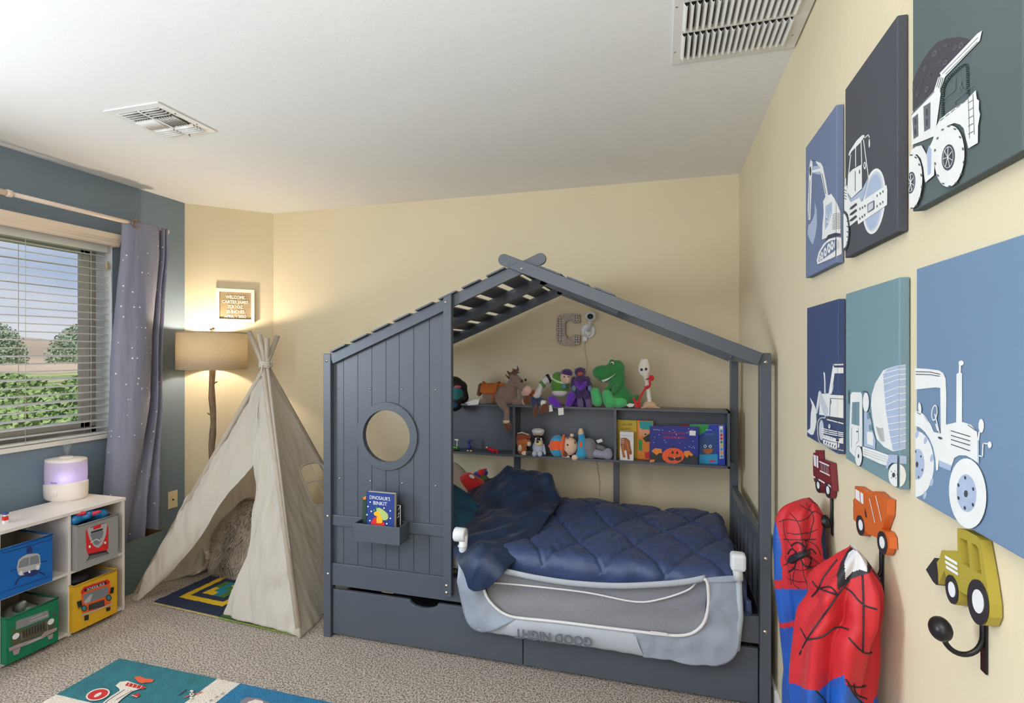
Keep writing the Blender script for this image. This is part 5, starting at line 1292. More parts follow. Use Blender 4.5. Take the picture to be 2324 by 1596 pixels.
d.poly([(35, 1050), (80, 1015), (125, 1005), (150, 1050), (165, 1075), (158, 1200), (152, 1292), (140, 1180), (120, 1110), (90, 1075), (60, 1085), (35, 1110)], cw)
for l_ in ([(497, 625), (508, 950)], [(535, 600), (545, 918)]) + tuple([(499, 668 + k * 62), (538, 645 + k * 62)] for k in range(5)): d.line(l_, 5, cgr)
for k in range(5): d.line([(275 + k * 44, 810 - k * 34), (305 + k * 44, 786 - k * 34)], 4, cgr)
for (cx_, cy_, rx_, ry_, hr_, hh_) in ((352, 1090, 119, 243, 50, 103), (60, 1290, 84, 216, 34, 86)):
    d.oval((cx_, cy_), rx_, ry_, cw, .06)
    for k in range(14):
        a = 2 * PI * k / 14 + .2; d.oval((cx_ + rx_ * .97 * math.cos(a), cy_ + ry_ * .97 * math.sin(a)), 6, 12, c3, a)
    d.oval((cx_ - 5, cy_ + 8), hr_, hh_, cd, .1)
    d.oval((cx_ - 5, cy_ + 8), hr_ * .84, hh_ * .84, clg, .1); d.oval((cx_ - 5, cy_ + 8), hr_ * .76, hh_ * .78, cd, .1)
    for k in range(7):
        a = 2 * PI * k / 7 + .3; d.line([(cx_ - 5, cy_ + 8), (cx_ - 5 + hr_ * .78 * math.cos(a), cy_ + 8 + hh_ * .8 * math.sin(a))], 5, cw)
d.done(T3)
# 4 bulldozer
T4, c4 = canvas(1.465, 1.749, 1.148, 1.531, (52, 66, 104), 'dark navy canvas with white bulldozer, bottom row nearest the corner', 'canvas_navy')
ZC_ = lambda a, b: (1820 + .2005 * a, 800 + .2005 * b)
d = fd(T4, 1.465, 1831, 1914, ZC_)
d.poly([(88, 505), (130, 570), (160, 640), (165, 780), (150, 870), (130, 930), (105, 935), (65, 905), (62, 885), (95, 860), (100, 700), (115, 600)], cw)
d.poly([(215, 470), (300, 465), (330, 480), (470, 488), (470, 745), (320, 725), (300, 720), (195, 705), (200, 600)], cw)
d.poly([(205, 430), (222, 460), (300, 650), (290, 750), (272, 758), (235, 660), (205, 560), (175, 690), (160, 700), (165, 600), (190, 450)], clg); d.line([(196, 450), (170, 640)], 10, cw)
d.poly([(245, 220), (262, 235), (268, 340), (268, 465), (255, 460), (254, 330)], cw)
d.line([(310, 475), (352, 200), (362, 140), (470, 137)], 15, cw); d.line([(360, 152), (470, 152)], 8, cd); d.poly([(352, 172), (470, 172), (470, 236), (372, 238), (340, 470), (318, 470)], cw)
d.line([(335, 470), (350, 425), (346, 360), (358, 365), (352, 425)], 7, clg); d.line([(325, 520), (470, 528)], 6, cd); d.line([(324, 520), (318, 715)], 5, cd); d.line([(330, 540), (332, 580)], 5, cd)
d.poly([(272, 722), (470, 765), (470, 790), (272, 755)], cd); d.line([(290, 760), (470, 808)], 12, cw)
d.line([(262, 742), (215, 745), (184, 800), (184, 930), (202, 1010), (245, 1045), (330, 1082), (470, 1112)], 14, cw, True); d.oval((225, 880), 28, 115, clg)
for k in range(3): d.line([(225, 858 + k * 22), (300, 878 + k * 22), (465, 912 + k * 20)], 11, cw)
d.poly([(220, 925), (300, 945), (400, 978), (466, 965), (466, 1035), (400, 1020), (330, 1005), (245, 975)], cw); d.oval((405, 993), 15, 16, cd)
for k in range(5): d.line([(240 + k * 28, 938 + k * 8), (246 + k * 28, 952 + k * 8)], 5, cd)
d.poly([(245, 985), (330, 1012), (420, 1030), (420, 1070), (395, 1092), (300, 1060), (250, 1035)], cw)
for k in range(5): d.oval((272 + k * 28, 1020 + k * 11), 6, 17, cd, .2)
d.oval((320, 838), 12, 26, cw); d.oval((320, 832), 5, 9, cd); d.done(T4)
# 5 mixer
T5, c5 = canvas(1.119, 1.408, 1.148, 1.537, (108, 136, 145), 'muted teal canvas with white cement mixer, bottom row middle', 'canvas_teal')
d = fd(T5, 1.119, 1920, 2057, ZC_)
d.poly([(920, 205), (960, 185), (1080, 150), (1175, 138), (1175, 1090), (1030, 1122), (930, 1070), (850, 985), (830, 920), (800, 750), (782, 600), (790, 480), (830, 350)], cw)
d.poly([(920, 240), (960, 190), (1080, 155), (1175, 142), (1175, 1085), (1032, 1112), (1000, 960), (950, 650), (930, 400)], cg)
for l_ in ([(925, 235), (1080, 195), (1175, 185)], [(930, 300), (1080, 252), (1175, 245)], [(930, 365), (1080, 310), (1175, 300)], [(935, 455), (1080, 395), (1175, 385)], [(935, 525), (1080, 472), (1175, 460)], [(940, 600), (1080, 545), (1175, 532)], [(950, 665), (1175, 615)], [(965, 740), (1175, 702)], [(975, 815), (1175, 780)], [(985, 887), (1175, 855)], [(1000, 965), (1175, 927)], [(1020, 1040), (1175, 1002)]): d.line(l_, 9, cw)
for k in range(11): d.line([(842 + k * 5, 840 + k * 16), (880 + k * 4, 862 + k * 14), (925 + k * 2, 858 + k * 15)], 4, cgr, True)
d.poly([(715, 670), (760, 680), (790, 760), (810, 880), (845, 1000), (840, 1100), (715, 1062)], cg); d.poly([(745, 690), (775, 680), (778, 750), (752, 762)], c5); d.poly([(765, 830), (792, 812), (812, 880), (775, 890)], c5)
d.poly([(745, 910), (755, 900), (805, 905), (820, 950), (818, 1060), (750, 1035)], cw)
d.poly([(548, 900), (560, 480), (580, 450), (680, 452), (690, 480), (695, 700), (690, 1065), (650, 1080), (615, 1192), (550, 1120)], cw)
d.poly([(580, 565), (662, 560), (662, 835), (572, 810)], c5); d.line([(615, 565), (612, 820)], 4, cgr); d.line([(538, 430), (540, 580)], 9, flat('canvas_deep_teal', 58, 90, 96, .7)); d.oval((637, 897), 11, 8, cd)
d.line([(695, 470), (698, 1060)], 5, cg); d.line([(575, 850), (570, 1080)], 3, cgr); d.line([(650, 850), (655, 1000), (620, 1040)], 3, cgr)
d.oval((738, 565), 37, 112, cg); d.oval((738, 565), 34, 106, cw); d.line([(706, 445), (715, 440), (752, 452)], 9, cd)
d.poly([(700, 1065), (850, 1110), (1000, 1165), (990, 1290), (900, 1262), (705, 1172)], cw)
for k in range(3): d.line([(712, 1095 + k * 26), (985, 1190 + k * 28)], 3, cgr)
d.poly([(1005, 1155), (1175, 1172), (1175, 1262), (1040, 1250), (1005, 1280), (985, 1325), (968, 1300), (995, 1200)], cg)
d.oval((657, 1175), 42, 118, cgr); d.oval((657, 1175), 39, 112, cw); d.oval((657, 1175), 9, 24, cd)
d.oval((1085, 1390), 88, 134, cgr); d.oval((1085, 1390), 85, 130, cw); d.oval((1060, 1390), 19, 28, cd)
for a, b in ((1035, 1350), (1075, 1345), (1100, 1385), (1085, 1425), (1038, 1420)): d.oval((a, b), 5, 6, cd)
d.done(T5)
# 6 tractor
T6, c6 = canvas(.755, 1.052, 1.150, 1.542, (104, 128, 156), 'light blue canvas with white tractor, bottom row nearest the viewer', 'canvas_lightblue')
ZD = lambda a, b: (2060 + .2693 * a, 800 + .2693 * b)
d = fd(T6, .755, 2078, 2400, ZD)
d.oval((70, 940), 152, 278, cw)
for a, b in ((80, 690), (152, 740), (205, 890), (205, 1095), (147, 1205)): d.oval((a, b), 14, 34, cg, .2)
d.oval((85, 942), 56, 130, cg); d.oval((82, 945), 11, 25, cd)
for a, b in ((70, 835), (115, 877), (127, 992), (96, 1052)): d.oval((a, b), 6, 11, cd)
d.poly([(270, 905), (380, 950), (366, 1000), (270, 962)], cg)
d.poly([(60, 132), (180, 140), (270, 152), (305, 175), (325, 220), (332, 350), (330, 610), (415, 590), (470, 588), (540, 610), (590, 670), (600, 760), (608, 940), (560, 905), (500, 870), (440, 868), (400, 890), (378, 955), (268, 908), (262, 990), (245, 998), (240, 900), (220, 800), (190, 730), (150, 670), (110, 635), (60, 612), (60, 490), (120, 505), (160, 545), (200, 610), (225, 670), (285, 685), (280, 300), (240, 295), (85, 312), (60, 310)], cw)
d.poly([(418, 182), (435, 172), (465, 175), (465, 592), (415, 592)], cw); d.line([(446, 178), (448, 105)], 17, cw); d.oval((458, 90), 22, 21, cw)
d.oval((628, 620), 23, 58, cw); d.line([(612, 672), (604, 740)], 13, cw); d.oval((700, 780), 17, 28, cw); d.line([(690, 770), (645, 768), (640, 880), (600, 868)], 10, cw); d.line([(604, 750), (606, 930)], 13, cg)
for k, (a, b) in enumerate((((372, 660), (535, 710)), ((375, 700), (535, 747)), ((375, 735), (535, 783)), ((375, 775), (533, 830)))): d.line([a, b], 7, cd)
d.line([(78, 162), (200, 166), (282, 184)], 6, cd); d.line([(78, 184), (200, 188), (278, 201)], 6, cd); d.line([(150, 540), (180, 585)], 5, cg); d.line([(520, 612), (585, 660)], 5, cd); d.oval((284, 722), 19, 9, cd, .4); d.line([(90, 508), (118, 522)], 5, cd)
d.oval((238, 510), 26, 68, cw, .1); d.oval((238, 510), 19, 57, c6, .1); d.line([(242, 520), (280, 678)], 8, cw); d.line([(250, 605), (268, 660)], 10, cw); d.oval((115, 468), 13, 46, cw, -.1)
d.oval((522, 1190), 158, 297, cw, -.07); d.oval((513, 1188), 84, 160, cg, -.06); d.oval((508, 1193), 17, 30, cd)
for a, b in ((502, 1058), (445, 1120), (571, 1153), (446, 1229), (569, 1286), (500, 1312)): d.oval((a, b), 9, 16, cd, -.2)
d.done(T6)

# ================================================================ vehicle coat hooks
def prism_h(loops, d, mi=0):
    """outline with holes, pushed along d"""
    tri = tessellate_polygon(loops); vs = [p for l_ in loops for p in l_]; n = len(vs); q = MB(); d = Vector(d)
    q.v = [Vector(p) for p in vs] + [Vector(p) + d for p in vs]
    for t in tri: q.f.append(tuple(t)); q.f.append(tuple(i + n for i in reversed(t)))
    o = 0
    for l_ in loops:
        k = len(l_)
        for i in range(k): j = (i + 1) % k; q.f.append((o + i, o + i + n, o + j + n, o + j))
        o += k
    q.m = [mi] * len(q.f); q.sm = [False] * len(q.f); return q
XH = .4235
def ovp(c, rx, ry, ang=0., n=28):
    ca, sa = math.cos(ang), math.sin(ang)
    return [(c[0] + rx * math.cos(a) * ca - ry * math.sin(a) * sa, c[1] + rx * math.cos(a) * sa + ry * math.sin(a) * ca) for a in (2 * PI * i / n for i in range(n))]
m_iron = mat('black_iron', (20, 20, 22), .35, spec=.35)
def vhook(name, lab, tr, outline, holes, lobes, wheels, prints, col, hookpx):
    H_ = lambda p, x=XH: onx(*tr(*p), x)
    t = thing('wall_hook', lab, 'coat hook', H_(outline[0]), 'vehicle coat hooks on the yellow wall')
    m = mat(name, col, .5, var=.03, vscale=20)
    q = prism_h([[H_(p) for p in outline]] + [[H_(p) for p in h] for h in holes], (XR - .002 - XH, 0, 0))
    part('board', q, m, t)
    for l_ in lobes: part('board_lobe', MB().prism([H_(p) for p in l_], (XR - .002 - XH - .001, 0, 0)), m, t)
    for (c, a, b, ang), (c2, a2, b2) in wheels:
        w = part('wheel', MB().prism([H_(p, XH - .0005) for p in ovp(c, a, b, ang)], (-.002, 0, 0)), pk, t)
        part('hubcap', MB().prism([H_(p, XH - .0027) for p in ovp(c2, a2, b2, ang)], (-.0008, 0, 0)), pw, w)
    d = Draw(lambda a, b: onx(*tr(a, b), XH), -X, .0004)
    for kind, pts, arg, m_ in prints:
        if kind == 'p': d.poly(pts, m_)
        else: d.line(pts, arg, m_)
    if prints: d.done(t, 'painted_detail')
    y = H_(hookpx).y; z = H_(hookpx).z
    return t, y, z
def hookbar(t, y, z, zb, xk, zk, full=True):
    q = MB().tube([(XR - .004, y, z + .05), (XR - .004, y, zb + .03)] + [(XR - .004 - (XR - .004 - xk) * (1 - math.cos(a)) / 2, y, zb + .03 - .03 * math.sin(a)) for a in (PI * k / 14 for k in range(1, 14))] + [(xk, y, zb + .03), (xk - .002, y, zk - .012)], .0036, 10)
    h = part('iron_hook', q, m_iron, t)
    part('backplate', MB().box((XR - .0035, y - .006, zb - .022), (XR - .0008, y + .008, z + .05)), m_iron, h, .001)
    part('hook_knob', MB().ell((xk - .002, y, zk), (.0135, .018, .0165), seg=24, rings=16), m_iron, h)
ZE = lambda a, b: (1830 + .1754 * a, 1000 + .1754 * b)
fr_out = [(88, 160), (118, 156), (118, 122), (160, 124), (160, 184), (165, 235), (310, 290), (322, 450), (336, 655), (300, 640), (250, 615), (180, 580), (130, 545), (100, 530), (88, 430), (85, 300)]
t, y, z = vhook('paint_dark_red', 'dark red fire engine wall hook with white ladder under the bulldozer canvas', ZE, fr_out, [], [ovp((155, 588), 29, 92, -.1), ovp((282, 650), 32, 98, -.1)],
    [(((153, 580), 27, 88, -.1), ((155, 580), 15, 46)), (((280, 645), 30, 95, -.1), ((280, 642), 18, 52))],
    [('p', [(95, 182), (125, 195), (131, 342), (100, 325)], 0, pw), ('p', [(135, 195), (155, 205), (159, 357), (139, 349)], 0, pw),
     ('l', [(170, 272), (300, 328)], .0035, pw), ('l', [(180, 393), (308, 453)], .0035, pw)] + [('l', [(196 + k * 23, 290 + k * 10), (200 + k * 23, 396 + k * 10)], .0022, pw) for k in range(5)] +
    [('l', [(90, 462), (127, 482)], .004, pw), ('l', [(170, 505), (250, 552)], .004, pw), ('l', [(296, 572), (333, 602)], .004, pw)], (108, 26, 36), (262, 700))
hookbar(t, y, z, z - .085, .420, z - .072)
mx_out = [(628, 588), (660, 590), (748, 650), (755, 718), (820, 662), (905, 655), (1000, 742), (1048, 760), (1042, 960), (975, 1150), (1032, 1182), (1066, 1245), (1076, 1400), (1010, 1400), (940, 1300), (925, 1265), (800, 1210), (740, 1160), (660, 1070), (608, 1020), (604, 770), (628, 740)]
t, y, z = vhook('paint_orange', 'orange cement mixer wall hook under the teal mixer canvas', ZE, mx_out, [], [ovp((705, 1105), 47, 132, -.12), ovp((992, 1330), 57, 152, -.12)],
    [(((703, 1100), 45, 133, -.12), ((705, 1095), 25, 70)), (((988, 1325), 56, 152, -.12), ((982, 1320), 31, 80))],
    [('p', [(637, 626), (690, 660), (697, 797), (637, 750)], 0, pw), ('p', [(702, 666), (740, 690), (743, 830), (707, 800)], 0, pw), ('l', [(820, 750), (892, 1065)], .0032, pw), ('l', [(903, 715), (980, 1045)], .0032, pw),
     ('p', [(762, 875), (775, 930), (790, 1005), (772, 990), (762, 930)], 0, pk), ('l', [(608, 795), (614, 855)], .004, pw)], (194, 92, 34), (885, 1300))
hookbar(t, y, z, z - .085, .375, z - .045)
ZF = lambda a, b: (2080 + .2005 * a, 1180 + .2005 * b)
tr_out = [(460, 95), (560, 118), (680, 185), (712, 225), (745, 400), (790, 660), (830, 950), (832, 1100), (795, 1188), (700, 1120), (620, 980), (580, 860), (485, 805), (470, 790), (345, 690), (315, 570), (245, 735), (240, 600), (225, 490), (258, 440), (285, 345), (465, 352)]
t, y, z = vhook('paint_mustard', 'mustard yellow tractor wall hook with cut-out cab windows and black knob', ZF, tr_out, [[(493, 203), (572, 238), (588, 370), (606, 548), (512, 492)], [(618, 262), (672, 286), (700, 330), (736, 616), (648, 574)]], [ovp((415, 800), 62, 166, -.16), ovp((712, 935), 108, 262, -.14)],
    [(((408, 790), 62, 168, -.16), ((403, 790), 36, 90)), (((706, 935), 110, 262, -.14), ((700, 925), 62, 138))],
    [('l', [(325, 417), (465, 500)], .0045, pw), ('l', [(330, 475), (470, 560)], .0045, pw), ('l', [(340, 532), (478, 618)], .0045, pw)], (162, 146, 52), (640, 1080))
part('bucket', MB().prism([onx(*ZF(*p), XH - .0005) for p in ((105, 565), (160, 490), (205, 430), (228, 500), (240, 600), (243, 735), (222, 738), (185, 700))], (.014, 0, 0)), pk, t)
kn = ony(*ZF(290, 1238), y); lo_ = ony(*ZF(530, 1525), y)
hookbar(t, y, z, lo_.z, kn.x, kn.z)

# ================================================================ costumes on the hooks
m_cr = mat('costume_red', (176, 12, 26), .6, bump=.12, bscale=300, sheen=.05, var=.06, vscale=30)
m_cb = mat('costume_blue', (18, 62, 140), .42, bump=.12, bscale=200, sheen=.0, c2=(28, 84, 170), vscale=14)
m_ck = mat('costume_black', (22, 20, 30), .6); m_cwt = mat('costume_white', (206, 204, 208), .7, bump=.1, bscale=200); m_cdk = mat('costume_lining', (20, 30, 74), .8)
def garment(rows, yc, b, regions, base, folds=.006, seed=0, n=150, m=150):
    """hanging cloth: rows of (pixel height, left, right) at depth yc; b is its half-width along the wall"""
    rows_ = [Vector((ony(l_, py, yc).x, ony(r_, py, yc).x, ony((l_ + r_) / 2, py, yc).z)) for py, l_, r_ in rows]
    rr_ = rs(rows_, n); P = []
    for i, (xa, xb, z) in enumerate(rr_):
        c = (xa + xb) / 2; a = max((xb - xa) / 2 - .006, .004); k = i / (n - 1); bb = b * min(1, .25 + 3.2 * k) ; row = []
        for j in range(m):
            t = 2 * PI * j / m; f = 1 + min(1, 4 * k) * (folds / max(a, .02)) * (math.sin(5 * t + 2 * math.sin(z * 5 + seed)) + .4 * math.sin(9 * t + 3 * z + seed * 2) + .7 * noise.noise(Vector((math.cos(t) * 1.6, math.sin(t) * 1.6, z * 7 + seed))))
            row.append(Vector((min(c + a * math.cos(t) * f, XR - .003 - .002 * math.sin(t)), yc + bb * math.sin(t) * f, z)))
        P.append(row)
    def mf(i, j):
        p = proj((P[i][j] + P[i + 1][(j + 1) % m]) / 2)
        for pl, mi in regions:
            if inpoly(p[0], p[1], pl): return mi
        return base(p) if callable(base) else base
    q = MB().grid(P, wrap=True, mf=mf); k = len(q.v) - m; q.f.append(tuple(range(m))); q.m.append(q.m[0]); q.sm.append(True)
    return q
def draw_on(bvh, pts, w, n=None):
    """raised seam running over a modelled surface; its course is given by photograph pixels"""
    q = MB(); cur = []; pl = rs([(a, b, 0) for a, b in pts], n or max(12, 8 * len(pts)))
    for p in pl:
        h = bvh.ray_cast(Vector((0, 0, EYE)), ray(p.x, p.y).normalized())
        if h[0] is None: 
            if len(cur) > 2: q.tube(cur, w, 5)
            cur = []; continue
        if cur and (h[0] - cur[-1]).length > .03:
            if len(cur) > 2: q.tube(cur, w, 5)
            cur = []
        cur.append(h[0] + h[1] * w * (.3 if h[1].dot(ray(p.x, p.y)) < 0 else -.3))
    if len(cur) > 2: q.tube(cur, w, 5)
    return q
def zg(pts): return [(1740 + .3734 * a, 1000 + .3734 * b) for a, b in pts]
def bvhof(q): return BVHTree.FromPolygons([tuple(p) for p in q.v], q.f)
r1 = [(1134, 1834, 1846), (1140, 1808, 1856), (1152, 1779, 1868), (1170, 1765, 1876), (1195, 1760, 1872), (1235, 1760, 1868), (1275, 1762, 1876), (1310, 1763, 1882), (1345, 1765, 1884), (1400, 1771, 1878), (1418, 1773, 1868), (1500, 1777, 1866), (1600, 1782, 1860), (1760, 1788, 1856)]
reg1 = [(zg([(352, 470), (345, 510), (330, 600), (345, 720), (400, 740), (400, 470)]), 3),
        (zg([(30, 400), (62, 520), (85, 620), (88, 760), (100, 850), (30, 850)]), 1), (zg([(-20, 800), (60, 815), (120, 880), (135, 895), (105, 905), (60, 830), (-20, 830)]), 0),
        (zg([(40, 1085), (90, 1115), (220, 1080), (330, 1090), (330, 1128), (150, 1136), (88, 1140), (40, 1130)]), 0)]
q = garment(r1, 1.60, .085, reg1, lambda p: 0 if p[1] < 1337 + .03 * (p[0] - 1790) else 1, .010, 1)
cs = thing('costume', 'red and blue hooded costume with black spider emblem hanging from the fire engine hook', 'costume', (.37, 1.6, .6))
bv = bvhof(q); part('body', q, [m_cr, m_cb, m_ck, m_cdk], cs, fix=False)
w_ = MB()
for l_ in ([(75, 495), (130, 480), (200, 490), (250, 470), (290, 430), (350, 470)], [(100, 600), (200, 605), (300, 600)], [(120, 560), (180, 570), (260, 560), (310, 540)], [(140, 440), (190, 500), (215, 600), (215, 680)], [(200, 390), (250, 420), (290, 440)], [(240, 380), (285, 470), (270, 540), (260, 600)], [(100, 480), (110, 570), (150, 640), (180, 690)], [(270, 370), (320, 400), (340, 440)],
           [(110, 700), (140, 800), (150, 880)], [(180, 740), (160, 860), (200, 900)], [(215, 740), (230, 830), (260, 910)], [(260, 700), (330, 760), (370, 800)], [(130, 840), (200, 860), (290, 850)], [(150, 770), (210, 790), (300, 760)], [(230, 600), (300, 640), (330, 700)], [(100, 760), (180, 720)]):
    s_ = draw_on(bv, zg(l_), .0010); w_.add(s_.v, s_.f, 0, True)
part('web_lines', w_, m_ck, cs, fix=False)
e_ = MB()
for l_, w in (([(140, 735), (150, 715), (185, 700)], .006), ([(185, 700), (215, 685), (250, 684)], .005), ([(150, 735), (190, 715), (245, 680)], .007), ([(215, 690), (230, 650), (190, 620), (150, 640)], .0022), ([(220, 690), (240, 640), (230, 600)], .0018), ([(200, 700), (170, 670), (150, 660), (130, 690)], .0020), ([(225, 695), (270, 660), (300, 690)], .0020), ([(230, 700), (270, 720), (250, 780)], .0020), ([(205, 715), (230, 760), (275, 770)], .0020), ([(185, 715), (170, 770), (135, 800)], .0020)):
    s_ = draw_on(bv, zg(l_), w); e_.add(s_.v, s_.f, 0, True)
part('emblem', e_, m_ck, cs, fix=False)
r2 = [(1243, 1930, 1944), (1250, 1921, 1956), (1262, 1908, 1966), (1284, 1886, 1981), (1310, 1860, 1999), (1330, 1846, 2003), (1350, 1841, 2001), (1377, 1844, 1996), (1400, 1830, 1990), (1422, 1817, 1986), (1482, 1809, 1979), (1549, 1803, 1968), (1600, 1802, 1972), (1760, 1805, 1966)]
reg2 = [(zg([(480, 842), (472, 740), (500, 680), (540, 652), (590, 680), (612, 740), (610, 800), (565, 785), (520, 800)]), 3),
        (zg([(430, 880), (425, 820), (450, 740), (490, 670), (530, 630), (590, 650), (640, 740), (642, 765), (625, 808), (560, 825), (500, 850), (432, 915)]), 2)]
bot2 = [(100, 1470), (170, 1478), (240, 1512), (320, 1522), (400, 1450), (470, 1428), (480, 1480), (530, 1540), (600, 1600), (640, 1600), (700, 1500)]
def base2(p):
    a = (p[0] - 1740) / .3734; b = (p[1] - 1000) / .3734
    for (x0, y0), (x1, y1) in zip(bot2[:-1], bot2[1:]):
        if x0 <= a <= x1: return 0 if b < y0 + (y1 - y0) * (a - x0) / (x1 - x0) else 1
    return 0 if b < 1500 else 1
q = garment(r2, 1.215, .075, reg2, base2, .013, 4, 190, 190)
cs = thing('costume', 'red fleece hooded costume with white eye patch and black seams on the orange mixer hook', 'costume', (.37, 1.215, .6))
bv = bvhof(q); part('body', q, [m_cr, m_cb, m_ck, m_cwt], cs, fix=False)
w_ = MB()
for l_ in ([(278, 855), (318, 898), (430, 940)], [(430, 940), (330, 1090), (245, 1212), (200, 1300)], [(325, 898), (390, 893), (430, 940)], [(480, 895), (520, 925), (560, 975), (600, 1005), (670, 1026)], [(245, 1212), (340, 1190), (420, 1135), (500, 1150)], [(205, 1140), (245, 1212)], [(582, 820), (588, 1000), (585, 1280)], [(500, 1200), (560, 1265), (600, 1293), (640, 1288)], [(430, 725), (350, 830), (318, 898), (275, 950)], [(640, 790), (670, 830), (705, 885)], [(500, 850), (460, 900), (430, 940)],
           [(300, 1522), (345, 1570), (360, 1600)], [(480, 1450), (500, 1480), (530, 1540), (580, 1596)], [(530, 1480), (545, 1540), (610, 1570)], [(490, 1490), (560, 1500), (605, 1490)]):
    s_ = draw_on(bv, zg(l_), .0017); w_.add(s_.v, s_.f, 0, True)
part('seam_lines', w_, m_ck, cs, fix=False)
# ================================================================ on the wall above the bed shelf
WL = lambda px, py, o=0.: ony(px, py, YB - o)
def zc5(pts): return [(1020 + .17544 * a, 680 + .17544 * b) for a, b in pts]
m_crust = mat('letter_plaster', (156, 142, 132), .8, bump=.6, bscale=90, c2=(196, 186, 178), vscale=60)
lt = thing('wall_letter', 'beige decorated letter C hanging on the wall above the toys', 'wall decoration', WL(1288, 748, .02))
oC = [(1385, 270), (1400, 215), (1440, 188), (1500, 182), (1680, 182), (1690, 300), (1610, 305), (1590, 275), (1540, 270), (1505, 290), (1495, 340), (1498, 440), (1520, 490), (1570, 498), (1600, 470), (1612, 455), (1690, 462), (1685, 580), (1620, 595), (1470, 592), (1410, 565), (1388, 520), (1380, 400)]
part('letter_body', MB().prism([WL(a, b, .034) for a, b in zc5(oC)], (0, .031, 0)), m_crust, lt, .003)
q = MB()
for a, b in [(1415 + 36 * (k % 2), 250 + 31 * (k // 2)) for k in range(20)] + [(1630 + 32 * (k % 2), 205 + 32 * (k // 2)) for k in range(6)] + [(1630 + 32 * (k % 2), 485 + 30 * (k // 2)) for k in range(6)]:
    p = WL(*zc5([(a, b)])[0], .0345); q.ell(p, (.0036, .003, .0036), 0, 8, 6); q.ell(p + Vector((.005, -.0008, .0028)), (.0034, .003, .0034), 1, 8, 6)
part('beads', q, [m_bk, m_wh], lt)
mc_ = thing('baby_monitor', 'white baby monitor camera on a wall mount right of the letter', 'camera', WL(1337, 750, .03))
c = WL(1340, 718, .085)
hd = part('camera_head', MB().ell(c, (.036, .030, .031), seg=28, rings=18), m_plas, mc_)
part('lens_face', MB().lathe([(0, -.0305), (.014, -.0298), (.0165, -.027), (.0165, -.02)], c + Vector((.002, 0, -.003)), 28, axis='y', sx=1.1), m_bk, hd)
part('stem', MB().tube([c - Z * .02, WL(1335, 752, .05)], [.008, .010], 14), m_plas, mc_)
bs = [WL(a, b, .022) for a, b in zc5([(1700, 400), (1720, 340), (1760, 315), (1830, 315), (1875, 350), (1885, 410), (1865, 470), (1820, 500), (1760, 490), (1715, 450)])]
part('wall_mount', MB().prism(bs, (0, .021, 0)), m_plas, mc_, .006)
part('mount_boss', MB().ell(WL(1334, 755, .026), (.026, .014, .026)), m_plas, mc_)
part('plug', MB().box(WL(1322, 764, .016), WL(1333, 775, .004)), m_plas, mc_, .002)
cb = [WL(1327, 774, .012), WL(1327, 800, .010), WL(1332, 822, .010), WL(1328, 860, .010), WL(1331, 900, .01), WL(1340, 960, .008), WL(1350, 1030, .009), WL(1356, 1070, .010), WL(1360, 1100, .010), WL(1358, 1160, .012)]
part('power_cable', MB().tube(rs(cb, 60), .0028, 8), mat('cable_cream', (214, 202, 176), .6), mc_)

# ================================================================ soft toys on top of the bookcase
SYM = 3.045
def T(px, py, dy=0.): return ony(px, py, SYM + dy)
def z5(a, b, dy=0.): return T(1020 + .17544 * a, 680 + .17544 * b, dy)
def z6(a, b, dy=0.): return T(1330 + .17544 * a, 680 + .17544 * b, dy)
def z7(a, b, dy=0.): return T(1020 + .1635 * a, 900 + .1635 * b, dy)
PXM = .00258
def velv(name, c, c2=None): return mat(name, c, .8, bump=.25, bscale=240, sheen=.5, c2=c2, vscale=30) if c2 else mat(name, c, .8, bump=.25, bscale=240, sheen=.5, var=.05, vscale=30)
def on(px, py, dy=0.): return T(px, py, dy)
# black patterned bag at the left
c = z5(70, 1230, -.03); bg_ = thing('backpack', 'black child backpack with teal and pink picture at the left end of the shelf top', 'bag', c)
q = MB(); q.cap(z5(60, 1120, -.02), z5(60, 1330, -.02), .062, .058); q.cap(z5(60, 1120, -.02), z5(150, 1130, 0), .055, .04); q.cap(z5(150, 1130, 0), z5(190, 1270, 0), .035, .03)
q = plush(q, .007); bv = bvhof(q); part('body', q, m_bk, bg_)
def patch(bvh, px0, py0, rx, ry, lift=.0015, n=10, ang=0., half=None):
    """appliqué lying on the modelled surface around a pixel"""
    q = MB(); R = []; o = Vector((0, 0, EYE)); ca, sa = math.cos(ang), math.sin(ang)
    for i in range(n + 1):
        row = []
        for j in range(24):
            a = 2 * PI * j / 24; r = i / n; dx, dy = rx * r * math.cos(a), ry * r * math.sin(a)
            h = bvh.ray_cast(o, ray(px0 + dx * ca - dy * sa, py0 + dx * sa + dy * ca).normalized())
            if h[0] is None: return q
            nn = h[1] if h[1].dot(h[0] - o) < 0 else -h[1]
            row.append(h[0] + nn * lift * (1 if i < n else .1))
        R.append(row)
    return q.grid(R, wrap=True)
part('picture_patch', patch(bv, 1034, 893, 17, 15), flat('bag_teal', 40, 120, 130, .5), bg_, fix=False); part('name_strip', patch(bv, 1039, 878, 8, 3.2), flat('bag_pink', 226, 90, 130, .5), bg_, fix=False)
part('picture_patch', patch(bv, 1032, 920, 7, 6), flat('bag_blue', 40, 70, 120, .5), bg_, fix=False)
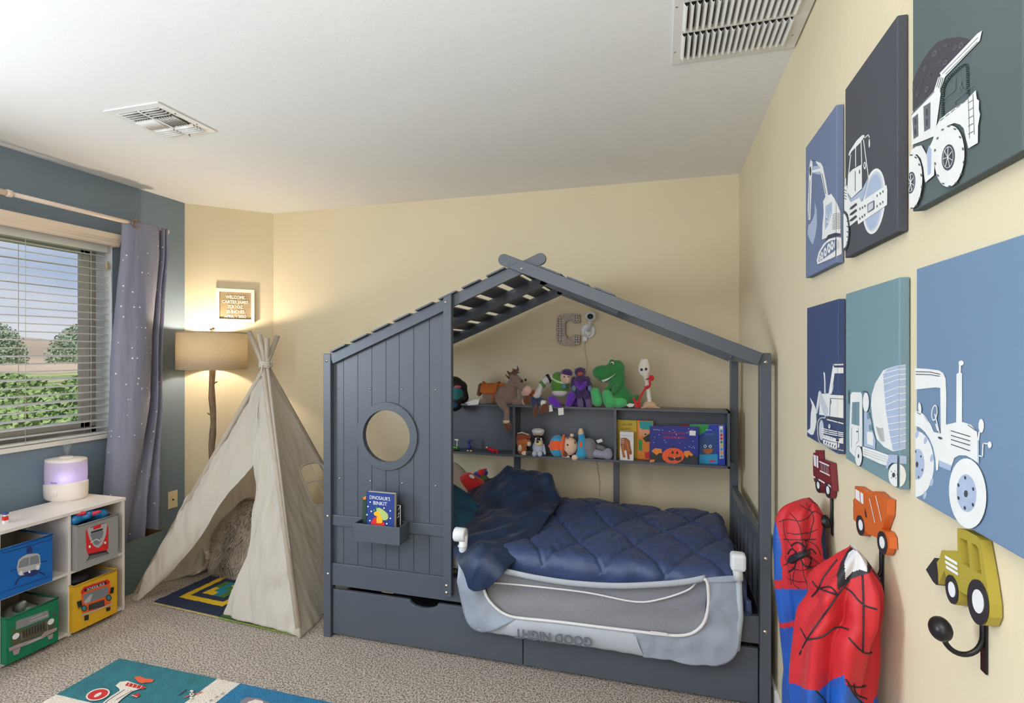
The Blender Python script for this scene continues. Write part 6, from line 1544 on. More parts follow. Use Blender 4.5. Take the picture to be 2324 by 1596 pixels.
# plush horse
m_hs = velv('horse_taupe', (134, 112, 102)); m_hb = velv('horse_brown', (104, 54, 32)); m_hc = velv('horse_cream', (222, 204, 176)); m_pkk = velv('muzzle_pink', (222, 178, 166)); m_tan = mat('felt_tan', (182, 98, 40), .8, bump=.2, bscale=200)
hz = thing('plush_horse', 'taupe plush horse with orange saddle, one foreleg hanging over the shelf', 'soft toy', z5(690, 1380))
q = MB(); q.ell(z5(560, 1220), (.070, .05, .058)); q.ell(z5(720, 1230, -.005), (.078, .052, .062)); q.cap(z5(780, 1180, -.01), z5(850, 1040, -.012), .044, .034); q.cap(z5(850, 1040, -.015), z5(960, 1140, -.035), .036, .026)
q.cap(z5(660, 1340, -.03), z5(745, 1430, -.052), .022, .018); q.cap(z5(745, 1430, -.052), z5(735, 1560, -.055), .018, .019); q.cap(z5(480, 1300, -.01), z5(400, 1335, -.02), .026, .018); q.cap(z5(860, 1330, -.015), z5(960, 1330, -.02), .024, .016)
q.cap(z5(800, 990, -.03), z5(775, 955, -.03), .012, .005); q.cap(z5(830, 985, .0), z5(822, 950, .0), .012, .005)
q = plush(q, .005, 5); bvh_ = bvhof(q); part('body', q, m_hs, hz)
part('muzzle', plush(MB().ell(z5(1005, 1175, -.042), (.030, .026, .028)).ell(z5(985, 1215, -.038), (.028, .022, .016)), .004), m_pkk, hz)
part('fetlock', MB().tube([z5(735, 1560, -.055), z5(737, 1600, -.055)], .0205, 16), m_hc, hz)
part('hoof', plush(MB().cap(z5(738, 1608, -.055), z5(755, 1645, -.058), .020, .024), .004), m_hb, hz)
part('hoof', plush(MB().ell(z5(1005, 1300, -.035), (.026, .028, .034)), .004), m_hb, hz); part('fetlock', MB().tube([z5(955, 1325, -.03), z5(975, 1320, -.03)], .020, 14), m_hc, hz)
for (a, b, dy) in ((935, 1055, -.052), (985, 1040, -.04)):
    e_ = part('eye', MB().ell(z5(a, b, dy), (.008, .005, .008)), m_bk, hz)
q = MB(); R_ = random.Random(2)
for k in range(26):
    t_ = k / 25; b0 = z5(775 + 110 * t_, 1010 - 60 * t_ + R_.uniform(-15, 15), R_.uniform(-.03, .01)); dr = Vector((R_.uniform(-.8, .5) + .3 * t_, R_.uniform(-.5, .3), R_.uniform(.2, 1))).normalized(); L_ = R_.uniform(.025, .05)
    q.tube([b0, b0 + dr * L_ * .5, b0 + dr * L_ + Vector((R_.uniform(-.01, .01), 0, -.004))], [.006, .005, .001], 5)
part('mane', q, m_hb, hz)
part('tail', plush(MB().cap(z5(470, 1190, .01), z5(410, 1120, .01), .018, .020).cap(z5(410, 1120, .01), z5(385, 1220, .0), .018, .016), .004), m_hb, hz)
q = MB(); C_ = []
for k in range(13):
    a = PI * (k / 12) ; C_.append([z5(520 + 20 * u_, 1215, 0) + Vector((.010 + .022 * u_, -math.cos(a) * .0555, math.sin(a) * .0600 + (.014 if abs(u_) > 1.5 else 0))) for u_ in (-1.6, -1, -.3, .3, 1, 1.6)])
o = part('saddle', MB().grid([rs(r_, 16) for r_ in C_]), m_tan, hz, fix=False); solid(o, .006)
s_ = draw_on(bvh_, [(1118, 892), (1119, 905), (1118, 918), (1115, 926)], .006); part('girth_strap', s_, m_tan, hz, fix=False)
part('saddle_horn', MB().cap(z5(640, 1110, -.02), z5(705, 1095, -.03), .012, .008), m_tan, hz)
# tag
c = z5(290, 1335, -.03); single('cloth_tag', MB().prism([z5(205, 1345, -.03), z5(300, 1300, -.02), z5(390, 1290, -.03), z5(372, 1360, -.05), z5(240, 1368, -.045)], (0, 0, .0015)), m_wh, 'white cloth tag lying on the shelf top between backpack and horse', 'tag', c)
# cloth doll with hanging boots
dl = thing('rag_doll', 'rag doll in blue trousers lying on the shelf top, brown boots hanging over the edge', 'soft toy', z5(1160, 1380))
m_dn = velv('denim', (44, 54, 92)); part('legs', plush(MB().cap(z5(1090, 1290, -.01), z5(1100, 1390, -.045), .022, .018).cap(z5(1180, 1300, -.01), z5(1230, 1370, -.045), .020, .016).cap(z5(1130, 1280, .02), z5(1130, 1300, 0), .03, .03), .005), m_dn, dl)
part('boot', plush(MB().cap(z5(1115, 1395, -.052), z5(1105, 1500, -.056), .015, .013), .004), m_hb, dl)
part('boot', plush(MB().cap(z5(1240, 1380, -.055), z5(1190, 1440, -.06), .021, .020).cap(z5(1240, 1380, -.055), z5(1255, 1425, -.058), .018, .016), .004), m_hb, dl)
part('cuff', MB().tube([z5(1190, 1335, -.05), z5(1250, 1345, -.052)], [.018, .016], 14), m_wh, dl)
part('white_tag', MB().prism([z5(1290, 1370, -.052), z5(1320, 1360, -.052), z5(1338, 1445, -.054), z5(1290, 1455, -.054)], (0, .0015, 0)), m_wh, dl)
part('shirt', plush(MB().ell(z5(1090, 1235, .02), (.05, .03, .032)), .005), velv('doll_rust', (166, 78, 34)), dl)
# green, white and purple soft figure
gf = thing('plush_figure', 'green and white soft figure with purple knees and purple cap slumping on the shelf', 'soft toy', z5(1420, 1390))
m_gg = velv('figure_green', (72, 124, 36)); m_gw = velv('figure_white', (206, 200, 206)); m_gp = velv('figure_purple', (92, 30, 168)); m_fc = velv('figure_skin', (210, 176, 160)); m_dp = velv('dark_purple', (60, 30, 92))
part('torso', plush(MB().ell(z5(1430, 1110), (.058, .045, .060)).ell(z5(1400, 1040, .01), (.040, .04, .05)), .005), m_gg, gf)
part('collar', MB().tube([z5(1440, 1040) + Vector((math.cos(a) * .042, math.sin(a) * .034 - .008, math.sin(a) * .012 - .5 * math.cos(a) * .02)) for a in (2 * PI * k / 24 for k in range(25))], .007, 8, cap=False), velv('pale_green', (176, 214, 160)), gf)
part('waistband', plush(MB().ell(z5(1430, 1205, -.004), (.050, .042, .024)), .005), m_gw, gf)
hd = part('head', plush(MB().ell(z5(1505, 1010, -.03), (.032, .030, .038)).ell(z5(1520, 1035, -.042), (.022, .02, .026)), .004), m_fc, gf)
part('cap', plush(MB().ell(z5(1520, 950, -.026), (.034, .033, .026)).ell(z5(1460, 975, -.01), (.014, .02, .03)), .004), m_dp, hd)
for a in (1485, 1540): part('eye', MB().ell(z5(a, 1000, -.062), (.004, .003, .0045)), m_bk, hd)
part('upper_arm', plush(MB().cap(z5(1310, 1020), z5(1240, 1050, -.01), .024, .022).cap(z5(1240, 1050, -.01), z5(1180, 1120, -.02), .022, .017), .005), m_gw, gf)
part('armband', MB().tube([z5(1300, 1015), z5(1270, 1030, -.005)], .0275, 16), m_bk, gf); part('armband', MB().tube([z5(1215, 1085, -.014), z5(1185, 1108, -.02)], .0235, 16), m_gg, gf)
part('forearm', plush(MB().cap(z5(1180, 1130, -.02), z5(1150, 1210, -.03), .016, .022).ell(z5(1130, 1245, -.032), (.022, .018, .016)), .004), m_gw, gf)
part('knee', plush(MB().cap(z5(1330, 1300, -.04), z5(1400, 1360, -.05), .028, .022), .005), m_gp, gf); part('knee', plush(MB().cap(z5(1580, 1250, -.045), z5(1540, 1350, -.05), .026, .02), .005), m_gp, gf)
part('printed_badge', MB().prism([z5(1455, 1105, -.052), z5(1500, 1100, -.050), z5(1505, 1140, -.050), z5(1460, 1145, -.052)], (0, .004, 0)), flat('badge_blue', 40, 110, 180), gf)
part('white_tag', MB().prism([z5(1405, 1405, -.055), z5(1475, 1400, -.055), z5(1478, 1490, -.057), z5(1410, 1498, -.057)], (0, .0015, 0)), m_wh, gf)
# purple figure
pf = thing('plush_figure', 'dark purple soft figure standing between the green figure and the dinosaur', 'soft toy', z5(1700, 1390))
part('torso', plush(MB().ell(z5(1700, 1060, -.01), (.040, .03, .040)).cap(z5(1700, 1090, -.01), z5(1710, 1210, -.01), .036, .024), .005), m_dp, pf)
part('chest_panel', plush(MB().cap(z5(1640, 1080, -.035), z5(1700, 1150, -.038), .012, .014).cap(z5(1760, 1080, -.035), z5(1700, 1150, -.038), .012, .014), .004), m_gp, pf)
hd = part('head', plush(MB().ell(z5(1690, 940, -.01), (.034, .03, .030)), .004), m_dp, pf); part('face', MB().ell(z5(1690, 958, -.034), (.018, .008, .012)), velv('rust_face', (170, 80, 56)), hd)
for a, b in ((1640, -1), (1740, 1)): part('ear', MB().tube([z5(a, 925, -.01), z5(a + 14 * b, 890, -.01)], [.008, .001], 8), m_dp, hd)
for a, b, c_ in ((1620, 1030, 1590), (1780, 1030, 1820)): ar_ = part('arm', plush(MB().cap(z5(a, b), z5(c_, 1120, -.02), .018, .014).cap(z5(c_, 1120, -.02), z5(c_ + (15 if c_ < 1700 else 0), 1170, -.03), .014, .013), .004), m_dp, pf); part('hand', MB().ell(z5(c_ + (20 if c_ < 1700 else 0), 1150, -.042), (.012, .01, .016)), velv('glove_blue', (96, 130, 160)), ar_)
for a, b in ((1665, 1690), (1745, 1800)): lg_ = part('leg', plush(MB().cap(z5(a, 1210, -.01), z5(b, 1300, -.025), .019, .017), .004), m_dp, pf); part('foot', plush(MB().cap(z5(b, 1310, -.03), z5(b + 8, 1362, -.045), .017, .018), .004), velv('mauve', (96, 74, 116)), lg_)
part('cape', plush(MB().cap(z5(1630, 1100, .03), z5(1620, 1350, .03), .02, .026).cap(z5(1770, 1100, .03), z5(1790, 1350, .03), .02, .026).ell(z5(1700, 1220, .035), (.05, .012, .07)), .006), m_gp, pf)
# green plush dinosaur
m_dg = velv('dino_green', (34, 122, 54)); m_dl = velv('dino_light_green', (70, 178, 104))
dn = thing('plush_dinosaur', 'green plush dinosaur with white teeth sitting on the shelf top', 'soft toy', z6(330, 1390))
q = MB(); q.ell(z6(215, 945, -.03), (.060, .042, .044)); q.ell(z6(330, 930, -.01), (.052, .044, .048)); q.ell(z6(410, 920, .0), (.042, .042, .062)); q.cap(z6(335, 810, -.005), z6(350, 850, 0), .018, .03); q.cap(z6(400, 990, .01), z6(400, 1150, .01), .048, .052)
q.ell(z6(400, 1250, .005), (.080, .052, .072)); q.ell(z6(390, 1330, .005), (.078, .05, .032)); q.cap(z6(520, 1270, .01), z6(590, 1300, .01), .046, .030); q.cap(z6(590, 1300, .01), z6(670, 1255, .015), .028, .012); q.ell(z6(250, 1030, -.02), (.045, .034, .022))
q = plush(q, .005, 6); bv = bvhof(q); part('body', q, m_dg, dn)
part('foot', plush(MB().cap(z6(120, 1200, -.04), z6(150, 1310, -.03), .028, .034), .005), m_dl, dn); part('foot', plush(MB().cap(z6(270, 1230, -.055), z6(310, 1330, -.045), .030, .036).ell(z6(420, 1330, -.03), (.05, .03, .032)), .005), m_dl, dn)
part('arm', plush(MB().cap(z6(330, 1110, -.035), z6(270, 1160, -.055), .014, .013), .004), m_dg, dn); part('arm', plush(MB().cap(z6(400, 1130, -.045), z6(360, 1190, -.06), .016, .014), .004), m_dg, dn)
q = MB()
tp = rs([(1330 + .17544 * a, 680 + .17544 * b, 0) for a, b in ((104, 1022), (150, 1040), (215, 1040), (290, 1015), (345, 985), (380, 955))], 22)
bt_ = rs([(1330 + .17544 * a, 680 + .17544 * b, 0) for a, b in ((118, 1070), (165, 1086), (225, 1072), (295, 1030), (348, 992), (381, 957))], 22)
R = []
for a, b in zip(tp, bt_):
    row = []
    for s in (0, .5, 1):
        p = a.lerp(b, s); h = bv.ray_cast(Vector((0, 0, EYE)), ray(p.x, p.y).normalized())
        if h[0]: row.append(h[0] - ray(p.x, p.y).normalized() * .0025)
    if len(row) == 3: R.append(row)
part('teeth', MB().grid(R), m_wh, dn, fix=False)
part('eye', MB().ell(z6(340, 825, -.026), (.010, .006, .010)), m_wh, dn); part('pupil', MB().ell(z6(334, 830, -.034), (.005, .003, .006)), m_bk, dn)
part('bib', patch(bv, 1386, 877, 6, 6), m_wh, dn, fix=False)
single('cloth_tag', MB().prism([z6(520, 1370, -.03), z6(560, 1345, -.03), z6(630, 1355, -.03), z6(610, 1385, -.045), z6(560, 1395, -.045)], (0, 0, .002)), m_wh, 'crumpled white cloth tag between dinosaur and white stick figure', 'tag', z6(575, 1380, -.035))
# white stick figure
sf = thing('stick_figure_toy', 'white soft stick figure with red bendy arms on a beige foot', 'soft toy', z6(820, 1400))
part('head', plush(MB().ell(z6(752, 890, -.005), (.034, .016, .048)).cap(z6(752, 890), z6(785, 1050), .024, .012).ell(z6(735, 830), (.020, .014, .028)).ell(z6(772, 826), (.018, .014, .028)), .004), velv('figure_ivory', (228, 220, 212)), sf)
part('stem', MB().cap(z6(785, 1040), z6(822, 1310), .0125, .013), MATS['figure_ivory'], sf)
for a, b in ((718, 908), (776, 900)): part('eye', MB().ell(z6(a, b, -.022), (.007, .003, .008)), m_bk, sf)
part('arm', MB().tube(rs([z6(800, 1115, -.02), z6(740, 1190, -.025), z6(685, 1300, -.03), z6(668, 1370, -.03)], 20), .006, 8), m_redp, sf)
part('arm', MB().tube(rs([z6(755, 1130, -.016), z6(790, 1145, -.02), z6(825, 1110, -.018), z6(822, 1050, -.018)], 16), .006, 8), m_redp, sf)
part('hand', plush(MB().ell(z6(845, 1015, -.02), (.016, .012, .018)).cap(z6(835, 1030, -.02), z6(775, 1032, -.02), .007, .004), .003), m_redp, sf)
part('hand', plush(MB().cap(z6(660, 1370, -.03), z6(612, 1280, -.03), .008, .008).cap(z6(665, 1380, -.03), z6(705, 1340, -.03), .008, .006).ell(z6(665, 1385, -.03), (.018, .01, .008)), .003), m_redp, sf)
part('foot', plush(MB().ell(z6(825, 1365), (.038, .022, .022)).cap(z6(770, 1390, -.01), z6(715, 1402, -.015), .009, .006).cap(z6(870, 1390, -.01), z6(950, 1402, -.015), .009, .005), .004), velv('dough_beige', (204, 164, 132)), sf)

# ================================================================ inside the bookcase
FZ = zbot + bt + .0005
# left compartment
tc_ = thing('toy_car', 'small green and white toy car at the left end of the bed shelf', 'toy', z7(80, 745))
part('body', MB().box(z7(50, 740, -.03), z7(135, 690, .0)), flat('toy_green', 80, 170, 50, .4), tc_, .003); part('spoiler', MB().box(z7(70, 610, -.02), z7(140, 590, .0)), pw, tc_, .001); part('spoiler_stay', MB().box(z7(100, 690, -.012), z7(112, 610, -.006)), pw, tc_)
for a in (75, 125): part('wheel', MB().lathe([(0, -.004), (.010, -.004), (.010, .004), (0, .004)], z7(a, 738, -.032), 16, axis='y'), m_bk, tc_)
fb = thing('toy_figure', 'tiny dark blue figure with yellow feet standing in the bed shelf', 'toy', z7(275, 772))
tb = flat('toy_blue_paint', 34, 40, 130, .4); part('body', plush(MB().ell(z7(275, 700), (.013, .010, .016)).ell(z7(270, 635), (.010, .009, .011)).cap(z7(240, 620), z7(300, 612), .004, .004), .002, 2), tb, fb)
for a in (258, 302): part('foot', MB().ell(z7(a, 757, -.004), (.008, .009, .007)), flat('toy_yellow', 226, 180, 110, .4), fb)
rc_ = thing('toy_car', 'tiny shiny red toy racing car lying in the left compartment of the bed shelf', 'toy', z7(590, 780, -.02))
part('body', plush(MB().cap(z7(520, 715, -.02), z7(590, 742, -.022), .009, .010).cap(z7(590, 742, -.022), z7(670, 756, -.022), .010, .006), .002, 2), flat('toy_gloss_red', 200, 20, 44, .25), rc_)
part('white_patch', MB().ell(z7(518, 708, -.029), (.006, .003, .005)), pw, rc_)
for a, b in ((600, 770), (665, 778)): part('wheel', MB().lathe([(0, -.003), (.006, -.003), (.006, .003), (0, .003)], z7(a, b, -.03), 14, axis='y'), MATS['toy_gloss_red'], rc_)
# middle compartment: two small dogs and a doll
bd1 = thing('plush_dog', 'brown and orange plush dog in a wide hat seated in the middle shelf compartment', 'soft toy', z7(1030, 825))
mo = velv('dog_orange', (176, 92, 36)); part('body', plush(MB().ell(z7(1010, 730), (.030, .03, .036)).cap(z7(1000, 640), z7(1090, 640, -.02), .030, .020), .004), mo, bd1)
part('hat', plush(MB().cap(z7(980, 580), z7(1090, 560), .024, .018).ell(z7(1040, 530), (.040, .028, .008)), .004), velv('hat_rust', (140, 62, 28)), bd1)
part('muzzle', MB().ell(z7(1105, 660, -.035), (.012, .014, .014)), m_hc, bd1); part('paw', plush(MB().ell(z7(980, 715, -.03), (.012, .012, .020)).ell(z7(1040, 790, -.03), (.018, .012, .014)), .003), m_hc, bd1); part('paw', MB().ell(z7(1100, 795, -.03), (.020, .016, .016)), velv('dog_charcoal', (50, 46, 50)), bd1)
part('hat_brim', MB().tube([z7(945, 515, -.02), z7(1010, 500, -.03), z7(1100, 535, -.03)], .004, 6), m_hc, bd1); part('eye', MB().ell(z7(1088, 595, -.022), (.006, .004, .007)), m_bk, bd1)
bd2 = thing('plush_dog', 'grey and black plush dog wearing a white captain hat in the middle compartment', 'soft toy', z7(1240, 835))
mg = velv('dog_grey', (176, 186, 204)); part('body', plush(MB().ell(z7(1235, 710, -.01), (.036, .028, .042)).ell(z7(1240, 640, -.015), (.026, .025, .034)), .004), mg, bd2)
part('mask', MB().ell(z7(1235, 570, -.02), (.028, .025, .020)), m_bk, bd2); part('snout', plush(MB().ell(z7(1240, 650, -.04), (.022, .012, .016)), .003), velv('snout_cream', (216, 196, 130)), bd2); part('nose', MB().ell(z7(1222, 630, -.052), (.008, .004, .007)), m_bk, bd2)
part('captain_hat', plush(MB().ell(z7(1232, 480, -.02), (.039, .034, .017)).cap(z7(1190, 510, -.025), z7(1275, 510, -.025), .016, .016), .004), velv('hat_white', (206, 200, 204)), bd2); part('hat_band', MB().tube([z7(1160, 525, -.045), z7(1230, 535, -.055), z7(1300, 525, -.045)], .0035, 6), velv('braid', (180, 130, 70)), bd2)
for a in (1180, 1255): lg_ = part('leg', plush(MB().cap(z7(a, 780, -.03), z7(a + 2, 800, -.045), .013, .016), .003), mg, bd2)
part('arm', plush(MB().cap(z7(1300, 680, -.01), z7(1322, 790, -.015), .010, .009), .003), mg, bd2); part('eye', MB().ell(z7(1200, 590, -.046), (.005, .003, .006)), m_wh, bd2); part('eye', MB().ell(z7(1272, 590, -.046), (.005, .003, .006)), m_wh, bd2)
do = thing('rag_doll', 'rag doll in orange and blue cap lying on its side in the shelf', 'soft toy', z7(1700, 850))
m_ob = velv('doll_blue', (42, 148, 190)); m_oo = velv('doll_orange', (232, 92, 34)); m_gy = velv('doll_grey', (120, 118, 124)); m_sk = velv('doll_skin', (226, 190, 166)); m_sock = velv('doll_sock', (150, 152, 172))
hd = part('head', plush(MB().ell(z7(1660, 690, -.012), (.050, .042, .055)), .005), m_sk, do)
q = plush(MB().ell(z7(1505, 690, -.005), (.050, .045, .066)), .005); b_ = lambda p: 0
pq = MB(); pq.v = q.v
for f in q.f:
    cc = sum((q.v[i] for i in f), Vector()) / len(f); pp_ = proj(cc); yv_ = (pp_[1] - 900) / .1635; pq.f.append(f); pq.m.append(1 if 615 < yv_ < 745 else 0); pq.sm.append(True)
part('cap', pq, [m_ob, m_oo], hd, fix=False)
part('cap_brim', MB().tube([z7(1590, 535, -.03), z7(1560, 690, -.062), z7(1580, 845, -.03)], [.008, .012, .008], 8), m_oo, hd); part('cap_button', MB().ell(z7(1392, 690, -.005), (.009, .009, .010)), m_oo, hd)
for b in (575, 675):
    g_ = z7(1640 - (b - 575) * .02, b, -.056); part('eye', MB().ell(g_ + Y * .004, (.006, .004, .0065)), m_hb, hd)
part('hair', MB().ell(z7(1605, 795, -.042), (.014, .008, .020)), m_hb, hd); part('mouth', MB().ell(z7(1742, 640, -.05), (.004, .003, .009)), m_hb, hd); part('ear', MB().ell(z7(1700, 540, -.02), (.012, .008, .010)), m_sk, hd); part('ear', MB().ell(z7(1625, 840, -.03), (.020, .010, .010)), m_sk, hd)
part('bow_tie', plush(MB().ell(z7(1830, 680, -.035), (.010, .010, .026)), .003), m_oo, do)
part('shirt', plush(MB().cap(z7(1850, 640, -.01), z7(1850, 790, -.02), .030, .032).cap(z7(1840, 600, -.01), z7(1830, 530, -.01), .020, .018).cap(z7(1810, 790, -.03), z7(1780, 830, -.035), .020, .017), .005), m_ob, do)
part('hand', plush(MB().cap(z7(1825, 510, -.01), z7(1825, 470, -.01), .018, .014), .004), m_sk, do); part('hand', MB().ell(z7(1740, 850, -.045), (.019, .016, .017)), m_sk, do)
part('dungarees', plush(MB().cap(z7(1940, 670, -.01), z7(1960, 790, -.015), .038, .034).ell(z7(1900, 720, -.02), (.02, .03, .03)), .005), m_gy, do)
part('leg', plush(MB().cap(z7(2020, 790, -.02), z7(2130, 810, -.02), .024, .022).ell(z7(2200, 800, -.02), (.028, .026, .034)), .005), m_sock, do); part('leg', plush(MB().cap(z7(2010, 690, .02), z7(2130, 730, .02), .018, .018), .004), m_gy, do)
part('white_tag', MB().prism([z7(2035, 610, .0), z7(2110, 588, .0), z7(2130, 625, .0), z7(2060, 650, .0)], (0, .0015, 0)), m_wh, do)

# ================================================================ books
m_pg = mat('book_pages', (216, 206, 184), .85, bump=.3, bscale=40, stretch=(1, 1, 60))
def z8(a, b): return (1380 + .13788 * a, 900 + .13788 * b)
def book(lab, quad, y, th, cov, grp, dr=None, edge_r=True, nm='book', dskew=Vector((0, 0, 0))):
    """quad: cover corners as pixels TL TR BR BL standing at depth y"""
    p = [ony(a, b, y) for a, b in quad]; t = thing(nm, lab, 'book', (p[2] + p[3]) / 2, grp); back = Vector((0, th, 0)) + dskew
    w = .0016; b1 = Vector((0, w, 0))
    part('cover', MB().prism(p, b1).prism([q_ + back - b1 for q_ in p], b1), cov, t, fix=True)
    i = [p[0] + X * .0015 - Z * .001, p[1] - X * .0012 - Z * .001, p[2] - X * .0012 + Z * .001, p[3] + X * .0015 + Z * .001]
    part('pages', MB().prism([q_ + b1 for q_ in i], back - b1 * 2), m_pg, t)
    part('spine', MB().prism([p[0] - X * .0008, p[3] - X * .0008, p[3] + X * .001, p[0] + X * .001], back), cov, t)
    if dr:
        d = Draw(lambda a, b: ony(a, b, y), -Y, .00025); dr(d); d.done(t, 'printed_cover')
    return t
BG1 = 'books in the right bed shelf compartment'; BY = 'books in the bed wall box'
Zb = FZ
def fit(q_, y):  # make both bottom corners stand on the board
    p = [list(q_[0]), list(q_[1]), list(q_[2]), list(q_[3])]
    for k in (2, 3): c = ony(p[k][0], p[k][1], y); p[k][1] = proj((c.x, y, Zb))[1]
    return [tuple(a) for a in p]
my = flat('cover_yellow', 196, 170, 44); mteal = flat('cover_teal', 20, 152, 154); mo2 = flat('cover_orange', 222, 130, 40); mn = flat('cover_navy', 34, 40, 128); mrb = flat('cover_brown', 150, 84, 40); mbk = flat('cover_dark', 40, 40, 44); mpe = flat('cover_peach', 222, 158, 120); mlb = flat('cover_light_blue', 50, 130, 190); mgr = flat('cover_green', 40, 140, 70)
def d1(d):
    d.poly([z8(165, 395), z8(462, 405), z8(462, 640), z8(165, 640)], my)
    ux = (ony(*z8(450, 455), 3.09) - ony(*z8(180, 460), 3.09)).normalized(); d.text('WE ARE', .016, z8(312, 478), ux, Z, mbk); d.text('GOING', .016, z8(295, 548), ux, Z, mbk)
book('yellow picture book with brown hand-drawn title behind the white bear book', fit([z8(150, 385), z8(470, 398), z8(478, 1040), z8(160, 1040)], 3.09), 3.09, .012, my, BG1, d1)
def d2(d):
    d.poly([z8(520, 410), z8(735, 418), z8(735, 520), z8(640, 560), z8(520, 520)], mteal); d.poly([z8(480, 405), z8(520, 410), z8(540, 1020), z8(490, 1020)], mo2)
    d.oval(z8(625, 600), 13, 8, mpe); d.poly([z8(490, 480), z8(560, 540), z8(560, 660), z8(520, 680)], mpe); d.oval(z8(615, 622), 2, 2, pk)
    d.poly([z8(570, 690), z8(680, 610), z8(740, 640), z8(740, 740), z8(620, 750)], mbk); d.poly([z8(540, 700), z8(620, 760), z8(600, 1020), z8(540, 1030)], mo2); d.poly([z8(505, 700), z8(565, 720), z8(560, 900), z8(505, 880)], mgr); d.poly([z8(600, 920), z8(740, 900), z8(740, 1020), z8(610, 1020)], pr_)
book('teal and orange picture book with a peach animal, right of the yellow book', fit([z8(478, 398), z8(745, 408), z8(745, 1040), z8(478, 1040)], 3.075), 3.075, .012, mo2, BG1, d2)
def d3(d):
    ux = (ony(*z8(400, 655), 3.02) - ony(*z8(210, 630), 3.02)).normalized(); d.text('Brown Bear, What Do You See?', .0042, z8(305, 650), ux, Z, mbk)
    d.poly([z8(205, 690), z8(255, 680), z8(310, 685), z8(360, 730), z8(372, 820), z8(388, 900), z8(395, 940), z8(372, 965), z8(350, 950), z8(360, 1035), z8(320, 1035), z8(305, 900), z8(285, 880), z8(265, 900), z8(290, 1005), z8(245, 1005), z8(225, 900), z8(205, 800)], mrb)
    for k in range(3): d.line([z8(200, 705 + k * 28), z8(270, 712 + k * 28)], .002, pw)
    d.line([z8(300, 730), z8(340, 900)], .003, mo2); d.line([z8(240, 800), z8(262, 980)], .003, mo2); d.oval(z8(380, 920), 1, 1, pk)
book('thick white board book with a brown bear, at the left front of the compartment', fit([z8(195, 580), z8(420, 590), z8(418, 1085), z8(195, 1060)], 3.02), 3.02, .03, pw, BG1, d3, nm='board_book')
def d4(d):
    R_ = random.Random(4)
    for k in range(26): d.oval(z8(R_.uniform(715, 1470), R_.uniform(515, 900)), .9, .9, pw, n=8)
    ux = (ony(*z8(1340, 668), 3.012) - ony(*z8(850, 660), 3.012)).normalized()
    d.text('PEANUTS', .0065, z8(790, 552), ux, Z, pw); d.text("IT'S THE GREAT PUMPKIN", .0105, z8(1080, 615), ux, Z, pr_); d.text('CHARLIE BROWN', .0165, z8(1085, 692), ux, Z, pr_, sx=.86)
    d.poly([z8(1340, 560), z8(1442, 565), z8(1440, 645), z8(1338, 640)], pw)
    d.poly([z8(685, 960), z8(760, 890), z8(900, 900), z8(1000, 1000), z8(1240, 960), z8(1400, 950), z8(1480, 1000), z8(1480, 1110), z8(685, 1095)], mbk)
    d.poly([z8(715, 900), z8(770, 850), z8(870, 860), z8(895, 930), z8(840, 930), z8(800, 965)], mo2); d.poly([z8(1250, 900), z8(1330, 890), z8(1400, 960), z8(1370, 985), z8(1330, 960), z8(1300, 1010), z8(1250, 960)], mo2)
    d.oval(z8(1072, 975), 25, 18, flat('pumpkin_orange', 226, 84, 36))
    for k in (-14, -7, 7, 14): d.line([(z8(1072, 0)[0] + k, z8(0, 860)[1]), (z8(1072, 0)[0] + k * 1.2, z8(0, 975)[1]), (z8(1072, 0)[0] + k, z8(0, 1085)[1])], .0012, mrb, True)
    d.poly([z8(1035, 930), z8(1060, 885), z8(1085, 925), z8(1060, 945)], mbk); d.poly([z8(1115, 930), z8(1140, 890), z8(1160, 935), z8(1135, 950)], mbk)
    d.poly([z8(980, 985), z8(1030, 1000), z8(1090, 1008), z8(1150, 1000), z8(1205, 985), z8(1200, 1040), z8(1140, 1060), z8(1100, 1035), z8(1060, 1060), z8(1000, 1040)], mbk); d.poly([z8(1080, 1006), z8(1100, 1006), z8(1098, 1022), z8(1082, 1022)], pw)
    d.poly([z8(1050, 850), z8(1060, 805), z8(1085, 800), z8(1080, 852)], mbk)
    d.poly([z8(690, 1040), z8(770, 1035), z8(760, 1070), z8(690, 1085)], mo2)
book('dark blue Halloween picture book with large orange pumpkin on its cover', fit([z8(690, 490), z8(1490, 502), z8(1480, 1110), z8(682, 1095)], 3.012), 3.012, .014, mn, BG1, d4)
book('thin dark red book peeping out behind the Halloween book', fit([z8(1195, 460), z8(1345, 465), z8(1345, 1090), z8(1195, 1090)], 3.085), 3.085, .012, flat('cover_maroon', 120, 24, 40), BG1)
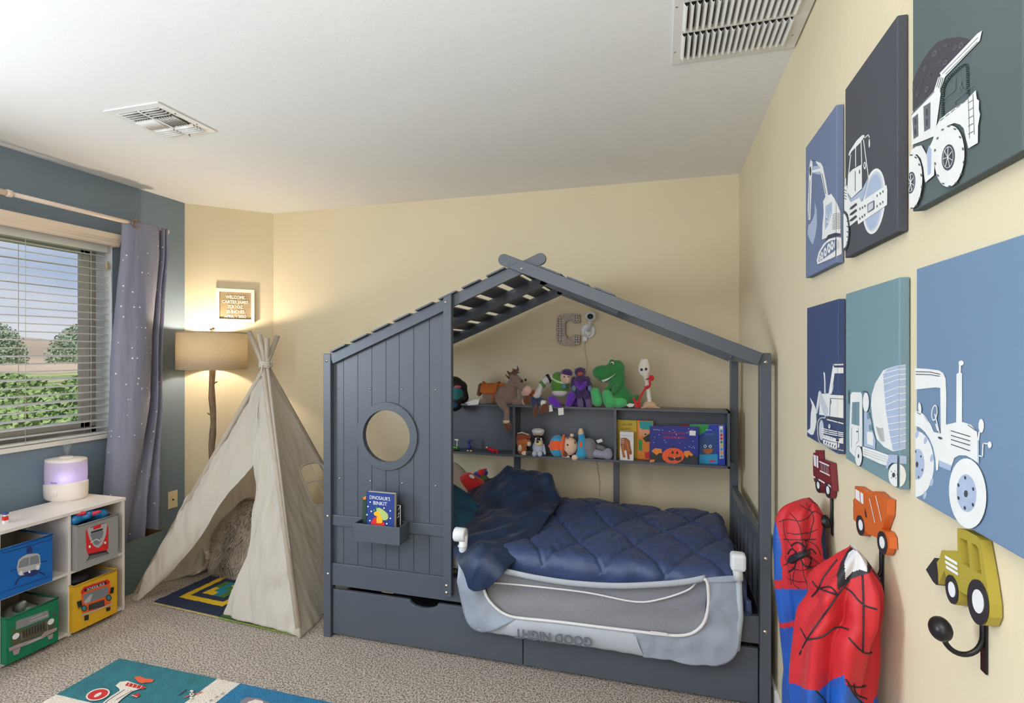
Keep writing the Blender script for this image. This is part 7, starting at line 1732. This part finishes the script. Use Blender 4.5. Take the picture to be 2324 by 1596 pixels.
def d6(d):
    d.poly([z8(1345, 460), z8(1660, 465), z8(1640, 560), z8(1500, 640), z8(1345, 620)], mgr); d.poly([z8(1560, 640), z8(1790, 560), z8(1795, 1000), z8(1500, 1020), z8(1500, 760)], flat('cover_deep_blue', 30, 66, 120)); d.poly([z8(1500, 960), z8(1800, 950), z8(1805, 1110), z8(1500, 1105)], flat('cover_cyan', 30, 140, 186))
    ux = (ony(*z8(1780, 560), 3.045) - ony(*z8(1540, 555), 3.045)).normalized(); d.text('My First', .0095, z8(1660, 560), ux, Z, pw); d.text('TREASURY', .0115, z8(1668, 635), ux, Z, mlb)
    d.poly([z8(1560, 860), z8(1730, 860), z8(1700, 930), z8(1640, 955), z8(1580, 930)], mrb); d.oval(z8(1598, 818), 3.2, 3.4, pw); d.oval(z8(1682, 822), 3.2, 3.4, pw); d.oval(z8(1598, 818), 1.8, 2, pk); d.oval(z8(1682, 822), 1.8, 2, pk)
    d.poly([z8(1640, 1045), z8(1795, 1035), z8(1800, 1085), z8(1650, 1090)], mlb); d.oval(z8(1710, 1062), 7, 2.4, pr_)
    d.poly([z8(1825, 485), z8(1895, 482), z8(1902, 1022), z8(1835, 1025)], plg)
    for k, m_ in enumerate((pw, mlb, pr_, pr_, mgr, my, mlb, mo2, mlb)): d.oval(z8(1863 + k * .6, 515 + k * 59), 3, 3.3, m_)
book('blue and green sound book with icon strip at the right end of the shelf', fit([z8(1340, 458), z8(1935, 470), z8(1928, 1120), z8(1340, 1110)], 3.045), 3.045, .03, flat('cover_royal', 24, 50, 160), BG1, d6)
# books in the box on the bed wall
Zb = tz0 + .0095
def zt8(a, b): return (800 + .11276 * a, 1080 + .11276 * b)
def e1(d):
    ux = (ony(*zt8(790, 450), 2.172) - ony(*zt8(310, 400), 2.172)).normalized(); d.text("DINOSAUR'S", .0235, zt8(550, 486), ux, Z, pw, sx=.80); d.text('BINKIT', .0235, zt8(556, 592), ux, Z, pw, sx=1.0)
    for a, b in ((358, 530), (313, 620), (636, 652), (760, 706), (380, 715), (293, 783), (765, 857), (352, 902), (693, 965)): d.oval(zt8(a, b), 1.7, 1.8, pw, n=10)
    d.poly([zt8(375, 990), zt8(380, 930), zt8(430, 850), zt8(500, 820), zt8(600, 900), zt8(650, 960), zt8(645, 1100), zt8(375, 1100)], pr_)
    d.poly([zt8(480, 660), zt8(540, 640), zt8(600, 670), zt8(660, 715), zt8(715, 770), zt8(725, 850), zt8(690, 890), zt8(620, 895), zt8(560, 830), zt8(500, 760)], flat('cover_lime', 170, 186, 110))
    d.poly([zt8(430, 740), zt8(500, 705), zt8(550, 730), zt8(585, 850), zt8(610, 900), zt8(590, 955), zt8(490, 950), zt8(485, 880), zt8(500, 820), zt8(440, 790)], flat('cover_gold', 236, 172, 20)); d.poly([zt8(420, 690), zt8(450, 665), zt8(470, 700), zt8(430, 720)], mgr); d.poly([zt8(470, 625), zt8(510, 622), zt8(500, 650), zt8(475, 650)], mgr)
book("dark blue board book with yellow dinosaur cover in the bed wall box", fit([zt8(283, 322), zt8(838, 372), zt8(835, 1040), zt8(285, 985)], 2.172), 2.172, .026, flat('cover_ink', 16, 48, 124), BY, e1, nm='board_book')
book('thin dark green book with orange top edge, left of the blue board book', fit([zt8(210, 425), zt8(275, 425), zt8(275, 985), zt8(205, 970)], 2.205), 2.205, .016, flat('cover_forest', 26, 62, 40), BY, lambda d: d.poly([zt8(212, 428), zt8(272, 420), zt8(272, 475), zt8(215, 480)], mo2))
nb = thing('notebook', 'small black and white notebook standing right of the blue board book', 'book', ony(*zt8(930, 1000), 2.212), BY)
p = [ony(a, b, 2.213) for a, b in fit([zt8(860, 575), zt8(970, 590), zt8(972, 1000), zt8(860, 1000)], 2.213)]
part('cover', MB().prism(p, (0, .014, 0)), pk, nb, .001); d = Draw(lambda a, b: ony(a, b, 2.213), -Y, .0003)
d.line([zt8(895, 592), zt8(955, 600), zt8(950, 640), zt8(915, 690)], .002, pw, True); d.line([zt8(940, 740), zt8(918, 790)], .003, pw); d.line([zt8(940, 810), zt8(900, 850)], .003, pw); d.line([zt8(965, 592), zt8(966, 1000)], .003, pw); d.done(nb, 'printed_cover')
